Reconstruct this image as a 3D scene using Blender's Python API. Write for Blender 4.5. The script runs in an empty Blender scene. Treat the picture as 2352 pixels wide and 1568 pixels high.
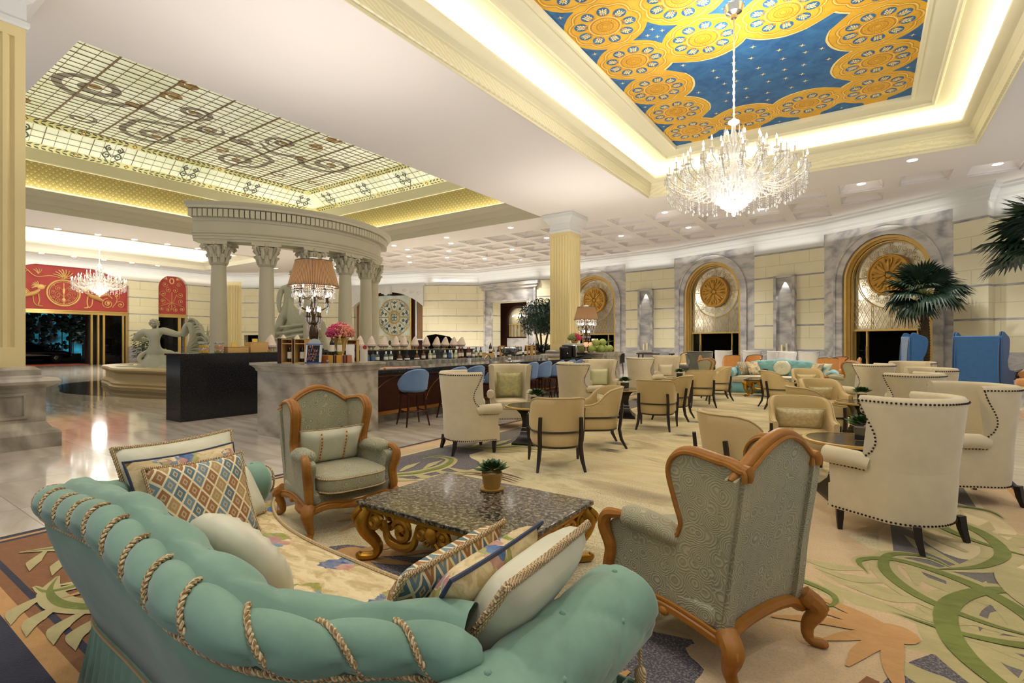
# Grand hotel lobby lounge - everything is built from mesh code at real-world scale (metres)
import bpy, math, random
from mathutils import Vector, Matrix
PI = math.pi
R = math.radians
sc = bpy.context.scene
COL = sc.collection
random.seed(7)
cos, sin = math.cos, math.sin


class MB:
    """collects shapes, then links them as ONE mesh object"""
    def __init__(s, M=None):
        s.v = []; s.f = []; s.m = []; s.M = M

    def add(s, vs, fs, mi=0):
        n = len(s.v)
        if s.M is not None:
            s.v += [tuple(s.M @ Vector(v)) for v in vs]
        else:
            s.v += [tuple(v) for v in vs]
        for f in fs:
            s.f.append(tuple(i + n for i in f)); s.m.append(mi)
        return s

    def box(s, c, d, mi=0, rz=0.0, taper=1.0):
        x, y, z = d[0] / 2, d[1] / 2, d[2] / 2
        vs = []
        for k, t in ((-z, 1.0), (z, taper)):
            for a, b in ((-x, -y), (x, -y), (x, y), (-x, y)):
                a *= t; b *= t
                vs.append((c[0] + a * cos(rz) - b * sin(rz), c[1] + a * sin(rz) + b * cos(rz), c[2] + k))
        return s.add(vs, [(3, 2, 1, 0), (4, 5, 6, 7), (0, 1, 5, 4), (1, 2, 6, 5), (2, 3, 7, 6), (3, 0, 4, 7)], mi)

    def bb(s, a, b, mi=0):
        return s.box([(a[i] + b[i]) / 2 for i in range(3)], [abs(b[i] - a[i]) for i in range(3)], mi)

    def loft(s, rings, closed=True, cap=True, mi=0, wrap=False):
        n = len(rings[0]); vs = [p for r in rings for p in r]; fs = []
        m = len(rings)
        for i in range(m if wrap else m - 1):
            i2 = (i + 1) % m
            for j in range(n if closed else n - 1):
                k = (j + 1) % n
                fs.append((i * n + j, i * n + k, i2 * n + k, i2 * n + j))
        if cap and closed and not wrap:
            fs.append(tuple(range(n - 1, -1, -1))); fs.append(tuple((m - 1) * n + j for j in range(n)))
        return s.add(vs, fs, mi)

    def lathe(s, prof, c=(0, 0, 0), n=16, mi=0, cap=True, sx=1.0, sy=1.0):
        rings = [[(c[0] + r * cos(2 * PI * j / n) * sx, c[1] + r * sin(2 * PI * j / n) * sy, c[2] + z) for j in range(n)] for r, z in prof]
        return s.loft(rings, True, cap, mi)

    def sq(s, prof, c=(0, 0, 0), mi=0, rz=0.0):
        rings = []
        for h, z in prof:
            rings.append([(c[0] + h * (a * cos(rz) - b * sin(rz)), c[1] + h * (a * sin(rz) + b * cos(rz)), c[2] + z) for a, b in ((-1, -1), (1, -1), (1, 1), (-1, 1))])
        return s.loft(rings, True, True, mi)

    def ell(s, c, r, nu=12, nv=8, mi=0):
        if not hasattr(r, '__len__'): r = (r, r, r)
        vs = [(c[0], c[1], c[2] - r[2])]
        for i in range(1, nv):
            a = -PI / 2 + PI * i / nv
            for j in range(nu):
                b = 2 * PI * j / nu
                vs.append((c[0] + r[0] * cos(a) * cos(b), c[1] + r[1] * cos(a) * sin(b), c[2] + r[2] * sin(a)))
        vs.append((c[0], c[1], c[2] + r[2])); fs = []
        for j in range(nu):
            k = (j + 1) % nu
            fs.append((0, 1 + k, 1 + j))
            for i in range(nv - 2):
                o = 1 + i * nu
                fs.append((o + j, o + k, o + nu + k, o + nu + j))
            o = 1 + (nv - 2) * nu
            fs.append((o + j, o + k, len(vs) - 1))
        return s.add(vs, fs, mi)

    def tube(s, path, r, n=8, mi=0, closed=False, flat=1.0, cap=True):
        P = [Vector(p) for p in path]; m = len(P)
        rr = r if hasattr(r, '__len__') else [r] * m
        T = []
        for i in range(m):
            a = P[(i - 1) % m] if (closed or i > 0) else P[i]
            b = P[(i + 1) % m] if (closed or i < m - 1) else P[i]
            t = (b - a)
            T.append(t.normalized() if t.length > 1e-9 else Vector((0, 0, 1)))
        u = T[0].cross(Vector((0, 0, 1)))
        if u.length < 1e-3: u = T[0].cross(Vector((1, 0, 0)))
        u.normalize(); rings = []
        for i in range(m):
            u = u - T[i] * u.dot(T[i])
            if u.length < 1e-6: u = T[i].cross(Vector((0.3, 0.9, 0.1)))
            u.normalize(); w = T[i].cross(u)
            rings.append([tuple(P[i] + rr[i] * (u * cos(2 * PI * j / n) + w * (flat * sin(2 * PI * j / n)))) for j in range(n)])
        return s.loft(rings, True, cap, mi, wrap=closed)

    def prism(s, poly, z0, z1, mi=0):
        n = len(poly)
        vs = [(p[0], p[1], z0) for p in poly] + [(p[0], p[1], z1) for p in poly]
        fs = [tuple(range(n - 1, -1, -1)), tuple(range(n, 2 * n))] + [(i, (i + 1) % n, n + (i + 1) % n, n + i) for i in range(n)]
        return s.add(vs, fs, mi)

    def ext(s, poly, vec, mi=0):
        n = len(poly); v = Vector(vec)
        vs = [tuple(p) for p in poly] + [tuple(Vector(p) + v) for p in poly]
        fs = [tuple(range(n - 1, -1, -1)), tuple(range(n, 2 * n))] + [(i, (i + 1) % n, n + (i + 1) % n, n + i) for i in range(n)]
        return s.add(vs, fs, mi)

    def ribbon(s, path, widths, nrm=(0, 0, 1), mi=0):
        P = [Vector(p) for p in path]; m = len(P); N = Vector(nrm); vs = []
        ww = widths if hasattr(widths, '__len__') else [widths] * m
        for i in range(m):
            t = P[min(i + 1, m - 1)] - P[max(i - 1, 0)]
            w = N.cross(t)
            if w.length > 1e-9: w.normalize()
            vs.append(tuple(P[i] + w * ww[i] / 2)); vs.append(tuple(P[i] - w * ww[i] / 2))
        return s.add(vs, [(2 * i + 1, 2 * i + 3, 2 * i + 2, 2 * i) for i in range(m - 1)], mi)

    def poly(s, pts, mi=0):
        return s.add(pts, [tuple(range(len(pts)))], mi)

    def rope(s, path, r, pitch=.03):
        """two cords twisted round each other"""
        Q = resample(path, pitch / 7); n = len(Q); A = []; B_ = []
        for i in range(n):
            p = Vector(Q[i]); t = (Vector(Q[min(n - 1, i + 1)]) - Vector(Q[max(0, i - 1)])).normalized(); u = t.cross(Vector((.31, .17, .93))).normalized(); w = t.cross(u); a = 2 * PI * i / 7
            o = (u * cos(a) + w * sin(a)) * r * .55; A.append(tuple(p + o)); B_.append(tuple(p - o))
        if n > 2: s.tube(A, r * .62, 5); s.tube(B_, r * .62, 5)

    def build(s, name, mats, parent=None, bevel=0.0, sub=0, ang=40, flat=False, solid=0.0, seg=2):
        me = bpy.data.meshes.new(name)
        me.from_pydata(s.v, [], s.f)
        for m in (mats if isinstance(mats, (list, tuple)) else [mats]): me.materials.append(m)
        me.polygons.foreach_set('material_index', s.m)
        me.update()
        if not flat:
            me.shade_smooth()
            me.set_sharp_from_angle(angle=R(ang))
        o = bpy.data.objects.new(name, me); COL.objects.link(o)
        if solid:
            md = o.modifiers.new('s', 'SOLIDIFY'); md.thickness = solid; md.offset = -1
        if bevel:
            md = o.modifiers.new('b', 'BEVEL'); md.width = bevel; md.segments = seg; md.limit_method = 'ANGLE'; md.angle_limit = R(35)
        if sub:
            md = o.modifiers.new('u', 'SUBSURF'); md.levels = sub; md.render_levels = sub
        if parent is not None: o.parent = parent
        return o


def thing(name, label, cat, loc=(0, 0, 0), rz=0.0, group=None):
    o = bpy.data.objects.new(name, None); COL.objects.link(o)
    o.empty_display_size = .1
    o.location = loc; o.rotation_euler = (0, 0, rz)
    o['label'] = label; o['category'] = cat
    if group: o['group'] = group
    return o


def tag(o, label, cat, group=None, kind=None):
    o['label'] = label; o['category'] = cat
    if group: o['group'] = group
    if kind: o['kind'] = kind
    return o


def struct(o, label=None):
    o['kind'] = 'structure'
    if label: o['label'] = label
    return o


def dup(root, loc, rz=None, label=None, group=None, scale=None):
    r = root.copy(); COL.objects.link(r); r.location = loc
    if rz is not None: r.rotation_euler = (root.rotation_euler[0], root.rotation_euler[1], rz)
    if label: r['label'] = label
    if group: r['group'] = group
    if scale: r.scale = scale
    for ch in list(root.children):
        c = ch.copy(); COL.objects.link(c); c.parent = r
        for g in list(ch.children):
            d = g.copy(); COL.objects.link(d); d.parent = c
    return r


def interp(pts, t):
    """smooth (cosine-free) linear lookup of a sorted table [(t, v)]"""
    if t <= pts[0][0]: return pts[0][1]
    for (a, va), (b, vb) in zip(pts, pts[1:]):
        if t <= b:
            k = (t - a) / (b - a)
            return va + (vb - va) * k
    return pts[-1][1]


def spline(P, n=8, closed=False):
    """Catmull-Rom through points"""
    P = [Vector(p) for p in P]; m = len(P); out = []
    for i in range(m if closed else m - 1):
        if closed:
            a, b, c, d = P[(i - 1) % m], P[i], P[(i + 1) % m], P[(i + 2) % m]
        else:
            b, c = P[i], P[i + 1]
            a = P[i - 1] if i > 0 else b * 2 - c
            d = P[i + 2] if i + 2 < m else c * 2 - b
        for k in range(n):
            t = k / n
            out.append(.5 * ((2 * b) + (c - a) * t + (2 * a - 5 * b + 4 * c - d) * t * t + (3 * b - a - 3 * c + d) * t ** 3))
    if not closed: out.append(P[-1])
    return [tuple(p) for p in out]


def spiral(cx, cy, r0, turns, a0, n=28, sgn=1, r1=0.12):
    """plan points of a scroll from the outside in"""
    pts = []
    for i in range(n + 1):
        t = i / n
        r = r0 * (1 - (1 - r1) * t ** .8)
        a = a0 + sgn * turns * 2 * PI * t
        pts.append((cx + r * cos(a), cy + r * sin(a)))
    return pts


def arc(cx, cy, r, a0, a1, n=16):
    return [(cx + r * cos(a0 + (a1 - a0) * i / n), cy + r * sin(a0 + (a1 - a0) * i / n)) for i in range(n + 1)]


def lin(h):
    out = []
    for i in (0, 2, 4):
        c = int(h[i:i + 2], 16) / 255
        out.append(c / 12.92 if c <= .04045 else ((c + .055) / 1.055) ** 2.4)
    return tuple(out) + (1.0,)


# ------------------------------------------------------------------ materials
class NT:
    def __init__(s, name, base='808080', rough=.6, metal=0.0, spec=.5, sheen=0.0, coat=0.0):
        s.mat = bpy.data.materials.new(name); s.mat.use_nodes = True
        s.nt = s.mat.node_tree; s.b = s.nt.nodes['Principled BSDF']; s.out = s.nt.nodes['Material Output']
        b = s.b.inputs
        b['Base Color'].default_value = lin(base) if isinstance(base, str) else base
        b['Roughness'].default_value = rough; b['Metallic'].default_value = metal
        b['Specular IOR Level'].default_value = spec
        b['Sheen Weight'].default_value = sheen; b['Coat Weight'].default_value = coat
        if sheen: b['Sheen Roughness'].default_value = .4

    def new(s, t, **kw):
        n = s.nt.nodes.new(t)
        for k, v in kw.items(): setattr(n, k, v)
        return n

    def put(s, sock, v):
        if isinstance(v, bpy.types.NodeSocket): s.nt.links.new(v, sock)
        elif v is not None:
            if isinstance(v, str): v = lin(v)
            sock.default_value = v
        return s

    def co(s, kind='Object'):
        return s.new('ShaderNodeTexCoord').outputs[kind]

    def map(s, v, scale=(1, 1, 1), rot=(0, 0, 0), loc=(0, 0, 0)):
        n = s.new('ShaderNodeMapping'); s.put(n.inputs['Vector'], v)
        n.inputs['Scale'].default_value = scale; n.inputs['Rotation'].default_value = rot; n.inputs['Location'].default_value = loc
        return n.outputs[0]

    def noise(s, v, scale=5, detail=3, rough=.5, dist=0.0, col=False):
        n = s.new('ShaderNodeTexNoise'); s.put(n.inputs['Vector'], v)
        n.inputs['Scale'].default_value = scale; n.inputs['Detail'].default_value = detail
        n.inputs['Roughness'].default_value = rough; n.inputs['Distortion'].default_value = dist
        return n.outputs['Color' if col else 'Fac']

    def wave(s, v, scale=2, dist=4, detail=3, dscale=1.5, kind='BANDS', dirn='X'):
        n = s.new('ShaderNodeTexWave', wave_type=kind)
        if kind == 'BANDS': n.bands_direction = dirn
        else: n.rings_direction = dirn
        s.put(n.inputs['Vector'], v)
        n.inputs['Scale'].default_value = scale; n.inputs['Distortion'].default_value = dist
        n.inputs['Detail'].default_value = detail; n.inputs['Detail Scale'].default_value = dscale
        return n.outputs['Fac']

    def vor(s, v, scale=5, feature='F1', out='Distance', rnd=1.0):
        n = s.new('ShaderNodeTexVoronoi', feature=feature); s.put(n.inputs['Vector'], v)
        n.inputs['Scale'].default_value = scale; n.inputs['Randomness'].default_value = rnd
        return n.outputs[out]

    def ramp(s, f, stops, const=False):
        n = s.new('ShaderNodeValToRGB'); s.put(n.inputs['Fac'], f)
        e = n.color_ramp.elements
        if const: n.color_ramp.interpolation = 'CONSTANT'
        while len(e) < len(stops): e.new(.5)
        for i, (p, c) in enumerate(stops):
            e[i].position = p; e[i].color = lin(c) if isinstance(c, str) else (c, c, c, 1)
        return n.outputs[0]

    def mix(s, f, a, b, mode='MIX'):
        n = s.new('ShaderNodeMix', data_type='RGBA', blend_type=mode)
        s.put(n.inputs[0], f); s.put(n.inputs[6], a); s.put(n.inputs[7], b)
        return n.outputs[2]

    def m(s, op, a, b=None, c=None):
        n = s.new('ShaderNodeMath', operation=op)
        for i, x in enumerate((a, b, c)):
            if x is not None: s.put(n.inputs[i], x)
        return n.outputs[0]

    def sep(s, v):
        n = s.new('ShaderNodeSeparateXYZ'); s.put(n.inputs[0], v); return n.outputs

    def comb(s, x, y, z):
        n = s.new('ShaderNodeCombineXYZ')
        for i, q in enumerate((x, y, z)): s.put(n.inputs[i], q)
        return n.outputs[0]

    def bump(s, h, st=.3, d=.01):
        n = s.new('ShaderNodeBump'); s.put(n.inputs['Height'], h)
        n.inputs['Strength'].default_value = st; n.inputs['Distance'].default_value = d
        s.put(s.b.inputs['Normal'], n.outputs[0]); return s

    def color(s, c): s.put(s.b.inputs['Base Color'], c); return s
    def set(s, k, v): s.put(s.b.inputs[k], v); return s
    def emit(s, c, st):
        s.put(s.b.inputs['Emission Color'], c); s.b.inputs['Emission Strength'].default_value = st; return s


def plain(name, base, rough=.6, metal=0.0, var=.0, scale=6, bump=0.0, bs=40, **kw):
    t = NT(name, base, rough, metal, **kw)
    if var:
        v = t.co(); n = t.noise(v, scale, 4)
        c = lin(base)
        lo = tuple(x * (1 - var) for x in c[:3]) + (1,); hi = tuple(min(1, x * (1 + var)) for x in c[:3]) + (1,)
        t.color(t.mix(n, lo, hi))
    if bump: t.bump(t.noise(t.co(), bs, 3), bump, .005)
    return t.mat


MT = {}
MT['plaster'] = plain('white_plaster', 'efe9e6', .85, var=.03, scale=.35)
MT['cream'] = plain('cream_plaster', 'e6dfc0', .75, var=.03, scale=2)
MT['cornice'] = plain('cornice_white', 'e9e4d4', .7)
MT['stonewhite'] = plain('carved_white', 'dcdcd8', .65)
MT['temple'] = plain('temple_stone', 'd2cbb2', .45, var=.05, scale=2)
MT['statue'] = plain('statue_marble', 'cfcdb8', .3, var=.05, scale=2)
MT['pillar'] = plain('pillar_yellow', 'dfcd96', .55, var=.03, scale=1)
MT['gold'] = plain('polished_gold', 'cfae68', .3, .5, var=.12, scale=8)
MT['oldgold'] = plain('antique_gold', 'b0822f', .38, .85, var=.45, scale=14, bump=.4, bs=30)
MT['medgold'] = plain('medallion_gold', 'c4953f', .4, .35, var=.15, scale=6)
MT['bulbglow'] = NT('bulb_glow', 'ffffff').emit('fff4dc', 30).mat
MT['black'] = plain('black_lacquer', '14100f', .3)
MT['darkwood'] = plain('dark_wood', '2b150f', .35, var=.3, scale=8)
MT['ebony'] = plain('ebony_leg', '1e1512', .4)
MT['silver'] = plain('silver_metal', 'c9c6c0', .2, 1.0)
MT['nail'] = plain('bronze_nail', '3b2a1c', .35, .8)
MT['void'] = plain('dark_void', '060505', 1.0, spec=0.0)
MT['leaf'] = plain('leaf_green', '3c5a2c', .5, var=.5, scale=9)
MT['leafdark'] = plain('leaf_dark', '1d3322', .45, var=.4, scale=5)
MT['gravel'] = plain('dark_soil', '1b1714', .9)
MT['white'] = plain('white_paint', 'f0eeea', .5)


def marble(name, c0, c1, c2, scale=1.2, rough=.18, rot=0.5, tile=None):
    t = NT(name, c0, rough)
    v = t.co()
    if tile:
        s = t.sep(v)
        a = t.m('FLOOR', t.m('DIVIDE', s[0], tile)); b = t.m('FLOOR', t.m('DIVIDE', s[1], tile))
        w = t.new('ShaderNodeTexWhiteNoise', noise_dimensions='3D'); t.put(w.inputs['Vector'], t.comb(a, b, 0.0))
        off = t.new('ShaderNodeVectorMath', operation='MULTIPLY'); t.put(off.inputs[0], w.outputs['Color']); off.inputs[1].default_value = (40, 40, 40)
        ad = t.new('ShaderNodeVectorMath', operation='ADD'); t.put(ad.inputs[0], v); t.put(ad.inputs[1], off.outputs[0]); v = ad.outputs[0]
    q = t.map(v, (.5, 1.6, 1.6), (0, rot * .6, rot))
    n1 = t.noise(q, scale, 7, .62, 1.2)
    n2 = t.wave(q, scale * .9, 9, 4, 1.2, dirn='Y')
    f = t.m('ADD', t.m('MULTIPLY', n1, .84), t.m('MULTIPLY', n2, .18))
    c = t.ramp(f, [(.25, c2), (.45, c1), (.62, c0), (.8, c0)])
    if tile:
        c = t.mix(t.m('MULTIPLY', t.ramp(w.outputs['Value'], [(.0, 0.), (.6, .2), (1., 1.)]), .45), c, 'b9a58f')
        fx = t.m('ABSOLUTE', t.m('SUBTRACT', t.m('FRACT', t.m('DIVIDE', s[0], tile)), .5)); fy = t.m('ABSOLUTE', t.m('SUBTRACT', t.m('FRACT', t.m('DIVIDE', s[1], tile)), .5))
        g = t.m('GREATER_THAN', t.m('MAXIMUM', fx, fy), .4975)
        c = t.mix(t.m('MULTIPLY', g, .5), c, '4a443c')
    t.color(c); return t.mat


MT['floor'] = marble('floor_marble', 'd0c7ba', 'bfb6a8', 'a39b8f', .8, .07, .35, 1.25)
MT['grey'] = marble('grey_marble', 'c8c4be', 'aeabaa', '85858a', .9, .25, .6)
MT['pmarble'] = marble('plinth_marble', 'b3ab9a', '938b7c', '6a645a', .7, .2, .9)
MT['cmarble'] = marble('counter_marble', 'b9b0a2', 'a0988a', '706a60', 1.1, .15, .9)
MT['ledge'] = marble('ledge_marble', '9a968e', '807d77', '5f5d5a', 1.0, .15, .2)
MT['sand'] = plain('sandstone', 'd8bc85', .45, var=.18, scale=40)


def stonewall():
    t = NT('block_wall', 'e3d9b0', .6); v = t.co(); s = t.sep(v)
    z = t.m('DIVIDE', t.m('SUBTRACT', s[2], 1.07), 1.135)
    fz = t.m('FRACT', z)
    band = t.m('LESS_THAN', t.m('ABSOLUTE', t.m('SUBTRACT', fz, .02)), .045)
    mid = t.m('LESS_THAN', t.m('ABSOLUTE', t.m('SUBTRACT', fz, .52)), .008)
    u = t.m('ADD', t.m('MULTIPLY', s[0], .9), t.m('MULTIPLY', s[1], -.42))
    row = t.m('FLOOR', t.m('MULTIPLY', z, 2.0))
    fu = t.m('FRACT', t.m('ADD', t.m('DIVIDE', u, 1.3), t.m('MULTIPLY', row, .5)))
    vert = t.m('LESS_THAN', t.m('ABSOLUTE', t.m('SUBTRACT', fu, .5)), .006)
    jo = t.m('MAXIMUM', mid, vert)
    base = t.mix(t.noise(v, 2.0, 3), 'ddd3ae', 'e8e1c4')
    c = t.mix(t.m('MULTIPLY', jo, .45), base, '9a8f68')
    gm = t.ramp(t.noise(t.map(v, (1, 1, 6)), 2.5, 5), [(.35, '85848a'), (.6, 'b4b1ad')])
    c = t.mix(band, c, gm)
    d = t.m('LESS_THAN', s[2], 1.07)
    dm = t.ramp(t.noise(t.map(v, (.7, .7, 2.5)), 1.6, 6, .6, 1.5), [(.3, '8f8d92'), (.55, 'b4b1ae'), (.75, 'c4c0ba')])
    c = t.mix(t.m('GREATER_THAN', s[2], 5.72), c, 'e6e3da')
    t.color(t.mix(d, c, dm)); t.bump(t.m('SUBTRACT', 1.0, t.m('MAXIMUM', jo, band)), .5, .02)
    return t.mat


MT['block'] = stonewall()


def velvet(name, c, dark=.75, scale=7, rough=.75, sheen=.35):
    t = NT(name, c, rough, sheen=sheen); b = lin(c)
    n = t.noise(t.co(), scale, 5, .6)
    lo = tuple(x * dark for x in b[:3]) + (1,)
    t.color(t.mix(t.ramp(n, [(.3, 0.), (.7, 1.)]), lo, b))
    t.bump(t.noise(t.co(), 260, 2), .12, .002); return t.mat


MT['creamvel'] = velvet('cream_velvet', 'dccdaa', .9)
MT['bluevel'] = velvet('blue_velvet', '7290bb', .85)
MT['deepblue'] = velvet('deep_blue_velvet', '2e5f92', .85)
MT['teal'] = velvet('teal_velvet', '80a48e', .76, 5)
MT['teal_cool_lit'] = velvet('teal_velvet_cool_lit', '86bcc0', .9, 5)  # same velvet as teal, with the far end's cooler light in its colour
MT['orangevel'] = velvet('orange_velvet', 'c98945', .85)
MT['greyvel'] = velvet('grey_velvet', '6c6c60', .85)
MT['whitevel'] = velvet('white_linen', 'dedad2', .95)


def tanweave():
    t = NT('tan_woven', 'd9bf8c', .8, sheen=.2); v = t.co()
    ch = t.new('ShaderNodeTexBrick'); t.put(ch.inputs['Vector'], t.map(v, (1, 1, 1), (R(90), 0, 0)))
    ch.inputs['Scale'].default_value = 60; ch.inputs['Mortar Size'].default_value = .025
    ch.inputs['Color1'].default_value = lin('d3bb87'); ch.inputs['Color2'].default_value = lin('ceb47f'); ch.inputs['Mortar'].default_value = lin('c0a56f')
    t.color(ch.outputs['Color']); return t.mat


MT['tan'] = tanweave()


def rosefabric():
    """sage velvet with pressed concentric roses"""
    t = NT('rose_velvet', '9a9779', .7, sheen=.25); v = t.co()
    d = t.vor(t.map(v, (1, 1, 1)), 11.5)
    jit = t.noise(v, 30, 2)
    w = t.m('SINE', t.m('ADD', t.m('MULTIPLY', d, 58.0), t.m('MULTIPLY', jit, 7.0)))
    f = t.ramp(w, [(.3, 0.), (.75, 1.)])
    c = t.mix(f, '8f8e72', 'b3ad8e')
    c = t.mix(t.m('MULTIPLY', t.ramp(t.noise(v, 2.2, 3), [(.4, 0.), (.7, 1.)]), .5), c, 'c0b183')
    t.color(c); t.bump(w, .28, .003); return t.mat


MT['rose'] = rosefabric()


def diamondfabric():
    t = NT('diamond_fabric', 'c9b183', .7); s = t.sep(t.co('Object'))
    a = t.m('MULTIPLY', t.m('ADD', s[0], t.m('MULTIPLY', s[1], .62)), 16.0); b = t.m('MULTIPLY', t.m('SUBTRACT', s[0], t.m('MULTIPLY', s[1], .62)), 16.0)
    fa = t.m('ABSOLUTE', t.m('SUBTRACT', t.m('FRACT', a), .5)); fb = t.m('ABSOLUTE', t.m('SUBTRACT', t.m('FRACT', b), .5))
    q = t.m('MAXIMUM', fa, fb)
    w = t.new('ShaderNodeTexWhiteNoise', noise_dimensions='2D'); t.put(w.inputs['Vector'], t.comb(t.m('FLOOR', a), t.m('FLOOR', b), 0.0))
    cell = t.ramp(w.outputs['Value'], [(0, '6f8790'), (.36, '9a6a3e'), (.6, '566f78'), (.78, 'b08d58')], True)
    c = t.mix(t.m('LESS_THAN', q, .2), cell, 'b9a57d')
    c = t.mix(t.m('LESS_THAN', q, .1), c, cell)
    c = t.mix(t.m('GREATER_THAN', q, .42), c, 'e3d3a8')
    t.color(c); return t.mat


MT['diamond'] = diamondfabric()


def floral(k=1.0):
    """beige damask with scattered blue, rose and olive blooms"""
    t = NT('floral_fabric_%d' % (k * 10), 'dcc79a', .75); v = t.co()
    wn = t.new('ShaderNodeVectorMath', operation='MULTIPLY_ADD'); t.put(wn.inputs[0], t.noise(v, 9, 3, .6, col=True)); wn.inputs[1].default_value = (.1, .1, .1); t.put(wn.inputs[2], v); v = wn.outputs[0]
    br = t.noise(t.map(v, (16, 30, 16)), 1.0, 3, .6)
    base = t.ramp(t.noise(t.map(v, (5, 14, 5)), 1.2, 4, .6, 1.0), [(.4, 'bda575'), (.5, 'd3bd8f'), (.62, 'dfcda2')])
    vv = t.map(v, (2.9 * k, 2.9 * k, 2.9 * k))
    n = t.new('ShaderNodeTexVoronoi', feature='F1'); t.put(n.inputs['Vector'], vv); n.inputs['Scale'].default_value = 1.0; n.inputs['Randomness'].default_value = .75
    d = t.m('ADD', n.outputs['Distance'], t.m('MULTIPLY', t.m('SUBTRACT', br, .5), .16))
    lv = t.vor(t.map(v, (13 * k, 13 * k, 13 * k)), 1.0, out='Color')
    lc = t.ramp(t.sep(lv)[0], [(0, '8b8b2f'), (.3, '2c4f86'), (.5, 'b67a70'), (.68, '7c8a34'), (.82, '5f7f9c')], True)
    ring = t.m('LESS_THAN', d, .36); keep = t.m('GREATER_THAN', t.sep(lv)[1], .3)
    c = t.mix(t.m('MULTIPLY', ring, keep), base, t.mix(t.ramp(br, [(.35, 0.), (.65, .35)]), lc, 'd6c9a4'))
    bl = t.mix(t.m('GREATER_THAN', t.sep(n.outputs['Color'])[0], .5), '2b5288', 'b8796f')
    bl = t.mix(t.ramp(br, [(.35, 0.), (.75, .7)]), bl, '86a0b4')
    c = t.mix(t.m('LESS_THAN', d, .19), c, bl)
    t.color(c); return t.mat


MT['floral'] = floral(); MT['floral2'] = floral(1.9)


def silk(name, c0, c1, sc_=14):
    t = NT(name, c0, .45, sheen=.2); v = t.co()
    t.color(t.ramp(t.noise(v, sc_, 3, .5, .6), [(.4, c0), (.6, c1)])); return t.mat


MT['silk'] = silk('pale_silk', 'cbc8ac', 'd8d4ba', 5)
MT['silkgreen'] = silk('damask_green', 'd3c88a', 'b7b78a', 14)
MT['silkcream'] = silk('damask_cream', 'e6d7a8', 'd3c28b', 30)


def ropemat():
    t = NT('twisted_cord', 'c4a370', .7); v = t.co()
    w = t.wave(t.map(v, (1, 1, 1), (0, 0, R(40))), 55, 0, 0, dirn='DIAGONAL')
    t.color(t.mix(w, '8d6a3c', 'dcc69a')); return t.mat


MT['rope'] = ropemat()


def wood(name, c0, c1, rough=.35):
    t = NT(name, c0, rough, spec=.3); v = t.co()
    t.color(t.mix(t.noise(t.map(v, (3, 3, 14)), 2, 5, .6, .8), c1, c0)); return t.mat


MT['walnut'] = wood('honey_wood', 'b5792f', '82521d', .42)
MT['pale'] = wood('pale_box_wood', 'd9b374', 'c59a58', .5)
MT['mahog'] = wood('mahogany', '4a2417', '2a120b', .25)


def granite(name, stops, scale=60, rough=.12):
    t = NT(name, '202020', rough); v = t.co()
    n = t.noise(v, scale, 5, .75)
    t.color(t.ramp(n, stops)); return t.mat


MT['blackgran'] = granite('black_granite', [(.45, '151518'), (.62, '2b2b2e'), (.7, '77777c')], 70, .15)
MT['brown'] = granite('brown_granite', [(.36, '15120f'), (.47, '3a342b'), (.56, '7a715f'), (.72, 'b5ab92')], 34, .1)


def crystal():
    t = NT('crystal', 'ffffff', .05, spec=.9)
    nt = t.nt; tr = t.new('ShaderNodeBsdfTransparent'); gl = t.new('ShaderNodeBsdfGlossy'); gl.inputs['Roughness'].default_value = .08
    df = t.new('ShaderNodeBsdfTranslucent'); df.inputs['Color'].default_value = (.95, .95, 1, 1)
    d2 = t.new('ShaderNodeBsdfDiffuse'); d2.inputs['Color'].default_value = (.95, .94, .92, 1)
    a = t.new('ShaderNodeMixShader'); a.inputs[0].default_value = .5; nt.links.new(df.outputs[0], a.inputs[1]); nt.links.new(d2.outputs[0], a.inputs[2])
    b = t.new('ShaderNodeMixShader'); b.inputs[0].default_value = .4; nt.links.new(a.outputs[0], b.inputs[1]); nt.links.new(gl.outputs[0], b.inputs[2])
    c = t.new('ShaderNodeMixShader'); c.inputs[0].default_value = .62; nt.links.new(tr.outputs[0], c.inputs[1]); nt.links.new(b.outputs[0], c.inputs[2])
    nt.links.new(c.outputs[0], t.out.inputs[0]); return t.mat


def glassy(name, col, fac=.35, rough=.03, tint=None):
    """thin clear or tinted glass"""
    t = NT(name); nt = t.nt
    tr = t.new('ShaderNodeBsdfTransparent'); tr.inputs[0].default_value = lin(tint or 'ffffff')
    gl = t.new('ShaderNodeBsdfGlossy'); gl.inputs['Color'].default_value = lin('ffffff'); gl.inputs['Roughness'].default_value = rough
    if tint: gl = t.new('ShaderNodeBsdfPrincipled'); gl.inputs['Base Color'].default_value = lin(col); gl.inputs['Roughness'].default_value = rough
    c = t.new('ShaderNodeMixShader'); c.inputs[0].default_value = fac
    nt.links.new(tr.outputs[0], c.inputs[1]); nt.links.new(gl.outputs[0], c.inputs[2]); nt.links.new(c.outputs[0], t.out.inputs[0])
    return t.mat


MT['crystal'] = crystal()
MT['glass'] = glassy('clear_glass', 'e8eeea', .035)
MT['darkglass'] = glassy('dark_glass', '0a0a0a', .6, .02, '554f48')


def mirrorpane():
    t = NT('aged_mirror', 'cfc8b6', .12, .55); v = t.co()
    t.color(t.mix(t.noise(v, 3, 3), 'bdb49a', 'e4dfcf')); t.bump(t.noise(v, 5, 2), .15, .01); return t.mat


MT['mirror'] = mirrorpane()
# ------------------------------------------------------------------ camera (level 18 mm lens, eye height 1.5 m)
cam = bpy.data.cameras.new('camera'); cam.lens = 18; cam.sensor_width = 36; cam.clip_end = 200; cam.clip_start = .05
camo = bpy.data.objects.new('camera', cam); COL.objects.link(camo)
camo.location = (0, 0, 1.5); camo.rotation_euler = (R(90), 0, R(34.79)); sc.camera = camo

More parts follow.
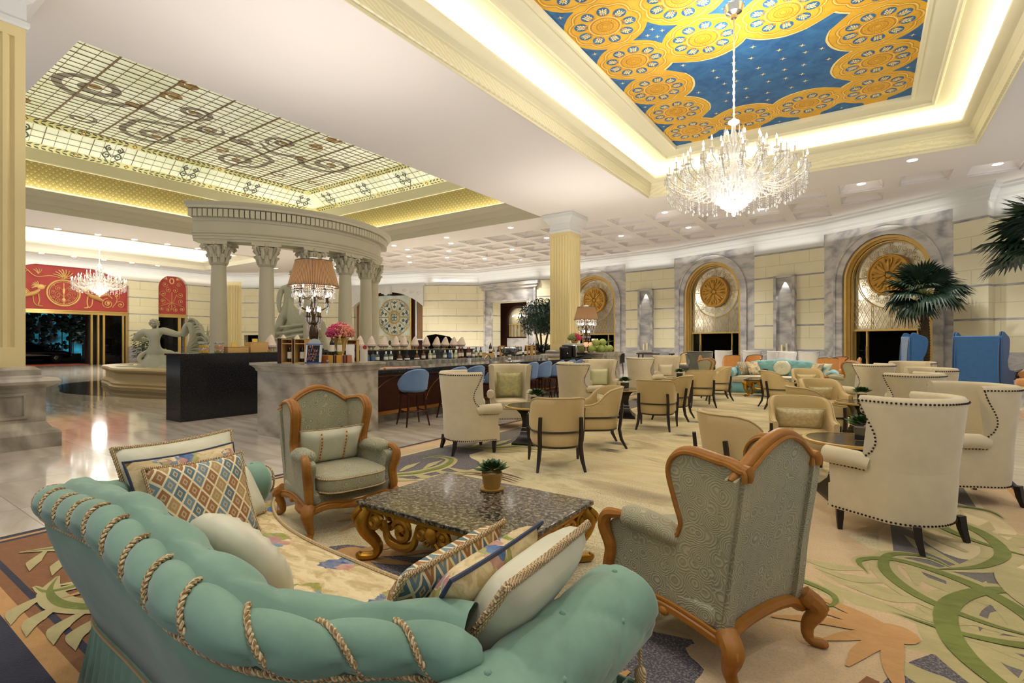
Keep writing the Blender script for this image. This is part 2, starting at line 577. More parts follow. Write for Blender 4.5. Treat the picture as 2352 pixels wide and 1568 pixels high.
ZC = 6.7
# ------------------------------------------------------------------ floor and carpet
b = MB(); b.add([(-41.2, -1.6, 0), (5.4, -1.6, 0), (5.4, 19, 0), (7.6, 19, 0), (7.6, 30, 0), (-41.2, 30, 0)], [(0, 1, 2, 3, 4, 5)])  # cut short so the bright lower world reaches the ceiling
struct(b.build('floor', MT['floor'], flat=True), 'polished grey and beige marble floor')


def carpet_field():
    t = NT('carpet_field', 'cfc19a', .95, spec=.1, sheen=.2); v = t.co()
    a = t.noise(t.map(v, (.55, 1.3, 1), (0, 0, R(25))), 1.1, 6, .6, 1.6)
    c = t.ramp(a, [(.28, '9c8f78'), (.4, 'c2b084'), (.5, 'd9cda4'), (.62, 'cdb98a'), (.75, 'ddd3b4')])
    k = t.ramp(t.noise(t.map(v, (.5, .5, .5)), 1.6, 4), [(.42, 0.), (.6, 1.)])
    sp = t.ramp(t.noise(v, 75, 2, .7), [(.45, 0.), (.62, 1.)])
    c = t.mix(t.m('MULTIPLY', t.m('MULTIPLY', sp, k), .55), c, '6e6a68')
    t.color(c); t.bump(t.noise(v, 120, 2), .4, .01); return t.mat


def pile(name, c, var=.25, sc_=9, fleck=0.0):
    t = NT(name, c, .95, spec=.1, sheen=.2); b_ = lin(c); v = t.co()
    lo = tuple(x * (1 - var) for x in b_[:3]) + (1,); hi = tuple(min(1, x * (1 + var)) for x in b_[:3]) + (1,)
    col = t.mix(t.noise(t.map(v, (1, 2.2, 1)), sc_, 5, .6, .8), lo, hi)
    if fleck: col = t.mix(t.m('MULTIPLY', t.ramp(t.noise(v, 90, 2, .7), [(.48, 0.), (.6, 1.)]), fleck), col, 'a49a90')
    t.color(col); t.bump(t.noise(v, 120, 2), .4, .01); return t.mat


CP = [carpet_field(), pile('carpet_navy', '3b3b48', .25), pile('carpet_brown', '8a5f3e', .3), pile('carpet_orange', 'c39660', .22),
      pile('carpet_green', '78803f', .45, 6), pile('carpet_pale_green', 'b7ab7a', .25, 6), pile('carpet_cream', 'd8c69a', .12),
      pile('carpet_grey', '6f6a66', .25, 5, .25), pile('carpet_peach', 'd0b48a', .14, 5, .4), pile('carpet_slate', '56535a', .2, 14, .6)]
cp = MB(); CZ = .012
cp.bb((-5.42, -1.5, 0), (1.27, 24.6, CZ), 0)


INLAY = []


def band(x0, y0, x1, y1, mi, k): INLAY.append((k - 5, mi, [(x0, y0), (x1, y0), (x1, y1), (x0, y1)], 0))


# long side borders
for sx in (0, 1):
    def bx(a, b_, mi, k, y0=.86, y1=24.6):
        if sx: band(1.27 - b_, y0, 1.27 - a, y1, mi, k)
        else: band(-5.42 + a, y0, -5.42 + b_, y1, mi, k)
    bx(0, .07, 1, 1); bx(.07, .12, 3, 1); bx(.12, .42, 8, 1); bx(.42, .47, 6, 2); bx(.47, 1.12, 7, 1); bx(1.12, 1.2, 6, 1)
# near end border
band(-5.42, -1.5, 1.27, .70, 1, 3); band(-5.42, .70, 1.27, .78, 3, 4); band(-5.42, .78, 1.27, .84, 2, 4); band(-5.42, .84, 1.27, .875, 1, 5)
band(-5.30, .875, -2.6, 1.75, 2, 3); band(-5.30, .875, -5.25, 3.2, 1, 4)
# far end border
band(-5.42, 24.3, 1.27, 24.6, 1, 3)


def leaf(path, w, mi, k):
    P = spline([(x, y, 0) for x, y in path], 8); n = len(P)
    if not hasattr(w, '__len__'): w = [0, w, w * .9, w * .7, 0]
    ww = [interp([(i / (len(w) - 1), q) for i, q in enumerate(w)], i / (n - 1)) for i in range(n)]
    INLAY.append((k, mi, P, ww))


def blob(x, y, rx, ry, mi, k, rz=0, lob=0, amp=.18, n=36):
    pts = []
    for i in range(n):
        a = 2 * PI * i / n; q = 1 + amp * cos(lob * a) if lob else 1
        u, v = rx * q * cos(a), ry * q * sin(a)
        pts.append((x + u * cos(rz) - v * sin(rz), y + u * sin(rz) + v * cos(rz)))
    INLAY.append((k, mi, pts, 0))


def acanthus(x, y, s, rz, k=6, flip=1, cols=(5, 4, 5)):
    """a long curling leaf with a dark vein and ragged side lobes"""
    def T(u, v): return (x + s * (u * cos(rz) - v * flip * sin(rz)), y + s * (u * sin(rz) + v * flip * cos(rz)))
    main = [T(0, 0), T(.35, .22), T(.8, .28), T(1.25, .08), T(1.5, -.3), T(1.36, -.58), T(1.1, -.55)]
    leaf(main, [.03 * s, .2 * s, .26 * s, .24 * s, .18 * s, .12 * s, .02], cols[0], k)
    leaf(main, [.0, .06 * s, .1 * s, .1 * s, .07 * s, .05 * s, .0], cols[1], k + 1)
    for t_, l_ in ((.35, .5), (.7, .6), (1.05, .5), (1.3, .4)):
        leaf([T(t_, .2), T(t_ + .15, .42 + l_ * .2), T(t_ + .42, .5 + l_ * .35)], [.04 * s, .16 * s, 0], cols[2], k)
        leaf([T(t_ - .1, .1), T(t_ + .1, -.14), T(t_ + .32, -.22 - l_ * .2)], [.04 * s, .13 * s, 0], cols[0], k)


def coral(x, y, s, rz, k=7, mi=3, n=7):
    for i in range(n):
        a = rz + (i - (n - 1) / 2) * .42; l_ = s * (.75 + .3 * ((i * 7) % 3) / 2)
        p1 = (x + .55 * l_ * cos(a) - .05 * s * sin(a), y + .55 * l_ * sin(a) + .05 * s * cos(a)); p2 = (x + l_ * cos(a + .18), y + l_ * sin(a + .18))
        leaf([(x, y), p1, p2], [.1 * s, .17 * s, .13 * s, .03 * s], mi, k)
    blob(x, y, .17 * s, .17 * s, mi, k)


# right foreground motifs
blob(-.05, 2.1, 1.5, .9, 9, 2, .3, 5, .2); blob(-.45, 3.7, .8, 1.3, 8, 2, .1, 4, .12); blob(.55, 5.6, .35, .9, 6, 3, .1, 3, .15); blob(-.6, 5.2, .9, .6, 8, 1, .4, 5, .1)
coral(-.75, 2.02, .75, R(-60)); coral(-.2, 2.05, .6, R(150), 7, 3); coral(.12, 3.25, .55, R(200), 7, 3, 6); coral(-1.1, 1.7, .6, R(80), 7, 3, 5)
blob(-.35, 2.5, .34, .26, 8, 8, .4, 5); blob(.25, 2.55, .4, .2, 6, 8, .2, 4); blob(-.42, 1.75, .3, .22, 6, 8)
for i in range(4): leaf([(-.15 + .12 * i, 2.2), (-.05 + .12 * i, 2.55), (.02 + .12 * i, 2.75)], [.05, .06, .05], 2, 9)
acanthus(.95, 2.6, 1.05, R(112), 6, 1, (5, 4, 5)); acanthus(.1, 3.5, .7, R(20), 6, -1); acanthus(1.0, 4.9, .8, R(120), 6, 1); acanthus(-.9, 3.3, .5, R(30), 6, 1); acanthus(.55, 3.1, .85, R(95), 6, -1); acanthus(.35, 4.3, .9, R(75), 6, -1); acanthus(.8, 3.6, .7, R(140), 6, 1)
blob(.72, 2.9, .24, .3, 6, 7, .2, 4); blob(.82, 4.25, .16, .4, 5, 7, .1); blob(.6, 2.35, .3, .2, 5, 7, .3, 3)
acanthus(.6, 6.3, .9, R(100), 6, 1); acanthus(.3, 8.6, .8, R(80), 6, -1); acanthus(.5, 11.4, .9, R(100), 6, 1)
# left foreground motifs beside the sofa
acanthus(-4.9, .98, .62, R(20), 7, 1); acanthus(-4.2, 1.02, .6, R(10), 7, -1); acanthus(-3.6, .93, .5, R(60), 7, 1)
blob(-4.6, 1.35, .32, .2, 3, 6, .2, 4); blob(-4.95, 1.55, .2, .15, 9, 6); blob(-4.1, 1.45, .28, .2, 8, 6, 0, 5); blob(-3.3, 1.1, .2, .15, 3, 6, 0, 4)
coral(-3.75, 1.3, .4, R(200), 8, 3, 5); blob(-3.2, 1.5, .4, .3, 9, 5, .2, 4)
# under and beyond the coffee table
blob(-2.4, 2.1, .8, .5, 9, 2, .1, 5, .15); coral(-3.0, 2.3, .6, R(-20), 6, 3, 7); blob(-2.5, 1.95, .1, .07, 6, 7); blob(-2.3, 2.0, .09, .07, 6, 7); blob(-2.15, 1.9, .1, .06, 6, 7); blob(-2.35, 1.85, .1, .06, 6, 7)
blob(-3.5, 3.6, .8, .6, 8, 2, .4, 5, .15); coral(-3.4, 3.1, .55, R(200), 6, 3, 6)
acanthus(-4.7, 3.7, .8, R(60), 6, -1); acanthus(-4.8, 5.5, .9, R(50), 6, -1); acanthus(-4.5, 8.0, .8, R(80), 6, 1); blob(-4.35, 4.6, .5, .7, 9, 3, .3, 4, .15)
for x, y, r in ((-3.4, 4.4, .4), (-3.0, 4.0, .34), (-2.7, 3.7, .22)):
    for i in range(4): leaf([(x - r, y + .06 * i), (x, y + .1 + .06 * i), (x + r, y + .02 + .06 * i)], [.0, .045, 0], (2, 9, 3, 9)[i], 6)
for x, y in ((-3.0, 6.9), (-2.9, 6.4), (-2.6, 9.6), (-2.4, 8.1)):
    for i in range(3): leaf([(x - .2, y + .06 * i), (x, y + .05 + .06 * i), (x + .22, y + .06 * i)], [.0, .03, 0], 9, 6)
INLAY.sort(key=lambda q: q[0])
for i, (k, mi, P, ww) in enumerate(INLAY):      # each inlaid motif lies a hair above the one before
    z = CZ + 3e-5 * (i + 1)
    if ww: cp.ribbon([(p[0], p[1], z) for p in P], ww, mi=mi)
    else: cp.poly([(p[0], p[1], z) for p in P], mi)
carpet = cp.build('carpet', CP, flat=True)
tag(carpet, 'large cream lounge carpet with green and orange leaf scrolls and dark border', 'carpet')

# ------------------------------------------------------------------ main ceiling with openings
SK = (-27.1, -11.2, 3.0, 18.3)      # skylight opening
TR = (-6.5, 2.35, 2.6, 18.0)        # painted tray
LB = (-39.3, -31.0, 2.6, 17.7)      # entrance tray
WALL = [(-41, 3), (-41, 20.0), (-40.25, 20.84), (-33.1, 25.7), (-26.66, 27.59), (-23.62, 29.71), (-18.07, 29.28), (-15.19, 29.57), (-11.97, 29.23),
        (-8.93, 28.87), (-4.53, 27.2), (-1.56, 26.16), (2.47, 23.57), (3.28, 22.9), (3.56, 23.3), (7.5, 20.6)]


def wall_y(x): return interp([(p[0] + i * 1e-6, p[1]) for i, p in enumerate(WALL)], x)


COF = []
for j in range(5):
    for k in range(-5, 15):
        x = -18.55 + 1.67 * k; y = 20.9 + 1.7 * j
        if y + 1.1 < min(wall_y(x - .7), wall_y(x + .7)) - .3: COF.append((x, y))
HOLES = [(SK[0], SK[1], SK[2], SK[3]), TR, LB] + [(x - .64, x + .64, y - .62, y + .62) for x, y in COF]
xs = sorted({-46, 8.5} | {h[0] for h in HOLES} | {h[1] for h in HOLES}); ys = sorted({-8, 34} | {h[2] for h in HOLES} | {h[3] for h in HOLES})
b = MB()
for x0, x1 in zip(xs, xs[1:]):
    for y0, y1 in zip(ys, ys[1:]):
        cx, cy = (x0 + x1) / 2, (y0 + y1) / 2
        if any(h[0] < cx < h[1] and h[2] < cy < h[3] for h in HOLES): continue
        b.add([(x0, y0, ZC), (x0, y1, ZC), (x1, y1, ZC), (x1, y0, ZC)], [(0, 1, 2, 3)])
struct(b.build('ceiling', MT['plaster'], flat=True), 'flat white plaster ceiling')
b = MB(); ro = MB()
for x, y in COF:
    b.loft([[(x + h_ * a_, y + h_ * c_, ZC + z_) for a_, c_ in ((-1, -1), (1, -1), (1, 1), (-1, 1))] for h_, z_ in ((.645, 0), (.645, .04), (.59, .05), (.59, .1), (.43, .3), (.42, .3), (.42, .28), (.4, .28), (.4, .3), (.001, .3))], True, False)
    for i in range(6):
        a = i * PI / 3; ro.ell((x + .17 * cos(a), y + .12 * sin(a), ZC + .27), (.1, .075, .05), 7, 4)
    ro.ell((x, y, ZC + .25), (.09, .07, .06), 8, 4)
    for sx in (-1, 1): ro.ell((x + sx * .31, y, ZC + .28), (.09, .05, .04), 7, 4)
struct(b.build('ceiling.001', MT['plaster'], flat=True), 'square plaster coffers')
struct(ro.build('trim_rosettes', MT['plaster']), 'carved rosettes inside the coffers')


def rect_profile(b, box, prof, mi=0):
    """sweeps (inset, z) around a rectangular opening"""
    rings = []
    for ins, z in prof:
        x0, x1, y0, y1 = box[0] + ins, box[1] - ins, box[2] + ins, box[3] - ins
        rings.append([(x0, y0, z), (x1, y0, z), (x1, y1, z), (x0, y1, z)])
    b.loft(rings, True, False, mi)


def traymat(name, c):
    t = NT(name, c, .75); v = t.co()
    return t.mat


def friezemat():
    t = NT('frieze_plaster', 'ece5c6', .75); v = t.co(); s = t.sep(v)
    w = t.wave(t.map(v, (1, 1, 1.6)), 3.2, 3.5, 2, 2.5, 'RINGS', 'SPHERICAL')
    t.color(t.mix(t.ramp(w, [(.45, 0.), (.55, .3)]), 'ede6c8', 'c9bf98')); t.bump(w, .3, .01); return t.mat


MT['frieze'] = friezemat()
# painted tray mouldings
b = MB()
rect_profile(b, TR, [(-.04, 6.70), (-.04, 6.68), (0, 6.66), (0, 6.72)])
rect_profile(b, TR, [(.06, 7.0), (.09, 7.03), (.09, 7.06), (.16, 7.14), (.2, 7.15), (.28, 7.19), (.33, 7.24), (.34, 7.28), (.32, 7.31), (.08, 7.33), (.02, 7.36), (.0, 7.45), (.15, 7.56), (.5, 7.64), (.88, 7.67), (.90, 7.62), (.94, 7.6), (.98, 7.61), (1.0, 7.66), (1.36, 7.72), (1.37, 7.69), (1.43, 7.68), (1.44, 7.74), (1.44, 7.8)])
rect_profile(b, TR, [(0, 6.72), (.05, 6.74), (.06, 7.0)], 1)
struct(b.build('trim_1', [MT['cream'], MT['frieze']], ang=25), 'cream stepped moulding round the painted tray')

# the painted ceiling panel: blue sky with stars inside a field of yellow medallions
PX0, PX1, PY0, PY1, PZ = TR[0] + 1.44, TR[1] - 1.44, TR[2] + 1.44, TR[3] - 1.44, 7.8


def paint(name, a, b_, sc_=4):
    t = NT(name, a, .7); t.color(t.mix(t.ramp(t.noise(t.co(), sc_, 5, .65, .8), [(.35, 0.), (.68, 1.)]), a, b_)); return t.mat


PM = [paint('paint_yellow', 'dda323', 'e9b83e', 3), paint('paint_blue', '23578a', '3a75a6', 2.5), paint('paint_ochre', 'b4761f', 'd0962c', 8), paint('paint_cream', 'f0d273', 'f6e2a0', 8)]
p = MB()


def flat(pts, mi, k): p.add([(x, y, PZ - .0015 * k) for x, y in pts], [tuple(range(len(pts) - 1, -1, -1))], mi)


def ringband(cx, cy, r0, r1, mi, k, lob=0, amp=0.0, n=54):
    vs = []
    for i in range(n):
        a = 2 * PI * i / n; q = 1 + amp * abs(cos(lob * a / 2)) if lob else 1
        vs += [(cx + r0 * q * cos(a), cy + r0 * q * sin(a), PZ - .0015 * k), (cx + r1 * q * cos(a), cy + r1 * q * sin(a), PZ - .0015 * k)]
    p.add(vs, [(2 * i, 2 * ((i + 1) % n), 2 * ((i + 1) % n) + 1, 2 * i + 1) for i in range(n)], mi)


def oval(cx, cy, rx, ry, rz, mi, k, n=14):
    flat([(cx + rx * cos(a) * cos(rz) - ry * sin(a) * sin(rz), cy + rx * cos(a) * sin(rz) + ry * sin(a) * cos(rz)) for a in (2 * PI * i / n for i in range(n))], mi, k)


def star(x, y, s, k=3):
    flat([(x + (s if i % 2 == 0 else s * .28) * cos(PI * i / 4 + .3), y + (s if i % 2 == 0 else s * .28) * sin(PI * i / 4 + .3)) for i in range(8)], 3, k)


flat([(PX0, PY0), (PX1, PY0), (PX1, PY1), (PX0, PY1)], 0, 0)
MX = [-4.32, -2.82, -1.33, .17]; MY = [15.62, 14.1, 12.58, 11.02, 9.48, 7.96, 6.44, 4.92]
med = []
for i, x in enumerate(MX):
    for j, y in enumerate(MY):
        if i in (1, 2) and j in (1, 2, 5, 6): continue
        med.append((x, y))
for cx, cy in med:
    ringband(cx, cy, .60, .615, 2, 1, 9, .12); ringband(cx, cy, .66, .672, 2, 1, 9, .12); ringband(cx, cy, .635, .65, 3, 1, 9, .12)
    ringband(cx, cy, .26, .30, 2, 1); ringband(cx, cy, .30, .315, 3, 1); ringband(cx, cy, .15, .18, 2, 1); ringband(cx, cy, .05, .065, 2, 1)
    for i in range(24):
        a = 2 * PI * i / 24; oval(cx + .22 * cos(a), cy + .22 * sin(a), .022, .01, a, 2, 2, 6); oval(cx + .11 * cos(a), cy + .11 * sin(a), .03, .007, a, 2, 2, 6)
    for i in range(9):
        a = 2 * PI * i / 9 + .17; ux, uy = cos(a), sin(a); qx, qy = cx + .475 * ux, cy + .475 * uy
        oval(qx, qy, .135, .125, a, 1, 2, 16)
        oval(qx - .01 * ux, qy - .01 * uy, .11, .012, a, 3, 3, 8)
        for s_ in (-1, 1):
            for l_, g_ in ((-.05, .06), (-.0, .075), (.05, .07)):
                oval(qx + l_ * ux - s_ * .045 * uy, qy + l_ * uy + s_ * .045 * ux, g_ * .6, .015, a + s_ * .75, 3, 3, 8)
            oval(cx + .37 * ux - s_ * .05 * uy, cy + .37 * uy + s_ * .05 * ux, .035, .03, a, 2, 3, 8)
for ccy in (13.34, 7.2):
    cx = -2.075; pts = []; ed = []; ed2 = []
    for i in range(140):
        a = 2 * PI * i / 140; r = .4
        while r < 3:
            x, y = cx + r * cos(a), ccy + r * sin(a)
            if any((x - mx) ** 2 + (y - my) ** 2 < .9 ** 2 for mx, my in med): break
            r += .01
        pts.append((cx + r * cos(a), ccy + r * sin(a))); ed.append((cx + (r + .05) * cos(a), ccy + (r + .05) * sin(a))); ed2.append((cx + (r + .07) * cos(a), ccy + (r + .07) * sin(a)))
    flat(ed2, 2, .3); flat(ed, 3, .6); flat(pts, 1, 1)
    for ix in range(7):
        for iy in range(7):
            x = cx - 1.35 + .45 * ix + random.uniform(-.1, .1); y = ccy - 1.45 + .48 * iy + random.uniform(-.1, .1)
            if all((x - mx) ** 2 + (y - my) ** 2 > 1.0 ** 2 for mx, my in med): star(x, y, .07)
for i in range(5):
    for j in range(9):
        x = (MX[i - 1] + MX[i]) / 2 if 0 < i < 4 else (PX0 if i == 0 else PX1); y = (MY[j - 1] + MY[j]) / 2 if 0 < j < 8 else (PY1 if j == 0 else PY0)
        near = [(mx, my) for mx, my in med if (mx - x) ** 2 + (my - y) ** 2 < 1.2 ** 2]
        inner = 0 < i < 4 and 0 < j < 8
        if (inner and len(near) < 4) or (inner and abs(x + 2.075) < 1.4 and (abs(y - 13.34) < 1.2 or abs(y - 7.2) < 1.2)): continue
        pts = []
        for q in range(40):
            a = 2 * PI * q / 40; r = .02
            while r < .5:
                xx, yy = x + r * cos(a), y + r * sin(a)
                if any((xx - mx) ** 2 + (yy - my) ** 2 < .82 ** 2 for mx, my in med): break
                r += .01
            pts.append((min(max(x + r * cos(a), PX0), PX1), min(max(y + r * sin(a), PY0), PY1)))
        flat(pts, 1, 1)
        for q in range(4):
            a = PI / 2 * q; xx, yy = x + .15 * cos(a), y + .15 * sin(a)
            if PX0 < xx - .05 and xx + .05 < PX1 and PY0 < yy - .05 and yy + .05 < PY1: star(xx, yy, .06)
cpn = p.build('ceiling_painting', PM, flat=True)
tag(cpn, 'painted ceiling panel with yellow flower medallions around a starry blue field', 'ceiling painting')

# entrance tray (plain white with a bright cove)
b = MB()
rect_profile(b, LB, [(-.1, 6.7), (-.1, 6.66), (0, 6.64), (.02, 6.9), (.1, 7.0), (.3, 7.1), (.34, 7.16), (.32, 7.2), (.05, 7.22), (.02, 7.3), (.1, 7.75), (.4, 7.95), (.9, 8.05), (1.0, 8.0), (1.1, 8.1), (4.1, 8.1)])
struct(b.build('trim_2', MT['cornice'], ang=25), 'white cove tray above the entrance')

# skylight: cornice, gold lattice band, white band, sloping border and flat leaded glass
def latticemat():
    t = NT('gold_lattice', 'a8975a', .5, .2); s = t.sep(t.co())
    u = t.m('ADD', s[0], s[1])
    a = t.m('FRACT', t.m('MULTIPLY', t.m('ADD', u, s[2]), 4.5)); b_ = t.m('FRACT', t.m('MULTIPLY', t.m('SUBTRACT', u, s[2]), 4.5))
    fa = t.m('ABSOLUTE', t.m('SUBTRACT', a, .5)); fb = t.m('ABSOLUTE', t.m('SUBTRACT', b_, .5))
    q = t.m('MAXIMUM', fa, fb); q2 = t.m('ADD', fa, fb)
    c = t.mix(t.m('GREATER_THAN', q, .4), 'a8955a', '6b5a2c')
    c = t.mix(t.m('LESS_THAN', q2, .24), c, 'cbbf8a')
    c = t.mix(t.m('LESS_THAN', t.m('ABSOLUTE', t.m('SUBTRACT', q, .44)), .025), c, 'd8c878')
    t.color(c); t.bump(q, .6, .03); return t.mat


b = MB()
rect_profile(b, SK, [(.0, 6.7), (.0, 6.95), (.03, 6.97), (.03, 7.02), (.06, 7.06), (.12, 7.25), (.3, 7.36), (.34, 7.44), (.32, 7.48), (.03, 7.5)], 0)
rect_profile(b, SK, [(.03, 7.5), (.0, 7.62)], 3)
rect_profile(b, SK, [(0.0, 7.62), (0.0, 8.62)], 1)
rect_profile(b, SK, [(0.0, 8.62), (.05, 8.63), (.05, 8.68), (.0, 8.7), (-.02, 9.15)], 2)
struct(b.build('trim_3', [plain('cornice_stone', 'c9c2ac', .7), latticemat(), MT['cream'], MT['cream']], ang=25), 'gold lattice and cream bands round the skylight')


def backlit(name, a, b_, st, sc_=.5):
    t = NT(name, a, .35); v = t.co()
    c = t.mix(t.ramp(t.noise(v, sc_, 4, .55), [(.35, 0.), (.68, 1.)]), a, b_)
    c = t.mix(t.m('MULTIPLY', t.ramp(t.noise(t.map(v, (3, 9, 1)), 1.2, 3), [(.5, 0.), (.75, 1.)]), .3), c, 'cbbd8e')
    t.color(c); t.emit(c, st); return t.mat


skm = [backlit('leaded_glass', 'c4c8a6', 'dcdec8', .42), backlit('border_glass', 'aaa35e', 'cfc88c', .34), plain('lead_line', '7d6647', .5),
       NT('scroll_glass', '6b665a', .4).emit(lin('6b665a'), .35).mat, NT('amber_glass', '7c5f2f', .4).emit(lin('7c5f2f'), .35).mat, NT('leafband_glass', '3b3d22', .4).emit(lin('3b3d22'), .2).mat,
       NT('orange_glass', 'd29a34', .4).emit(lin('d29a34'), .6).mat]
IN = 1.2; GZ = 10.0
g = MB(); gx0, gx1, gy0, gy1 = SK[0] + IN, SK[1] - IN, SK[2] + IN, SK[3] - IN
g.add([(gx0, gy0, GZ), (gx0, gy1, GZ), (gx1, gy1, GZ), (gx1, gy0, GZ)], [(0, 1, 2, 3)], 0)


class Slope:
    """maps (along, up) to a border facet"""
    def __init__(s, side): s.side = side

    def __call__(s, u, w, off=.01):
        ins = IN * w; z = 9.15 + .85 * w - off
        if s.side == 'far': return (SK[0] + ins + off * .6, u, z)
        if s.side == 'near': return (SK[1] - ins - off * .6, u, z)
        if s.side == 'end': return (u, SK[3] - ins - off * .6, z)
        return (u, SK[2] + ins + off * .6, z)


for side in ('far', 'near', 'end', 'begin'):
    F = Slope(side); a0, a1 = (SK[2], SK[3]) if side in ('far', 'near') else (SK[0], SK[1])
    def q4(u0, u1, w0, w1, mi, off=.01, mit=0):
        p4 = [F(u0 + (IN * w0 if mit else 0), w0, off), F(u1 - (IN * w0 if mit else 0), w0, off), F(u1 - (IN * w1 if mit else 0), w1, off), F(u0 + (IN * w1 if mit else 0), w1, off)]
        g.add(p4, [(0, 1, 2, 3)], mi)
    q4(a0, a1, 0, 1, 0, 0, 1); q4(a0, a1, 0, .2, 1, .005, 1); q4(a0, a1, .8, 1, 1, .005, 1)
    n = int((a1 - a0 - 1.2) / .22)
    for i in range(n):
        u = a0 + .6 + i * .22; u2 = u
        for w in (.1, .9):
            if w > .5 and not (a0 + 1.3 < u < a1 - 1.3): continue
            if i % 8 == 0:
                g.add([F(u - .1, w, .012), F(u, w - .07, .012), F(u + .1, w, .012), F(u, w + .07, .012)], [(0, 1, 2, 3)], 5); g.add([F(u - .06, w, .016), F(u, w - .04, .016), F(u + .06, w, .016), F(u, w + .04, .016)], [(0, 1, 2, 3)], 6)
            else:
                d_ = 1 if (i // 8) % 2 else -1
                for s_ in (-1, 1):
                    g.add([F(u, w + .01 * s_, .012), F(u + .14 * d_, w + .03 * s_, .012), F(u + .19 * d_, w + .085 * s_, .012), F(u + .05 * d_, w + .06 * s_, .012)], [(0, 1, 2, 3)], 5)
    k = 0; u = a0 + 1.5
    while u < a1 - 1.2:
        for w0 in (.2,):
            g.add([F(u, .2, .012), F(u + .03, .2, .012), F(u + .03, .8, .012), F(u, .8, .012)], [(0, 1, 2, 3)], 2)
        if k % 2 == 0:
            for w_, s_ in ((.36, .17), (.62, .14)):
                for d_ in (-1, 1):
                    sp = spiral(0, 0, s_, 1.3, PI / 2 if d_ > 0 else PI / 2, 22, -d_)
                    path = [F(u + .75 + (.19 * d_ + x * 1.0), w_ + y * .75, .014) for x, y in sp]
                    nrm = Vector(F(0, 0)) - Vector(F(0, 1)); nr = Vector((F(0, 1)[0] - F(0, 0)[0], F(0, 1)[1] - F(0, 0)[1], F(0, 1)[2] - F(0, 0)[2])).cross(Vector((F(1, 0)[0] - F(0, 0)[0], F(1, 0)[1] - F(0, 0)[1], 0)))
                    g.ribbon(path, [.05] * len(path), nr, 5)
                    g.ribbon([F(u + .75 + d_ * .02, w_ - .28 + .0, .014), F(u + .75 + d_ * .2, w_ - .12, .014), F(u + .75 + d_ * .36, w_ + .02, .014)], .04, nr, 5)
        for w_ in (.4, .6): g.add([F(u, w_ - .008, .011), F(u + 1.5, w_ - .008, .011), F(u + 1.5, w_ + .008, .011), F(u, w_ + .008, .011)], [(0, 1, 2, 3)], 2)
        for q in range(1, 4): g.add([F(u + q * .375, .2, .011), F(u + q * .375 + .014, .2, .011), F(u + q * .375 + .014, .8, .011), F(u + q * .375, .8, .011)], [(0, 1, 2, 3)], 2)
        u += 1.5; k += 1
i = 0; y = gy0
while y < gy1:
    w = .035 if i % 4 == 0 else .01
    g.bb((gx0, y - w / 2, GZ - (.05 if i % 4 == 0 else .02)), (gx1, y + w / 2, GZ - .005), 2); y += .42; i += 1
i = 0; x = gx0
while x < gx1:
    w = .024 if i % 4 == 0 else .008
    g.bb((x - w / 2, gy0, GZ - .03), (x + w / 2, gy1, GZ - .005), 2); x += .34; i += 1


def scroll(cx, cy, r, turns, a0, sgn, w, mi=3, tail=None):
    pts = [(x, y, GZ - .008) for x, y in spiral(cx, cy, r, turns, a0, 44, sgn, .1)]
    if tail: pts = spline([(x, y, GZ - .008) for x, y in tail] + [pts[0], pts[3], pts[6]], 6)[:-14] + pts
    n = len(pts)
    ww = [w * (.35 + .65 * min(1, i / (n * .15))) for i in range(n)]
    g.ribbon(pts, ww, mi=mi)
    g.lathe([(w * .75, 0), (w * .75, .004)], (pts[-1][0], pts[-1][1], GZ - .014), 12, 4)


SCR = []
for my in (1, -1):
    def Y(v): return 10.65 + my * (v - 10.65)
    def sc_(cx, cy, r, turns, a0, sgn, w, mi=3, tail=None):
        scroll(cx, Y(cy), r, turns, a0 if my > 0 else -a0, sgn * my, w, mi, [(x, Y(y)) for x, y in tail] if tail else None)
    for mx in (1, -1):
        def XX(v): return -19.15 + mx * (v + 19.15)
        def s2(cx, cy, r, turns, a0, sgn, w, mi=3, tail=None):
            a = a0 if mx > 0 else PI - a0
            sc_(XX(cx), cy, r, turns, a, sgn * mx, w, mi, [(XX(x), y) for x, y in tail] if tail else None)
        s2(-21.3, 6.1, 1.35, 1.7, R(100), 1, .27, 3, [(-21.3, 9.5), (-22.0, 8.5)])
        s2(-24.2, 8.9, 1.15, 1.6, R(-60), -1, .24, 3, [(-21.9, 10.3), (-22.3, 9.2), (-23.0, 8.0)])
        s2(-20.6, 8.9, .72, 1.7, R(200), -1, .2); s2(-21.75, 9.95, .58, 1.6, R(20), 1, .18)
        s2(-24.6, 6.6, .6, 1.1, R(0), 1, .14); s2(-18.9 - .9, 7.9, .4, 1.2, R(180), 1, .18, 4); s2(-21.6, 7.3, .36, 1.2, R(0), 1, .14, 4)
        s2(-23.6, 10.0, .42, 1.2, R(90), -1, .14, 4); s2(-24.3, 4.9, .5, 1.1, R(-40), -1, .12, 4)
skl = g.build('window_skylight', skm, flat=True)
struct(skl, 'leaded glass skylight with dark scrolls')

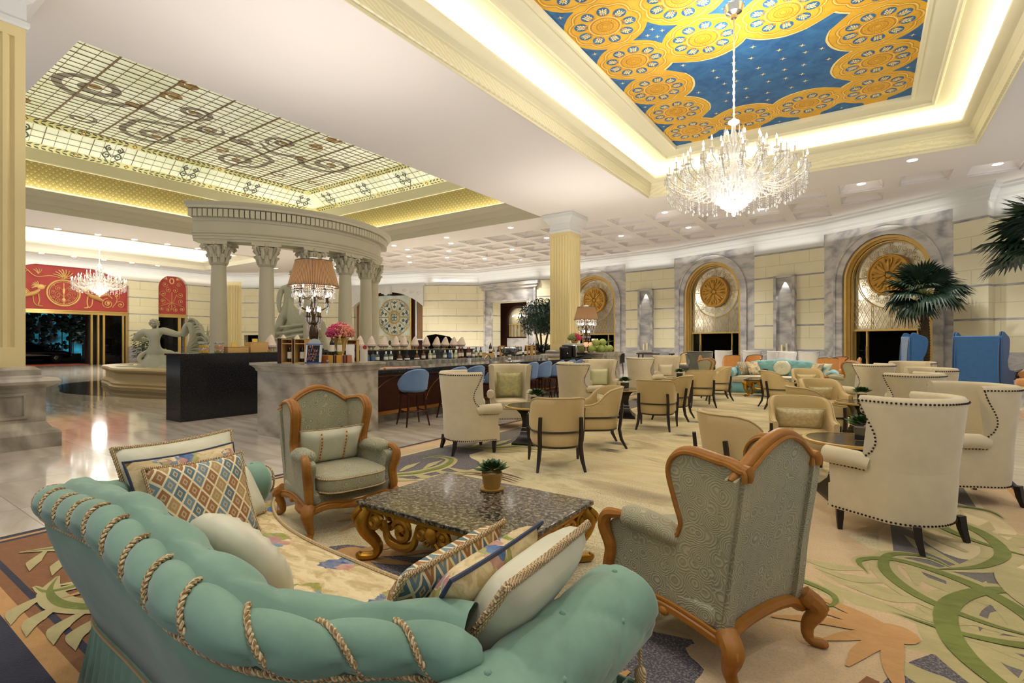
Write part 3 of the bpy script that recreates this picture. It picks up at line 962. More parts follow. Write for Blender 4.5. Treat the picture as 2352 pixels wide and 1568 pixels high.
# ------------------------------------------------------------------ square fluted pillars
def pillar(name, x, y, label):
    t = thing(name, label, 'pillar', (x, y, 0)); t['kind'] = 'structure'
    b = MB(); b.sq([(.78, 0), (.78, .2), (.76, .24), (.7, .27), (.66, .33), (.64, .36)]); b.sq([(.64, .36), (.64, .84), (.68, .86), (.76, .9), (.78, .94), (.75, .98), (.62, 1.0), (.6, 1.02), (.6, 1.1), (.54, 1.14)])
    for s in (-1, 1):
        for ax in (0, 1):
            def pt(u, o, z): return (s * o, u, z) if ax == 0 else (u, s * o, z)
            for (u0, u1, z0, z1) in ((-.44, .44, .741, .78), (-.44, .44, .42, .459), (-.44, -.4, .46, .74), (.4, .44, .46, .74)):
                a = pt(u0, .64, z0); c = pt(u1, .66, z1); b.bb(a, c)
    b.build('plinth', MT['pmarble'], t, flat=True)
    b = MB(); h = .46; n = 6; poly = []
    for k in range(4):
        a = k * PI / 2
        pts = [(-h, -h)]
        for i in range(n):
            u0 = -h + .09 + i * (2 * h - .18) / n + .022; u1 = -h + .09 + (i + 1) * (2 * h - .18) / n - .022
            pts += [(u0, -h), (u0 + .015, -h + .03), ((u0 + u1) / 2, -h + .04), (u1 - .015, -h + .03), (u1, -h)]
        poly += [(px * cos(a) - py * sin(a), px * sin(a) + py * cos(a)) for px, py in pts]
    b.prism(poly, 1.42, 5.8); b.bb((-h, -h, 1.13), (h, h, 1.42)); b.bb((-h, -h, 5.8), (h, h, 5.96))
    b.build('fluted_shaft', MT['pillar'], t, ang=25)
    b = MB(); b.sq([(.48, 5.95), (.5, 5.98), (.5, 6.04), (.47, 6.06), (.47, 6.3), (.52, 6.33), (.56, 6.4), (.66, 6.5), (.69, 6.53), (.69, 6.69)])
    b.build('capital', MT['stonewhite'], t, flat=True)
    return t


pillar('pillar', -10.33, 1.58, 'cream square fluted pillar on a grey marble plinth at the left edge')
pillar('pillar', -10.33, 18.75, 'cream square fluted pillar behind the far end of the bar')
# ------------------------------------------------------------------ walls
def frame(p0, p1):
    d = Vector((p1[0] - p0[0], p1[1] - p0[1], 0)); L = d.length; d.normalize(); n = Vector((-d.y, d.x, 0))
    return Matrix(((d.x, n.x, 0, p0[0]), (d.y, n.y, 0, p0[1]), (0, 0, 1, 0), (0, 0, 0, 1))), L


def arch_pts(c, w, zs, rise=None, n=28):
    """points of an arch head from left to right"""
    if rise is None: return [(c - w * cos(PI * i / n), zs + w * sin(PI * i / n)) for i in range(n + 1)]
    r = (w * w + rise * rise) / (2 * rise); a = math.asin(w / r); z0 = zs + rise - r
    return [(c + r * sin(-a + 2 * a * i / n), z0 + r * cos(-a + 2 * a * i / n)) for i in range(n + 1)]


def wall_holed(name, p0, p1, z1, holes, mat, label=None, depth=.35):
    """a wall face with arched or square openings [(centre, half width, spring, rise or None, sill)] and reveals"""
    M, L = frame(p0, p1); b = MB(M); x = 0.0
    for c, w, zs, rise, sill in holes:
        b.add([(x, 0, 0), (c - w, 0, 0), (c - w, 0, z1), (x, 0, z1)], [(0, 1, 2, 3)])
        P = [(c - w, zs), (c + w, zs)] if rise == 0 else arch_pts(c, w, zs, rise)
        for (xa, za), (xb, zb) in zip(P, P[1:]):
            b.add([(xa, 0, za), (xb, 0, zb), (xb, 0, z1), (xa, 0, z1)], [(0, 1, 2, 3)])
            b.add([(xa, 0, za), (xa, depth, za), (xb, depth, zb), (xb, 0, zb)], [(0, 1, 2, 3)])
        if sill: b.add([(c - w, 0, 0), (c + w, 0, 0), (c + w, 0, sill), (c - w, 0, sill)], [(0, 1, 2, 3)])
        for sx in (-w, w): b.add([(c + sx, 0, sill), (c + sx, depth, sill), (c + sx, depth, zs), (c + sx, 0, zs)], [(0, 1, 2, 3)])
        x = c + w
    b.add([(x, 0, 0), (L, 0, 0), (L, 0, z1), (x, 0, z1)], [(0, 1, 2, 3)])
    return struct(b.build(name, mat, flat=True), label)


def archring(b, c, w0, w1, zs, y0, y1, mi=0, legs=0.0, n=28):
    """solid ring moulding around an arch, with straight legs down to z = legs"""
    A = [(c - w0, legs)] + arch_pts(c, w0, zs, None, n) + [(c + w0, legs)]; B = [(c - w1, legs)] + arch_pts(c, w1, zs, None, n) + [(c + w1, legs)]
    rings = [[(a[0], y1, a[1]), (a[0], y0, a[1]), (q[0], y0, q[1]), (q[0], y1, q[1])] for a, q in zip(A, B)]
    b.loft(rings, True, True, mi)


W = dict(entr=((-41, 3), (-41, 20.0)))
# the entrance wall with two red arches
wall_holed('wall_left', (-41, 3), (-41, 20), 6.7, [(7.3, 3.36, 5.25, 1.1, 0), (13.35, .95, 5.3, None, 0)], MT['block'], 'cream block wall with red arched doorways', .9)
wall_holed('wall_back', (-41, 20), (-40.25, 20.84), 6.7, [], MT['pillar'])
b = MB(frame((-41, 20), (-40.25, 20.84))[0])
for i in range(9): b.bb((.08 + .11 * i, -.03, 1.2), (.14 + .11 * i, .01, 5.9))
struct(b.build('trim_4', MT['pillar'], flat=True))
wall_holed('wall_back.001', (-40.25, 20.84), (-33.1, 25.7), 6.7, [(.95, .75, 2.0, 0, 0)], MT['block'], 'cream block wall with thin grey marble bands', .6)
wall_holed('wall_back.002', (-33.1, 25.7), (-26.66, 27.59), 6.7, [(3.2, 3.0, 4.2, 1.3, 0)], MT['block'], 'cream wall around the stained glass window', .5)
wall_holed('wall_back.003', (-26.66, 27.59), (-25.7, 28.0), 6.7, [], MT['block'])
wall_holed('wall_back.004', (-25.7, 28.0), (-23.62, 29.71), 6.7, [], MT['block'])
wall_holed('wall_back.005', (-23.62, 29.71), (-18.07, 29.28), 6.7, [(2.95, 1.62, 4.3, 0, 0)], MT['block'], 'cream wall around the grey marble doorway', .9)
wall_holed('wall_back.006', (-18.07, 29.28), (-16.6, 29.7), 6.7, [], MT['block'])
wall_holed('wall_right', (-16.6, 29.7), (-11.97, 29.23), 6.7, [(2.3, 1.66, 4.0, None, 0)], MT['grey'], 'grey marble wall of the first arch', .5)
wall_holed('wall_right.001', (-11.97, 29.23), (-8.93, 28.87), 6.7, [], MT['block'], 'cream pier between arches')
wall_holed('wall_right.002', (-8.93, 28.87), (-4.53, 27.2), 6.7, [(2.32, 1.66, 4.0, None, 0)], MT['grey'], 'grey marble wall of the middle arch', .5)
wall_holed('wall_right.003', (-4.53, 27.2), (-1.56, 26.16), 6.7, [], MT['block'], 'cream pier between arches')
wall_holed('wall_right.004', (-1.56, 26.16), (2.47, 23.57), 6.7, [(2.5, 1.68, 4.0, None, 0)], MT['grey'], 'grey marble wall of the nearest arch', .5)
wall_holed('wall_right.005', (2.47, 23.57), (3.28, 22.9), 6.7, [], MT['block'])
wall_holed('wall_right.006', (3.28, 22.9), (3.5, 23.35), 6.7, [], MT['block'])
wall_holed('wall_right.007', (3.5, 23.35), (7.5, 20.6), 6.7, [], MT['block'])

# crown moulding along the walls
pts = [(-41, 3), (-41, 20.0), (-40.25, 20.84), (-33.1, 25.7), (-26.66, 27.59), (-25.7, 28.0), (-23.62, 29.71), (-18.07, 29.28), (-16.6, 29.7), (-11.97, 29.23), (-8.93, 28.87), (-4.53, 27.2), (-1.56, 26.16), (2.47, 23.57), (3.28, 22.9), (3.5, 23.35), (7.5, 20.6)]
prof = [(.0, 6.16), (.05, 6.17), (.06, 6.24), (.1, 6.27), (.13, 6.36), (.24, 6.46), (.36, 6.52), (.38, 6.6), (.5, 6.63), (.52, 6.7)]
b = MB(); rings = []
for i, p in enumerate(pts):
    a = Vector(p); n = Vector((0, 0))
    if i > 0: d = (a - Vector(pts[i - 1])).normalized(); n += Vector((d.y, -d.x))
    if i < len(pts) - 1: d = (Vector(pts[i + 1]) - a).normalized(); n += Vector((d.y, -d.x))
    n.normalize(); rings.append([(p[0] + n.x * o, p[1] + n.y * o, z) for o, z in prof])
b.loft(rings, False, False)
for i, j in ((2, 3), (3, 4), (4, 5), (5, 6), (6, 7), (7, 8), (9, 10), (11, 12), (13, 14), (15, 16)):
    M, L = frame(pts[i], pts[j]); q = MB(M); q.bb((0, -.03, 5.72), (L, .02, 6.2)); q.bb((0, -.06, 5.7), (L, .02, 5.76)); b.add(q.v, q.f)
struct(b.build('trim_5', MT['stonewhite'], ang=25), 'white crown moulding along the walls')
for i, j in ((1, 3), (3, 4), (4, 6), (6, 7), (7, 8), (8, 9), (9, 10), (10, 11), (11, 12), (12, 13), (15, 16), (0, 1)):  # added strips without a fixture, brightening the ceiling along the walls
    M, L = frame(pts[i], pts[j]); l = bpy.data.lights.new('added_ceiling_uplight', 'AREA'); l.shape = 'RECTANGLE'; l.size = L - .3; l.size_y = .08; l.energy = 1.3 * L; l.color = (1, .96, .9)
    o = bpy.data.objects.new('added_ceiling_uplight', l); COL.objects.link(o); q = M @ Vector((L / 2, -.3, 5.9)); o.matrix_world = Matrix.Translation(q) @ Matrix.Rotation(math.atan2(M[1][0], M[0][0]), 4, 'Z') @ Matrix.Rotation(PI - .35, 4, 'X')

# ------------------------------------------------------------------ three arched entrances with gold grilles
def medallion(b, c, z, y, r, mi):
    prof = [(0, 0), (.16, 0), (.19, -.05), (.9, -.05), (.92, -.1), (.97, -.11), (1.0, -.08), (1.0, .06)]
    rings = []
    for rr, yy in [(p[0] * r, p[1]) for p in prof]:
        rings.append([(c + rr * cos(2 * PI * j / 40), y + yy, z + rr * sin(2 * PI * j / 40)) for j in range(40)])
    b.loft(rings, True, True, mi)
    b.ell((c, y - .06, z), (.14 * r, .07, .14 * r), 12, 8, mi)
    for i in range(8):
        a = 2 * PI * i / 8; ux, uz = cos(a), sin(a)
        b.tube([(c + .2 * r * ux, y - .07, z + .2 * r * uz), (c + .5 * r * ux, y - .1, z + .5 * r * uz), (c + .78 * r * ux, y - .07, z + .78 * r * uz)], [.04 * r, .1 * r, .03 * r], 8, mi)
        for s in (-1, 1):
            q = a + s * .25; b.tube([(c + .42 * r * cos(q - s * .12), y - .07, z + .42 * r * sin(q - s * .12)), (c + .66 * r * cos(q), y - .09, z + .66 * r * sin(q)), (c + .8 * r * cos(q - s * .05), y - .08, z + .8 * r * sin(q - s * .05)), (c + .72 * r * cos(q - s * .16), y - .08, z + .72 * r * sin(q - s * .16))], [.03 * r, .05 * r, .05 * r, .03 * r], 6, mi)


def curl(cx, cz, r, a0, turns, sgn, y, n=14): return [(x, y, z) for x, z in spiral(cx, cz, r, turns, a0, n, sgn, .15)]


def arched_entrance(p0, p1, c, label, dt=1.98):
    M, L = frame(p0, p1)
    rz = math.atan2(M[1][0], M[0][0])
    t = thing('arched_entrance', label, 'arched doorway', (p0[0], p0[1], 0), rz, 'arched entrances along the right wall')
    t['kind'] = 'structure'
    w, zs = 1.66, 4.0
    b = MB(); archring(b, c, w + .02, w + .28, zs, -.06, .02); archring(b, c, w + .28, w + .36, zs, -.1, .02)
    b.build('stone_surround', MT['grey'], t, ang=25)
    b = MB(); archring(b, c, w - .1, w, zs, .02, .3); archring(b, c, w - .18, w - .1, zs, .16, .36); archring(b, c, w - .24, w - .2, zs, .22, .36)
    b.build('gold_frame', MT['gold'], t, ang=25)
    wi = w - .22
    b = MB(); P = arch_pts(c, wi, zs); b.poly([(c - wi, .42, dt), (c + wi, .42, dt)] + [(x, .42, z) for x, z in P[::-1]])
    b.build('mirror_pane', MT['mirror'], t, flat=True)
    b = MB(); y = .36
    b.bb((c - wi, y - .03, dt - .06), (c + wi, y + .05, dt + .02))
    zc = 4.12
    b.tube([(c + 1.32 * cos(a), y, zc + 1.32 * sin(a)) for a in (2 * PI * i / 48 for i in range(48))], .02, 5, 0, True)
    for i in range(16):
        a = 2 * PI * i / 16
        if i % 2 == 0: b.tube([(c + .8 * cos(a), y, zc + .8 * sin(a)), (c + 1.32 * cos(a), y, zc + 1.32 * sin(a))], .012, 4)
        for s in (-1, 1):
            b.tube(curl(c + 1.1 * cos(a + .1 * s), zc + 1.1 * sin(a + .1 * s), .12, a + PI / 2 * s, 1.3, s, y), .008, 4)
            b.tube(curl(c + .93 * cos(a + .18 * s), zc + .93 * sin(a + .18 * s), .09, a, 1.2, -s, y), .008, 4)
    for i in range(9):
        a = PI * (i + .5) / 9
        b.tube(curl(c + 1.42 * cos(a), zs + 1.42 * sin(a) * .97, .07, a, 1.2, 1, y), .008, 4)
    n = 14
    for i in range(-8, n + 1):
        for s in (1, -1):
            seg_ = []
            for k in range(21):
                z = dt + k * .05 * 1.25; x = c - wi + (i + (k * .05 * 1.25) / .21 * .5 * s + (4 if s < 0 else 0)) * (2 * wi / n)
                if abs(x - c) <= wi and (x - c) ** 2 + (z - zc) ** 2 > 1.3 ** 2 and z < 3.6: seg_.append((x, y, z))
            if len(seg_) > 1: b.tube([seg_[0], seg_[-1]], .009, 4)
    for x in (-wi, -wi * .5, 0, wi * .5, wi):
        zt = zc - math.sqrt(max(0, 1.32 ** 2 - x * x)) if abs(x) < 1.32 else 4.1
        b.tube([(c + x, y, dt), (c + x, y, zt)], .014, 4)
    b.build('grille', MT['gold'], t)
    b = MB(); medallion(b, c, zc, .3, .82, 0); b.build('medallion', MT['medgold'], t)
    b = MB(); b.bb((c - wi, .5, 0), (c + wi, 2.6, dt)); b.build('black_recess_block', MT['void'], t, flat=True)  # solid block; the opening's unlit depth is put into its black colour
    for s in (-1, 1):
        b = MB(); x0 = c + s * (wi - .02); x1 = c + s * (wi - .5); b.bb((min(x0, x1), .44, .02), (max(x0, x1), .47, dt - .06))
        d = b.build('door_leaf', MT['darkglass'], t, flat=True)
        h = MB()
        for xx in (x0, x1): h.bb((xx - .03, .4, 0), (xx + .03, .5, dt - .06))
        h.tube([(x1 - s * .0, .37, .8), (x1, .37, 1.3)], .02, 6)
        h.build('gold_stile', MT['gold'], d, flat=True)
    return t


arched_entrance((-16.6, 29.7), (-11.97, 29.23), 2.3, 'arched gold grille doorway behind the far bar lamp')
arched_entrance((-8.93, 28.87), (-4.53, 27.2), 2.32, 'arched gold grille doorway above the grey wing chair')
arched_entrance((-1.56, 26.16), (2.47, 23.57), 2.5, 'largest arched gold grille doorway behind the palm tree')

# niches with candles on the piers
for (p0, p1, c, w_, lab) in (((-11.97, 29.23), (-8.93, 28.87), 1.35, .4, 'tall marble wall niche between the two farther arches'), ((-4.53, 27.2), (-1.56, 26.16), 1.5, .42, 'tall marble wall niche between the middle and nearest arches')):
    M, L = frame(p0, p1); t = thing('wall_niche', lab, 'niche', (p0[0], p0[1], 0), math.atan2(M[1][0], M[0][0])); t['kind'] = 'structure'
    b = MB(); b.bb((c - w_, -.05, .95), (c + w_, .0, 4.5)); b.build('back_panel', MT['grey'], t, flat=True)
    b = MB()
    for s in (-1, 1): b.bb((c + s * w_ - .06, -.2, .95), (c + s * w_ + .06, 0, 4.55))
    b.bb((c - w_ - .06, -.2, 4.45), (c + w_ + .06, 0, 4.55)); b.bb((c - w_ - .06, -.24, .9), (c + w_ + .06, 0, 1.0)); b.build('surround', MT['grey'], t, flat=True)
    for i, s in enumerate((-.11, .11)):
        q = M @ Vector((c + s, -.14, 1.0)); k = MB(); k.lathe([(.045, 0), (.045, .34 + .06 * i), (.03, .35 + .06 * i)], (0, 0, 0), 10)
        o = k.build('pillar_candle', plain('candle_wax', 'f2e2b4', .5)); o.location = q
        tag(o, ('shorter' if i == 0 else 'taller') + ' cream pillar candle in the ' + ('farther' if p0[0] < -10 else 'nearer') + ' wall niche', 'candle', 'candles in the wall niches')
    sp = bpy.data.lights.new('niche_light', 'SPOT'); sp.energy = 60; sp.spot_size = R(50); sp.color = (1, .95, .85); so = bpy.data.objects.new('niche_light', sp); COL.objects.link(so); so.location = M @ Vector((c, -.13, 4.42))

# ------------------------------------------------------------------ entrance doors
def reliefmat():
    t = NT('red_plaster', 'a83c38', .7); t.color(t.mix(t.noise(t.co(), 1.5, 4), '9c3632', 'b4453f')); return t.mat


MT['red'] = reliefmat(); MT['relief'] = plain('relief_gold', 'e2b872', .5, .15)


def T3(pts, y): return [(a, y, b_) for a, b_ in pts]


def redarch(name, c, w, zs, rise, z0, label, big):
    t = thing(name, label, 'doorway', (-41, 3, 0), PI / 2); t['kind'] = 'structure'
    P = arch_pts(c, w, zs, rise)
    b = MB(); b.poly(T3([(c - w, z0), (c + w, z0)] + P[::-1], .3)); b.build('red_panel', MT['red'], t, flat=True)
    r = MB(); y = .27; cz = z0

    def sw(path, wd): r.tube(spline(T3(path, y), 5), wd, 5, 0, flat=.6)

    def vol(cx, z, rad, a0, tn, sg, wd, tail=None):
        s = T3(spiral(cx, z, rad, tn, a0, 22, sg, .15), y); n = len(s)
        r.tube(s, [wd * (.6 + .4 * i / n) for i in range(n)], 5, flat=.6); r.ell((s[-1][0], y, s[-1][2]), (wd * 1.5, .04, wd * 1.5), 8, 5)
        if tail: sw(tail + [(s[0][0], s[0][2])], wd * .7)

    def frond(x, z, a, l_, n=5, sp=.3, wd=.045):
        for i in range(n):
            q = a + (i - (n - 1) / 2) * sp
            sw([(x, z), (x + .6 * l_ * cos(q), z + .6 * l_ * sin(q)), (x + l_ * cos(q + .15), z + l_ * sin(q + .15))], wd)
    if big:
        for rad, wd in ((.8, .05), (.7, .02)): r.tube(T3(arc(c, z0 + 1.08, rad, 0, 2 * PI, 40)[:-1], y), wd, 6, 0, True)
        sw([(c, z0 + .4), (c, z0 + 1.7)], .045); r.ell((c, y, z0 + 1.2), (.07, .05, .2), 8, 6); r.ell((c, y, z0 + .65), (.1, .05, .12), 8, 6)
        for s in (-1, 1):
            for zz, rd in ((.6, .17), (.95, .2), (1.35, .17)):
                vol(c + s * .28, z0 + zz, rd, PI / 2, 1.3, -s, .022, [(c + s * .04, z0 + zz - .1)]); vol(c + s * .5, z0 + zz + .18, .13, -PI / 2, 1.2, s, .02)
            frond(c, z0 + 2.0, PI / 2 + s * .5, .55, 4, .35, .05)
            sw([(c, z0 + 1.95), (c + s * .6, z0 + 2.1), (c + s * 1.3, z0 + 2.0), (c + s * 1.7, z0 + 2.35)], .04); vol(c + s * 1.9, z0 + 2.3, .3, PI, 1.2, s, .04); frond(c + s * 1.2, z0 + 2.15, PI / 2, .35, 4, .4, .035)
            vol(c + s * 2.55, z0 + 2.05, .28, 0, 1.3, -s, .045); frond(c + s * 2.1, z0 + 1.85, PI / 2 + s * -.8, .35, 5, .3, .035)
            # winged beast in relief: body, chest, legs, raised wing and coiled tail
            body = [(c + s * 1.15, z0 + 1.2), (c + s * 1.35, z0 + 1.0), (c + s * 1.7, z0 + .85), (c + s * 2.0, z0 + .7)]
            r.tube(spline(T3(body, y), 5), [.14 + .12 * sin(PI * i / 15) for i in range(16)], 8, flat=.5)
            for k in range(6): sw([(c + s * (1.55 + .05 * k), z0 + .95), (c + s * (1.75 + .1 * k), z0 + 1.2 - .02 * k), (c + s * (2.2 + .06 * k), z0 + 1.35 - .09 * k)], .045)
            r.ell((c + s * 1.08, y, z0 + 1.38), (.2, .07, .17), 9, 6); frond(c + s * 1.2, z0 + 1.38, PI / 2 - s * .9, .32, 6, .35, .045)
            sw([(c + s * .95, z0 + 1.35), (c + s * .85, z0 + 1.5)], .05)
            sw([(c + s * 1.2, z0 + .95), (c + s * 1.15, z0 + .55), (c + s * 1.2, z0 + .25), (c + s * 1.0, z0 + .2)], .06); sw([(c + s * 1.45, z0 + .8), (c + s * 1.4, z0 + .4), (c + s * 1.25, z0 + .22)], .05)
            vol(c + s * 2.25, z0 + .55, .36, PI / 2, 1.9, s, .06); vol(c + s * 2.95, z0 + .5, .3, PI, 1.4, -s, .045); vol(c + s * 2.75, z0 + 1.1, .22, -PI / 2, 1.3, s, .04); vol(c + s * 3.05, z0 + 1.5, .2, 0, 1.3, s, .035)
            sw([(c + s * 2.5, z0 + .3), (c + s * 2.75, z0 + .75), (c + s * 2.7, z0 + 1.1)], .035)
    else:
        r.tube(T3([(c + .13 * cos(a), z0 + 2.4 + .19 * sin(a)) for a in (2 * PI * i / 20 for i in range(20))], y), .04, 6, 0, True)
        for s in (-1, 1):
            vol(c + s * .2, z0 + 1.75, .22, PI / 2, 1.3, -s, .035); vol(c + s * .55, z0 + 1.45, .24, PI, 1.4, s, .035, [(c + s * .1, z0 + .9)]); vol(c + s * .6, z0 + .95, .22, -PI / 2, 1.3, -s, .035)
            vol(c + s * .25, z0 + .35, .2, PI / 2, 1.4, s, .035, [(c, z0 + .9)]); vol(c + s * .66, z0 + .4, .2, PI / 2, 1.4, -s, .035, [(c + s * .05, z0 + .85)]); vol(c + s * .45, z0 + 2.15, .2, 0, 1.3, s, .03); frond(c + s * .3, z0 + 2.5, PI / 2 - s * .8, .28, 4, .4, .03)
        sw([(c, z0 + .3), (c, z0 + 1.6)], .035)
    r.build('scroll_relief', MT['relief'], t)
    f = MB(); f.bb((c - w, .2, z0 - .22), (c + w, .5, z0)); f.bb((c - w, .14, z0 - .05), (c + w, .3, z0 + .02))
    posts = [-3.3, -2.6, -2.42, -2.0, 1.4, 1.75, 2.05, 3.1, 3.3] if big else [-.9, .9, .45, .55]
    for px in posts: f.bb((c + px - .05, .25, 0), (c + px + .05, .45, z0 - .2))
    f.build('gold_door_frame', MT['gold'], t, flat=True)
    g_ = MB()
    for a, q in (((-2.6, -2.42), (2.05, 3.1), (-3.3, -2.6)) if big else ((-.9, .5),)): g_.bb((c + a, .33, .05), (c + q, .35, z0 - .2))
    g_.build('door_glass', MT['darkglass'], t, flat=True)
    return t


redarch('arched_entrance', 7.3, 3.36, 5.25, 1.1, 3.45, 'wide entrance doorway under the red relief arch', True)
redarch('arched_entrance', 13.35, .95, 5.3, None, 3.45, 'narrow doorway under the tall red relief arch', False)
b = MB(); b.bb((-43.4, 15.2, 0), (-41.9, 15.35, 4)); b.bb((-43.4, 17.3, 0), (-41.9, 17.45, 4)); b.bb((-43.5, 15.2, 0), (-43.4, 17.4, 4)); b.bb((-43.4, 15.2, 3.6), (-41.95, 17.4, 3.8))
struct(b.build('wall_outer', plain('blue_grey_wall', '4a5258', .6), flat=True))

# outside the door: forecourt, car, hedge and night backdrop
b = MB(); b.add([(-75, -10, -.02), (-41.0, -10, -.02), (-41.0, 16, -.02), (-75, 16, -.02)], [(0, 1, 2, 3)]); struct(b.build('ground', plain('asphalt', '1c1c1e', .5), flat=True))
b = MB(); b.bb((-44.5, 6.9, -.02), (-42.0, 11.9, .0)); tag(b.build('entrance_mat', plain('red_mat', 'c65a44', .9), flat=True), 'red entrance mat outside the glass doors', 'mat')
b = MB(); b.bb((-43.6, 12.0, 0), (-43.1, 15.2, 3.6)); struct(b.build('wall_outer.001', plain('brown_panel', '3b3128', .5), flat=True))
b = MB()
for i in range(900):
    x, y, z = random.uniform(-53.4, -52.3), random.uniform(3, 13), random.uniform(.1, 1.3)
    b.ell((x, y, z), random.uniform(.06, .14), 5, 3)
tag(b.build('hedge', MT['leafdark']), 'clipped dark hedge beyond the parked car', 'hedge')
b = MB(); b.bb((-52.0, 2, 0), (-51.8, 14, .55)); struct(b.build('wall_outer.002', plain('low_wall', '55524c', .7), flat=True))
night = NT('lit_facade', '0a1a24', .5); v = night.co(); s_ = night.sep(v)
lit = night.m('GREATER_THAN', night.m('FRACT', night.m('MULTIPLY', s_[1], 1.1)), .12)
nz = night.ramp(night.noise(v, .5, 3), [(.45, 0.), (.7, 1.)])
night.emit(lin('1f7f96'), 1.0); night.set('Emission Strength', night.m('MULTIPLY', night.m('MULTIPLY', lit, nz), 1.1))
b = MB(); b.bb((-72, 7.5, -.02), (-70, 19, 6.5)); tag(b.build('lit_building', night.mat, flat=True), 'blue lit glass building far outside the entrance', 'building')
b = MB()
for k in range(5):
    cx, cy = -60 + random.uniform(-2, 2), 4 + 2.8 * k
    for i in range(170): b.ell((cx + random.gauss(0, .9), cy + random.gauss(0, 1.0), 3.2 + random.gauss(0, .9)), random.uniform(.12, .3), 5, 3)
    b.tube([(cx, cy, 0), (cx, cy, 3)], .12, 6)
tag(b.build('night_shrubbery', MT['leafdark']), 'dark trees beyond the hedge at night', 'trees', kind='stuff')
# parked saloon car
t = thing('parked_car', 'black saloon car parked outside the entrance', 'car', (-48.4, 10.0, 0), PI / 2)
def secs(L): return L
b = MB(); rings = []
for x, zb, zt, hw in [(-2.4, .45, .62, .6), (-2.35, .3, .9, .8), (-1.9, .25, 1.0, .9), (-.9, .24, 1.0, .92), (.3, .24, .98, .92), (1.2, .24, .94, .9), (2.0, .26, .86, .86), (2.35, .32, .76, .74), (2.42, .45, .6, .55)]:
    rings.append([(x, -hw, zb), (x, hw, zb), (x, hw * 1.0, (zb + zt) / 2), (x, hw * .9, zt), (x, -hw * .9, zt), (x, -hw, (zb + zt) / 2)])
b.loft(rings); body = b.build('body', plain('car_paint', '0d0b0c', .12, coat=1.0), t, sub=1)
b = MB(); rings = []
for x, zt, hw in [(-1.85, 1.0, .78), (-1.0, 1.42, .66), (.1, 1.46, .66), (1.1, .98, .74)]: rings.append([(x, -hw, .95), (x, hw, .95), (x, hw * .85, zt), (x, -hw * .85, zt)])
b.loft(rings); b.build('cabin', MT['darkglass'], t, ang=20)
for x in (-1.5, 1.45):
    for s in (-1, 1):
        w_ = MB(Matrix.Translation((x, s * .86, .34)) @ Matrix.Rotation(PI / 2, 4, 'X')); w_.lathe([(.2, -.1), (.33, -.11), (.34, -.08), (.34, .08), (.33, .11), (.2, .1)], n=20)
        tw = w_.build('wheel', plain('tyre', '121212', .8), t)
        w_ = MB(Matrix.Translation((x, s * .86, .34)) @ Matrix.Rotation(PI / 2, 4, 'X')); w_.lathe([(.0, -.1), (.06, -.12), (.21, -.08), (.21, .08), (.06, .12), (.0, .1)], n=20)
        for k in range(10): w_.box((.12 * cos(k * PI / 5), .12 * sin(k * PI / 5), 0), (.2, .02, .24), 0, k * PI / 5)
        w_.build('rim', MT['silver'], tw)
b = MB(); b.bb((-2.43, -.78, .66), (-2.3, -.45, .8)); b.bb((-2.43, .45, .66), (-2.3, .78, .8)); b.build('tail_lamp', NT('tail_red', '7a1410', .3).emit(lin('b01c14'), .4).mat, t, flat=True)
b = MB()
for s in (-1, 1): b.bb((-1.9, s * .93 - .01, .5), (1.9, s * .93 + .01, .53))
b.build('chrome_strip', MT['silver'], t, flat=True)

# ------------------------------------------------------------------ stained glass window with carved white arch
M, L = frame((-33.1, 25.7), (-26.66, 27.59)); t = thing('stained_window', 'round patterned stained glass window in a gold frame beyond the bar', 'window', (-33.1, 25.7, 0), math.atan2(M[1][0], M[0][0])); t['kind'] = 'structure'
c = 3.6; b = MB(); b.bb((c - 1.55, .36, .9), (c + 1.45, .38, 5.0)); b.build('glass_pane', backlit('window_glass', '9fa694', 'c2c8b8', .12, 1.5), t, flat=True)
b = MB(); zc = 3.35
for r, w_ in ((.42, .05), (.5, .025), (1.38, .035)): b.tube([(c + r * cos(a), .32, zc + r * sin(a)) for a in (2 * PI * i / 40 for i in range(40))], w_, 6, 0, True)
for i in range(10):
    a = 2 * PI * i / 10; b.tube([(c + .5 * cos(a), .32, zc + .5 * sin(a)), (c + 1.38 * cos(a), .32, zc + 1.38 * sin(a))], .03, 4)
for x in (-1.5, 1.42): b.bb((c + x - .05, .26, .9), (c + x + .05, .38, 5.0))
for z in (1.05, 1.7, 1.9): b.bb((c - 1.5, .28, z - .03), (c + 1.42, .36, z + .03))
for x in (-.75, 0, .75): b.bb((c + x - .025, .28, .9), (c + x + .025, .36, 1.9))
b.build('gold_bars', MT['gold'], t)
b = MB()
for i in range(4):
    a = PI / 4 + PI / 2 * i; b.tube([(c + .17 * cos(a) + .13 * cos(q), .31, zc + .17 * sin(a) + .13 * sin(q)) for q in (2 * PI * k / 16 for k in range(16))], .018, 4, 0, True)
for i in range(10):
    a = 2 * PI * (i + .5) / 10
    for rr in (.8, 1.1):
        for k in range(4): b.ell((c + rr * cos(a) + .07 * cos(k * PI / 2 + a), .34, zc + rr * sin(a) + .07 * sin(k * PI / 2 + a)), (.05, .01, .05), 6, 4)
    for s in (-1, 1): b.tube(curl(c + 1.18 * cos(a + .14 * s), zc + 1.18 * sin(a + .14 * s), .12, a, 1.2, s, .33), .014, 4)
for x in (-1.1, -.4, .4, 1.1): b.ell((c + x, .34, 1.4), (.13, .01, .2), 8, 5)
b.build('leading', plain('lead_dark', '2c2a26', .5), t)
b = MB()
for x0, x1 in ((.25, 1.4), (5.6, 6.15)): b.bb((x0, .3, 1.7), (x1, .34, 4.7))
b.build('side_panels', plain('brown_panel_fabric', '8a6a4a', .8, var=.2, scale=12), t, flat=True)
b = MB()
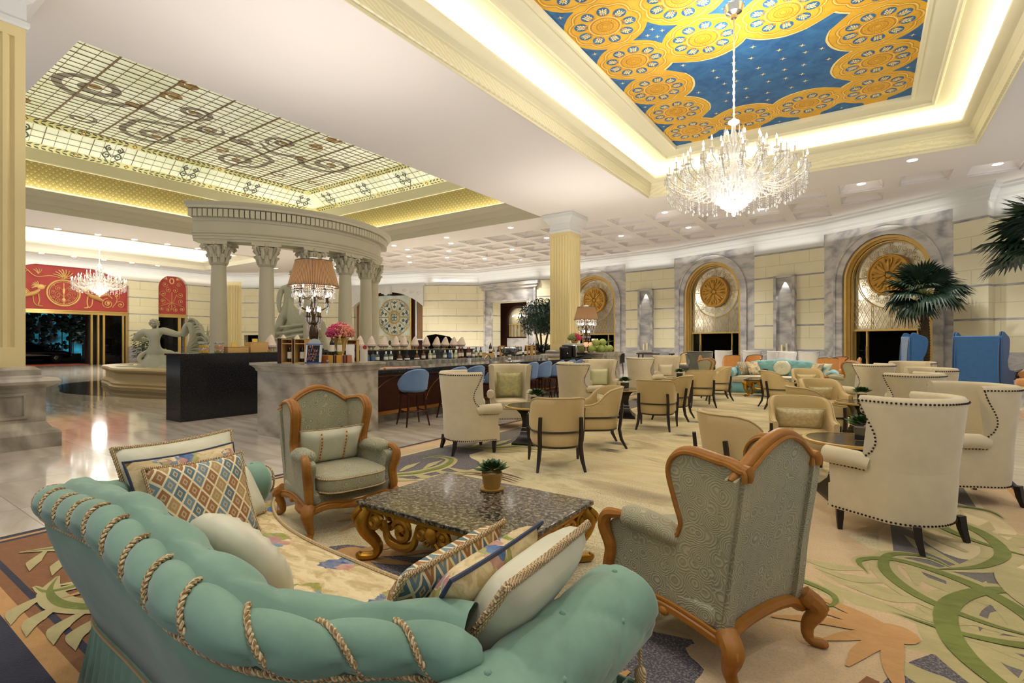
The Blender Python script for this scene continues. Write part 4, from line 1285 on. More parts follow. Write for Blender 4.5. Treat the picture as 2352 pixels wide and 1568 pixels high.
for x0, x1 in ((.15, 1.5), (5.45, 6.2)):
    for a_, q_ in (((x0, .26, 1.6), (x1, .36, 1.7)), ((x0, .26, 4.6), (x1, .36, 4.75)), ((x0, .26, 1.6), (x0 + .1, .36, 4.7)), ((x1 - .1, .26, 1.6), (x1, .36, 4.7))): b.bb(a_, q_)
b.build('panel_frame', MT['stonewhite'], t, flat=True)
b = MB(); b.bb((-.6, .5, 0), (7.2, .6, 6.2)); b.build('backing', MT['mahog'], t, flat=True)
b = MB(); P = arch_pts(3.2, 3.05, 4.15, 1.1)
b.ext([(.1, -.12, 5.65), (.1, -.12, 4.1)] + [(x, -.12, z) for x, z in P] + [(6.3, -.12, 4.1), (6.3, -.12, 5.65)], (0, .14, 0))
b.bb((0, -.2, 5.62), (6.45, .02, 5.74)); b.bb((2.85, -.3, 5.1), (3.6, 0, 5.7)); b.ell((3.22, -.28, 5.25), (.22, .12, .3), 10, 6)
for s in (-1, 1):
    for k in range(3): b.tube(curl(3.2 + s * (1.5 + .6 * k), 5.3 - .12 * k, .2, 0, 1.3, s, -.13), .025, 5)
b.build('carved_arch', MT['stonewhite'], t, ang=25)

# grey marble doorway to the far lounge
M, L = frame((-23.62, 29.71), (-18.07, 29.28)); t = thing('marble_doorway', 'tall grey marble door surround left of the indoor tree', 'doorway', (-23.62, 29.71, 0), math.atan2(M[1][0], M[0][0])); t['kind'] = 'structure'
c = 2.95; b = MB()
for s in (-1, 1): b.bb((c + s * 1.62 - .0, -.08, 0), (c + s * 2.35, .02, 5.2)); b.bb((c + s * 1.6, -.14, 0), (c + s * 1.72, .02, 4.4)); b.bb((c + s * 2.2, -.14, 0), (c + s * 2.35, .02, 5.2))
b.bb((c - 2.35, -.08, 4.3), (c + 2.35, .02, 5.25)); b.bb((c - 1.72, -.14, 4.3), (c + 1.72, .02, 4.45)); b.bb((c - 2.5, -.2, 5.2), (c + 2.5, .02, 5.4)); b.bb((c - 2.65, -.3, 5.4), (c + 2.65, .02, 5.62))
b.build('surround', MT['grey'], t, flat=True)
b = MB(); b.bb((c - 4.5, 1.6, 0), (c + 4.5, 1.7, 5.5)); b.build('far_wall', MT['mahog'], t, flat=True)
b = MB(); b.bb((c - 1.5, 1.5, 0), (c + .9, 1.6, 1.75)); b.bb((c + .95, 1.45, 0), (c + 1.2, 1.6, 4.3)); b.build('stone_dado', MT['grey'], t, flat=True)
b = MB(); P = arch_pts(c - .4, .95, 3.0); b.poly([(c - 1.35, 1.56, 1.85), (c + .55, 1.56, 1.85)] + [(x, 1.56, z) for x, z in P[::-1]]); b.build('arched_pane', MT['mirror'], t, flat=True)
b = MB(); archring(b, c - .4, .95, 1.12, 3.0, 1.4, 1.6, 0, 1.85); b.build('arch_frame', MT['darkwood'], t)
b = MB()
for i in range(6): b.tube([(c - 1.25 + .34 * i, 1.5, 1.85), (c - 1.25 + .34 * i, 1.5, 2.75)], .03, 6)
b.bb((c - 1.3, 1.45, 2.72), (c + .5, 1.55, 2.78)); b.build('brass_rail', MT['gold'], t)
b = MB()
for i in range(7): b.ell((c - .4 + .35 * cos(i * .9), 1.3 + .15 * sin(i * .9), 3.35 + .05 * (i % 2)), .05, 6, 4)
b.build('bulbs', MT['bulbglow'], t)

# dark outer shell behind the openings
OUT = [(-43.4, 17.5), (-43.4, 22), (-34.5, 28.5), (-27, 33), (-12, 33.5), (0, 30), (9.5, 23)]
b = MB()
for p0, p1 in zip(OUT, OUT[1:]): b.add([p0 + (0,), p1 + (0,), p1 + (8,), p0 + (8,)], [(0, 1, 2, 3)])
struct(b.build('wall_outer.003', MT['void'], flat=True))
nightm = plain('night_sky', '05070c', .9)
b = MB(); b.add([(-77, -30, -1), (-77, 40, -1), (-77, 40, 14), (-77, -30, 14)], [(0, 1, 2, 3)]); b.add([(-77, -12, -1), (-41.9, -12, -1), (-41.9, -12, 14), (-77, -12, 14)], [(0, 1, 2, 3)]); b.add([(-77, 26, -1), (-43.4, 26, -1), (-43.4, 26, 14), (-77, 26, 14)], [(0, 1, 2, 3)]); b.add([(-77, -30, 12), (-41.9, -30, 12), (-41.9, 40, 12), (-77, 40, 12)], [(0, 1, 2, 3)])
b.add([(-43.4, 17.5, 0), (-77, 26, 0), (-77, 26, 8), (-43.4, 17.5, 8)], [(0, 1, 2, 3)])
struct(b.build('wall_outer.004', nightm, flat=True))
# ------------------------------------------------------------------ fountain, statues and colonnade
FC = (-19.2, 10.3)


def basin_plan(off, n=96):
    out = []
    for i in range(n):
        a = 2 * PI * i / n; e = 3.0
        r = 1 / ((abs(cos(a)) ** e + abs(sin(a)) ** e) ** (1 / e)) * 4.08 + .12 * cos(8 * a) + off
        out.append((FC[0] + r * cos(a) * 1.04, FC[1] + r * sin(a)))
    return out


t = thing('fountain_basin', 'low sandstone fountain basin around the statues', 'fountain', (0, 0, 0))
b = MB(); b.loft([[(x, y, z) for x, y in basin_plan(o)] for o, z in [(.1, 0), (.12, .1), (.06, .14), (.08, .2), (.02, .25), (-.02, .28), (-.02, .5), (.04, .53), (.1, .57), (.12, .62), (.09, .67), (-.4, .68), (-.45, .64), (-.45, .3)]], True, False)
b.build('basin_wall', MT['sand'], t, ang=30)
b = MB(); b.poly([(x, y, .5) for x, y in basin_plan(-.44)]); b.build('water', NT('still_water', '8c8f78', .03).mat, t, flat=True)
b = MB(); b.poly([(x, y, .003) for x, y in basin_plan(1.3)]); struct(b.build('floor_inlay', plain('dark_floor_inlay', '3d3a38', .08, var=.2, scale=3), flat=True))

RCX, RCY, RR = -18.2, 10.3, 3.815
t = thing('colonnade', 'curved cream temple colonnade with round columns behind the bar', 'colonnade', (RCX, RCY, 0)); t['kind'] = 'structure'
A0, A1 = R(-57), R(57)


def sweep_arc(b, prof, a0, a1, n=48, mi=0):
    b.loft([[(r * cos(a0 + (a1 - a0) * i / n), r * sin(a0 + (a1 - a0) * i / n), z) for r, z in prof] for i in range(n + 1)], True, True, mi)


b = MB(); o = RR
sweep_arc(b, [(o - .3, 4.4), (o + .26, 4.4), (o + .26, 4.46), (o + .29, 4.47), (o + .29, 4.54), (o + .32, 4.55), (o + .32, 4.6), (o + .37, 4.63), (o + .38, 4.66), (o + .28, 4.67), (o + .28, 4.97), (o + .32, 4.99), (o + .33, 5.04), (o + .33, 5.28), (o + .58, 5.3), (o + .6, 5.36), (o + .66, 5.41), (o + .7, 5.46), (o - .35, 5.46)], A0, A1)
b.build('entablature', MT['temple'], t, ang=25)
b = MB(); n = 62
for i in range(n):
    a = A0 + (A1 - A0) * (i + .5) / n
    b.box(((o + .42) * cos(a), (o + .42) * sin(a), 5.17), (.2, .11, .21), 0, a)
b.build('dentils', MT['temple'], t, flat=True)


def capital(b, s=1.0):
    b.lathe([(.21, 0), (.235, .02), (.21, .05), (.2, .08), (.2, .3), (.24, .45), (.3, .56)], n=20)
    for row, (z0, h, r, k) in enumerate(((.06, .24, .23, 8), (.22, .3, .25, 8))):
        for i in range(k):
            a = 2 * PI * (i + .5 * row) / k; u = (cos(a), sin(a))
            b.tube([(r * .93 * u[0], r * .93 * u[1], z0), (r * 1.02 * u[0], r * 1.02 * u[1], z0 + h * .6), (r * 1.22 * u[0], r * 1.22 * u[1], z0 + h * .95), (r * 1.42 * u[0], r * 1.42 * u[1], z0 + h * .88), (r * 1.4 * u[0], r * 1.4 * u[1], z0 + h * .74)], [.05, .062, .06, .045, .02], 7)
    for i in range(4):
        a = PI / 4 + PI / 2 * i; u = (cos(a), sin(a))
        b.tube([(.24 * u[0], .24 * u[1], .38), (.34 * u[0], .34 * u[1], .55), (.44 * u[0], .44 * u[1], .57), (.47 * u[0], .47 * u[1], .5), (.43 * u[0], .43 * u[1], .45), (.4 * u[0], .4 * u[1], .5)], [.03, .045, .05, .05, .045, .03], 8)
        a = PI / 2 * i; u = (cos(a), sin(a)); b.ell((.3 * u[0], .3 * u[1], .62), (.06, .06, .06), 8, 6)
        for s_ in (-1, 1): b.tube([(.24 * cos(a), .24 * sin(a), .42), (.3 * cos(a + .15 * s_), .3 * sin(a + .15 * s_), .55), (.31 * cos(a + .3 * s_), .31 * sin(a + .3 * s_), .5)], [.025, .03, .025], 6)
    q = []
    for k in range(4):
        for s_ in (-1, -.5, 0, .5, 1):
            x, y = .4 * s_, -(.4 - .11 * (1 - s_ * s_)); a = k * PI / 2; q.append((x * cos(a) - y * sin(a), x * sin(a) + y * cos(a)))
    b.prism(q[:4] + q[5:9] + q[10:14] + q[15:19], .58, .67)


cb = MB(); cb.lathe([(.225, .9), (.228, 1.6), (.222, 2.4), (.205, 3.3), (.195, 3.74)], n=28, cap=False)
c0 = cb.build('column', MT['temple'], t)
kb = MB(); capital(kb); k0 = kb.build('column_capital', MT['temple'], c0); k0.location = (0, 0, 3.73)
kb = MB(); kb.bb((-.32, -.32, .4), (.32, .32, .7)); kb.lathe([(.31, .7), (.33, .74), (.31, .79), (.26, .81), (.25, .84), (.28, .87), (.26, .9), (.23, .92)], n=24); kb.build('column_base', MT['temple'], c0)
for i in range(6):
    a = R(-48.5 + 19.4 * i); c_ = c0
    if i:
        c_ = c0.copy(); COL.objects.link(c_); c_.parent = t
        for ch in list(c0.children): d = ch.copy(); COL.objects.link(d); d.parent = c_
    c_.location = (RR * cos(a), RR * sin(a), 0); c_.rotation_euler = (0, 0, a)


def skin(name, J, E, rad, mat, parent, sub=2, root=0):
    me = bpy.data.meshes.new(name); me.from_pydata(J, E, []); me.update(); me.materials.append(mat)
    o = bpy.data.objects.new(name, me); COL.objects.link(o)
    md = o.modifiers.new('skin', 'SKIN'); md.use_smooth_shade = True; md.branch_smoothing = .6
    for i, r in enumerate(rad):
        v = me.skin_vertices[0].data[i]; v.radius = r if hasattr(r, '__len__') else (r, r); v.use_root = (i == root)
    md = o.modifiers.new('sub', 'SUBSURF'); md.levels = sub; md.render_levels = sub
    o.parent = parent; return o


RZ = R(34.79); ST = MT['statue']
# marble man seen from behind, one arm stretched towards the horse
t = thing('man_statue', 'cream marble statue of a man seen from behind reaching to a horse', 'statue', (-19.5, 7.2, 0), RZ)
J = [(0, 0, 1.12), (.02, .02, 1.35), (.0, .0, 1.6), (-.02, .02, 1.82), (-.03, .06, 1.95), (-.06, .1, 2.08), (-.07, .11, 2.17),
     (-.3, .0, 1.84), (-.44, .02, 1.78), (-.74, .14, 1.6), (-.5, .45, 1.55),
     (.25, .0, 1.87), (.4, .0, 1.84), (.78, .06, 1.72), (1.1, .14, 1.86), (1.2, .16, 1.92),
     (-.2, .08, 1.05), (-.26, .5, 1.0), (-.24, .5, .7), (.2, .08, 1.05), (.28, .5, 1.05), (.3, .55, .7)]
E_ = [(0, 1), (1, 2), (2, 3), (3, 4), (4, 5), (5, 6), (3, 7), (7, 8), (8, 9), (9, 10), (3, 11), (11, 12), (12, 13), (13, 14), (14, 15), (0, 16), (16, 17), (17, 18), (0, 19), (19, 20), (20, 21)]
rad = [(.26, .2), (.22, .17), (.27, .18), (.22, .16), (.09, .09), (.13, .15), (.1, .11), .14, .13, .1, .07, .14, .13, .1, .07, .05, .2, .17, .11, .2, .17, .11]
skin('body', J, E_, rad, ST, t)
b = MB()
for i in range(26):
    a = i * 2.4; h_ = -.5 + 1.45 * i / 25; r_ = (1 - min(1, h_ * h_)) ** .5; b.ell((-.065 + .115 * r_ * cos(a), .1 + .13 * r_ * sin(a), 2.1 + .14 * h_), (.045, .045, .035), 7, 5)
b.ell((-.065, .1, 2.1), (.125, .14, .15), 12, 9); b.build('hair', ST, t)
b = MB(); n = 36; rings = []
for k, (z, r, am) in enumerate([(.62, .62, .05), (.8, .5, .05), (.95, .37, .03), (1.1, .3, .02), (1.25, .26, .012)]): rings.append([(.0 + r * (1 + am * 2 * sin(9 * a + k * .7)) * cos(a), .15 + .8 * r * (1 + am * 2 * sin(9 * a + k * .7)) * sin(a), z) for a in (2 * PI * i / n for i in range(n))])
b.loft(rings); b.tube(spline([(-.25, .1, 1.2), (-.45, .05, 1.05), (-.5, .0, .9), (-.38, .0, .75)], 6), [.05 + .03 * sin(PI * i / 18) for i in range(19)], 8); b.build('drapery', ST, t)
b = MB()
for i in range(16): b.ell((random.uniform(-.8, .8), random.uniform(-.3, .6), random.uniform(.5, .66)), (random.uniform(.2, .4), random.uniform(.15, .3), random.uniform(.1, .2)), 9, 6)
b.build('rock', ST, t)
# rearing horse
t = thing('horse_statue', 'cream marble winged horse statue facing left behind the black counter', 'statue', (-19.36, 7.02, 0), RZ)
J = [(1.25, .35, .9), (1.32, .35, 1.15), (1.33, .33, 1.45), (1.3, .32, 1.75), (1.2, .32, 2.02), (1.09, .32, 2.1), (1.0, .32, 1.94), (.93, .32, 1.76), (.88, .32, 1.66),
     (1.6, .5, .8), (2.1, .6, .85), (1.05, .25, .8), (.72, .22, 1.12), (.52, .22, .92), (1.05, .5, .85), (.78, .5, .98)]
E_ = [(0, 1), (1, 2), (2, 3), (3, 4), (4, 5), (5, 6), (6, 7), (7, 8), (0, 9), (9, 10), (0, 11), (11, 12), (12, 13), (0, 14), (14, 15)]
rad = [(.36, .3), (.3, .24), (.25, .18), (.21, .15), (.18, .14), (.18, .15), (.19, .13), (.14, .11), (.11, .1), .35, .34, .15, .1, .06, .15, .09]
skin('body', J, E_, rad, ST, t)
b = MB()
for k in range(22):
    u = k / 21; x = 1.13 + .32 * u + .12 * sin(PI * u); z = 2.2 - .85 * u; s = random.uniform(-.1, .12)
    b.tube(spline([(x - .06, .3 + s, z), (x + .14, .28 + s, z + .05), (x + .26, .3 + s, z - .12), (x + .24, .3 + s, z - .34), (x + .32, .3 + s, z - .46)], 4), [.045 * (1 - .045 * i) for i in range(17)], 6)
for s in (-.08, .08): b.tube([(1.1, .32 + s, 2.16), (1.07, .32 + s, 2.27), (1.04, .32 + s, 2.33)], [.05, .035, .008], 6)
b.build('mane', ST, t)
b = MB()
for s in (-1, 1):
    for k in range(7): b.tube(spline([(1.2, .35 + .28 * s, 1.0 + .03 * k), (1.4, .35 + .4 * s, 1.15 + .07 * k), (1.75 - .05 * k, .35 + .42 * s, 1.1 + .16 * k)], 5), [.05, .06, .07, .075, .075, .07, .065, .06, .05, .035, .01], 6, flat=.5)
b.build('wings', ST, t)
b = MB(); b.ell((.955, .24, 1.98), .03, 6, 5); b.ell((.955, .4, 1.98), .03, 6, 5); b.ell((.85, .28, 1.68), .02, 6, 4); b.build('face_detail', ST, t)

# draped figure on a rock inside the colonnade
t = thing('draped_statue', 'tall cream marble draped figure leaning on a rock inside the colonnade', 'statue', (-16.7, 10.6, 0), RZ)
J = [(-.35, 0, 2.55), (-.3, 0, 2.85), (-.28, 0, 3.15), (-.22, 0, 3.45), (-.15, -.02, 3.62), (-.1, -.04, 3.82), (-.1, -.05, 3.95),
     (-.42, -.05, 3.42), (-.55, -.1, 3.25), (-.58, -.15, 2.85), (-.5, -.2, 2.5), (.02, 0, 3.42), (.15, .05, 3.2), (.3, .05, 2.85), (.4, 0, 2.55),
     (-.5, -.1, 2.35), (-.55, -.25, 1.9), (-.7, -.25, 1.55), (-.1, -.15, 2.35), (.2, -.3, 2.1), (.3, -.35, 1.6)]
E_ = [(0, 1), (1, 2), (2, 3), (3, 4), (4, 5), (5, 6), (3, 7), (7, 8), (8, 9), (9, 10), (3, 11), (11, 12), (12, 13), (13, 14), (0, 15), (15, 16), (16, 17), (0, 18), (18, 19), (19, 20)]
rad = [(.27, .22), (.22, .18), (.25, .19), (.2, .15), .09, .14, .11, .14, .12, .09, .06, .14, .12, .09, .06, .2, .15, .09, .2, .16, .1]
skin('body', J, E_, rad, ST, t)
b = MB()
for i in range(30): a = i * 2.4; b.ell((-.1 + .11 * cos(a), .0 + .12 * sin(a), 3.95 + .06 * cos(i * 1.3)), (.06, .06, .05), 7, 5)
b.build('hair', ST, t)
b = MB()
for k in range(9):
    u = k / 8
    b.tube(spline([(-.2 + .1 * u, -.15, 3.0 - .3 * u), (-.1 + .45 * u, -.28, 2.6 - .2 * u), (-.05 + .8 * u, -.35, 2.2), (0 + 1.0 * u, -.3, 1.75 - .1 * u)], 5), [.05, .06, .07, .08, .09, .1, .1, .11, .11, .12, .12, .12, .12, .11, .1, .08], 7)
b.build('drapery', ST, t)
b = MB(); rings = []
for z, x0, x1, w_ in [(.4, -1.1, 1.3, .9), (1.0, -1.0, 1.2, .8), (1.5, -.85, 1.1, .7), (1.9, -.6, 1.0, .6), (2.2, -.45, .9, .5), (2.35, -.2, .7, .35)]:
    rings.append([((x0 + x1) / 2 + (x1 - x0) / 2 * cos(a) * (1 + .08 * sin(3 * a + z * 3)), .1 + w_ * sin(a) * (1 + .1 * sin(5 * a + z * 2)), z) for a in (2 * PI * i / 28 for i in range(28))])
b.loft(rings)
for k in range(6): b.tube(spline([(-.9 + .1 * k, -.7, .9 + .22 * k), (-.2, -.8 + .05 * k, 1.0 + .2 * k), (.9, -.6, 1.3 + .17 * k)], 6), [.06] * 13, 6)
b.build('rock', ST, t)

# plants flanking the narrow doorway
def leafy_pot(name, label, loc, h, potc, n=70, spread=.5, lw=.09, mat='leaf'):
    t = thing(name, label, 'potted plant', loc)
    b = MB(); b.lathe([(.16, 0), (.2, .02), (.24, .4), (.26, .42), (.24, .44), (.2, .42)], n=18); b.build('pot', potc, t)
    b = MB()
    for i in range(9): b.tube([(0, 0, .4), (random.uniform(-.1, .1), random.uniform(-.1, .1), h * .6), (random.uniform(-.3, .3), random.uniform(-.3, .3), h)], .012, 5)
    b.build('stems', MT['leafdark'], t)
    b = MB()
    for i in range(n):
        a = random.uniform(0, 2 * PI); r = spread * math.sqrt(random.random()); z = .45 + (h - .45) * random.random(); p = Vector((r * cos(a), r * sin(a), z)); d = Vector((cos(a + random.uniform(-.6, .6)), sin(a + random.uniform(-.6, .6)), random.uniform(-.5, .3)))
        s = random.uniform(.16, .3); w_ = d.cross(Vector((0, 0, 1))).normalized() * lw
        b.add([tuple(p), tuple(p + d * s * .5 + w_), tuple(p + d * s - Vector((0, 0, .04))), tuple(p + d * s * .5 - w_)], [(0, 1, 2, 3)])
    b.build('leaves', MT[mat], t, flat=True); return t


leafy_pot('potted_plant', 'leafy green plant in a dark pot left of the narrow red doorway', (-39.7, 14.0, 0), 2.1, MT['black'], 260, .55, .11)
leafy_pot('potted_plant', 'leafy green plant just right of the left pillar by the entrance', (-38.6, 6.9, 0), 2.0, MT['black'], 220, .6, .12)
# ------------------------------------------------------------------ bar
def slabbed(name, label, x0, x1, y0, y1, top):
    t = thing(name, label, 'counter', ((x0 + x1) / 2, (y0 + y1) / 2, 0)); hx, hy = (x1 - x0) / 2, (y1 - y0) / 2
    b = MB(); b.bb((-hx, -hy, 0), (hx, hy, top - .1)); b.build('body', MT['cmarble'], t, flat=True)
    b = MB(); b.loft([[(-hx - o, -hy - o, z), (hx + o, -hy - o, z), (hx + o, hy + o, z), (-hx - o, hy + o, z)] for o, z in [(.005, top - .14), (.02, top - .13), (.03, top - .09), (.07, top - .05), (.09, top - .04), (.09, top)]])
    b.build('top_slab', MT['cmarble'], t, flat=True); return t


slabbed('marble_counter_end', 'grey veined marble counter block at the near end of the bar', -8.1, -6.8, 4.45, 5.82, 1.16)
slabbed('marble_counter_end', 'grey veined marble counter block at the far end of the bar', -8.1, -6.8, 14.75, 16.1, 1.16)
t = thing('bar_counter', 'long dark wood bar counter with a black top', 'bar counter', (-7.6, 10.3, 0))
b = MB(); b.bb((-.35, -4.35, .16), (.3, 4.35, .9)); b.build('front_body', MT['mahog'], t, flat=True)
b = MB()
for k in range(6): b.tube([(.305, -4.3 + 1.45 * k + .9 * (1 - cos(PI * i / 16)), .2 + .66 * sin(PI * i / 16)) for i in range(9)], .006, 4)
b.bb((.3, -4.35, .86), (.34, 4.35, .9)); b.bb((.3, -4.35, .16), (.33, 4.35, .22)); b.build('inlay', MT['walnut'], t)
b = MB(); b.bb((-.45, -4.4, .92), (.45, 4.4, .99)); b.build('worktop', MT['blackgran'], t, bevel=.01)
b = MB(); b.bb((-.45, -4.4, .88), (.4, 4.4, .925)); b.build('edge_moulding', MT['darkwood'], t, flat=True)
b = MB(); b.bb((-.3, -4.35, 0), (.1, 4.35, .16)); b.build('plinth', MT['cmarble'], t, flat=True)
t = thing('back_counter', 'low grey marble back counter holding the bottles', 'counter', (-10.1, 10.4, 0))
b = MB(); b.bb((-.28, -4.0, 0), (.3, 6.0, .88)); b.build('body', MT['darkwood'], t, flat=True)
b = MB(); b.bb((-.3, -4.0, .88), (.36, 6.0, 1.0)); b.build('top_slab', MT['ledge'], t, bevel=.008)
t = thing('black_counter', 'tall black speckled granite counter beside the fountain', 'counter', (-10.75, 8.6, 0))
b = MB(); b.bb((-.3, -4.32, 0), (.3, 4.3, 1.24)); b.build('body', MT['blackgran'], t, flat=True)
b = MB(); b.bb((-.33, -4.34, 1.24), (.32, 4.3, 1.27)); b.build('top_slab', MT['blackgran'], t, flat=True)

# shell lamps in a row on the black counter
t = thing('shell_lamp', 'x', 'shell lamp', (0, 0, 0)); sl = t
b = MB()
for a in range(4): b.tube([(.07 * cos(PI / 4 + a * PI / 2), .07 * sin(PI / 4 + a * PI / 2), 0), (.06 * cos(PI / 4 + a * PI / 2), .06 * sin(PI / 4 + a * PI / 2), .1)], .01, 5)
b.lathe([(.1, .0), (.1, .015), (.0, .016)], n=12); b.lathe([(.08, .085), (.09, .1), (.06, .12)], n=12); b.build('gold_stand', MT['gold'], t)
b = MB(); rings = []
for k in range(17):
    u = k / 16; r = interp([(0, .11), (.06, .15), (.15, .155), (.35, .125), (.6, .095), (.85, .055), (1, .01)], u) * (1.025 if k % 2 else .975)
    rings.append([(r * (1 + .05 * sin(9 * a + k * 1.3) + (.28 if abs(a - PI) < .45 and u < .5 else 0)) * cos(a) + .05 * u * u, r * .8 * sin(a), .1 - (.03 if k == 0 else 0) + .28 * u) for a in (2 * PI * i / 22 for i in range(22))])
b.loft(rings); b.build('shell', plain('shell_pink', 'e6d2bf', .5, var=.18, scale=30), t)
b = MB()
for k in range(7): b.ell((.125 - .012 * k, 0, .16 + .033 * k), (.02, .022, .014), 6, 4)
b.build('shell_frill', plain('shell_brown', 'b98a5e', .5), t)
SY = [6.16, 6.46, 6.81, 7.13, 8.2, 8.58, 8.96, 9.36, 9.75, 10.07, 10.49, 10.95, 11.37, 11.78, 12.18, 12.52]
ords = ['nearest to the wooden boxes', 'second from the wooden boxes', 'behind the wine crates', 'behind the chalkboard', 'behind the tall white card', 'first right of the white card', 'second right of the white card', 'third right of the white card',
        'fourth right of the white card', 'fifth right of the white card', 'sixth right of the white card', 'seventh right of the white card', 'fourth from the far end', 'third from the far end', 'second from the far end', 'at the far end']
for i, y in enumerate(SY):
    lab = 'shell lamp on a gold stand on the black counter, ' + ords[i]
    if i == 0: t.location = (-10.7, y, 1.27); t['label'] = lab; t['group'] = 'shell lamps on the black counter'
    else: dup(t, (-10.7 + random.uniform(-.04, .04), y, 1.27), random.uniform(-.6, .6), lab)

# bottles
def bottle_parts(t, kind, glass, cap, lab):
    s = {'wine': [(.0, 0), (.036, 0), (.038, .01), (.038, .19), (.03, .215), (.014, .24), (.0135, .3), (.016, .305), (.015, .315), (0, .315)],
         'spirit': [(0, 0), (.042, 0), (.045, .01), (.045, .14), (.038, .17), (.016, .19), (.014, .24), (0, .24)],
         'round': [(0, 0), (.05, 0), (.058, .02), (.06, .07), (.045, .12), (.018, .15), (.014, .24), (0, .24)],
         'champ': [(.0, 0), (.044, 0), (.046, .01), (.046, .16), (.036, .22), (.018, .27), (.016, .33), (0, .33)]}[kind]
    b = MB(); b.lathe(s, n=14); b.build('glass_body', glass, t)
    b = MB(); h = s[-1][1]; b.lathe([(.0165, h - .06), (.0175, h - .005), (.012, h + .012), (0, h + .012)], n=10); b.build('cap', cap, t)
    r = s[3][0] + .001; b = MB(); z1 = s[3][1]; b.lathe([(r, z1 * .3), (r, z1 * .85)], n=14, cap=False); b.build('paper_label', lab, t)


def protob(kind, glass, cap, lab):
    t = thing('bottle', 'x', 'bottle', (0, 0, 0)); bottle_parts(t, kind, glass, cap, lab); return t


GL = {k: NT('glass_' + k, c, .08).mat for k, c in dict(clear='c9d2cf', green='1e5a2a', dark='1a0f0c', amber='5a2810', blue='2c4a80', pale='a9b078', yellow='8a7d2c').items()}
CPW, CPG, CPR, CPK = MT['white'], MT['gold'], plain('cap_red', '7c1a1a', .5), MT['black']
LBW, LBB, LBO = plain('label_cream', 'e8e0cc', .7), plain('label_blue', '4f6f9c', .7), plain('label_orange', 'c9874a', .7)
GL['clear'] = glassy('clear_bottle', '9fa9a6', .35, .06, 'c9d2ce')
LOOK = {'clear spirit': ('spirit', 'clear', CPW, LBW), 'blue-labelled clear spirit': ('spirit', 'clear', CPK, LBB), 'round cognac': ('round', 'amber', CPG, LBW), 'dark round cognac': ('round', 'dark', CPK, LBW),
        'amber rum': ('spirit', 'amber', CPR, LBW), 'pale green gin': ('spirit', 'pale', CPW, LBW), 'red vermouth': ('wine', 'amber', CPR, LBW), 'deep blue liqueur': ('spirit', 'blue', CPW, LBB), 'pink gin': ('spirit', 'clear', CPW, LBO),
        'green wine': ('wine', 'green', CPK, LBW), 'dark red wine': ('wine', 'dark', CPR, LBW), 'champagne': ('champ', 'dark', CPG, LBW), 'white wine': ('wine', 'yellow', CPG, LBW)}
PB = {}
SEQ = [(8.24, 'blue-labelled clear spirit'), (8.39, 'blue-labelled clear spirit'), (8.55, 'clear spirit'), (8.79, 'clear spirit'), (9.01, 'clear spirit'), (9.29, 'round cognac'), (9.55, 'dark round cognac'), (9.92, 'round cognac'), (10.16, 'amber rum'),
       (10.42, 'pale green gin'), (10.61, 'clear spirit'), (11.08, 'clear spirit'), (11.23, 'deep blue liqueur'), (11.33, 'pale green gin'), (11.44, 'pale green gin'), (11.54, 'pink gin'), (11.66, 'red vermouth'), (11.88, 'red vermouth'), (12.04, 'red vermouth'), (12.19, 'red vermouth'),
       (12.33, 'clear spirit'), (12.46, 'green wine'), (12.75, 'green wine'), (13.2, 'champagne'), (13.37, 'white wine'), (13.62, 'dark red wine'), (14.1, 'dark red wine'), (14.25, 'white wine'), (14.6, 'champagne'), (14.79, 'champagne'), (14.96, 'dark red wine'), (15.08, 'green wine'), (15.2, 'dark red wine')]
cnt = {}
OR = ['first', 'second', 'third', 'fourth', 'fifth', 'sixth', 'seventh', 'eighth', 'ninth']
for y, k in SEQ:
    n_ = cnt.get(k, 0); cnt[k] = n_ + 1
    tot = sum(1 for q in SEQ if q[1] == k)
    lab = '%s bottle on the back counter%s' % (k, '' if tot == 1 else ', %s of its kind from left' % OR[n_])
    if k not in PB:
        kd, gl, cp_, lb = LOOK[k]; PB[k] = protob(kd, GL[gl], cp_, lb); o = PB[k]
        o.location = (-10.02, y, 1.0); o['label'] = lab; o['group'] = 'bottles on the marble back counter'; o.scale = (1.2, 1.2, 1.0)
    else: o = dup(PB[k], (-10.02 + random.uniform(-.08, .05), y, 1.0), 0, lab)
    if k == 'champagne' and n_ == 0: o.location = (-10.02, y, 1.13)


def crate(name, loc, rz, w, d, h, label, openf=True, bottle='dark', cat='wooden box', group=None, mat='pale'):
    t = thing(name, label, cat, loc, rz, group); e = .012
    b = MB()
    if not openf: b = MB(); b.bb((-w / 2, -d / 2, 0), (w / 2, d / 2, h - .02)); b.bb((-w / 2 - .003, -d / 2 - .003, h - .018), (w / 2 + .003, d / 2 + .003, h)); b.build('case', MT[mat], t, bevel=.004); return t
    b.bb((-w / 2, d / 2 - e, 0), (w / 2, d / 2, h)); b.bb((-w / 2, -d / 2, 0), (-w / 2 + e, d / 2, h)); b.bb((w / 2 - e, -d / 2, 0), (w / 2, d / 2, h)); b.bb((-w / 2, -d / 2, 0), (w / 2, d / 2, e)); b.bb((-w / 2, -d / 2, h - e), (w / 2, d / 2, h))
    if openf: b.bb((-w / 2, -d / 2, h * .78), (w / 2, -d / 2 + e, h * .81))
    b.build('case', MT[mat], t, flat=True); return t


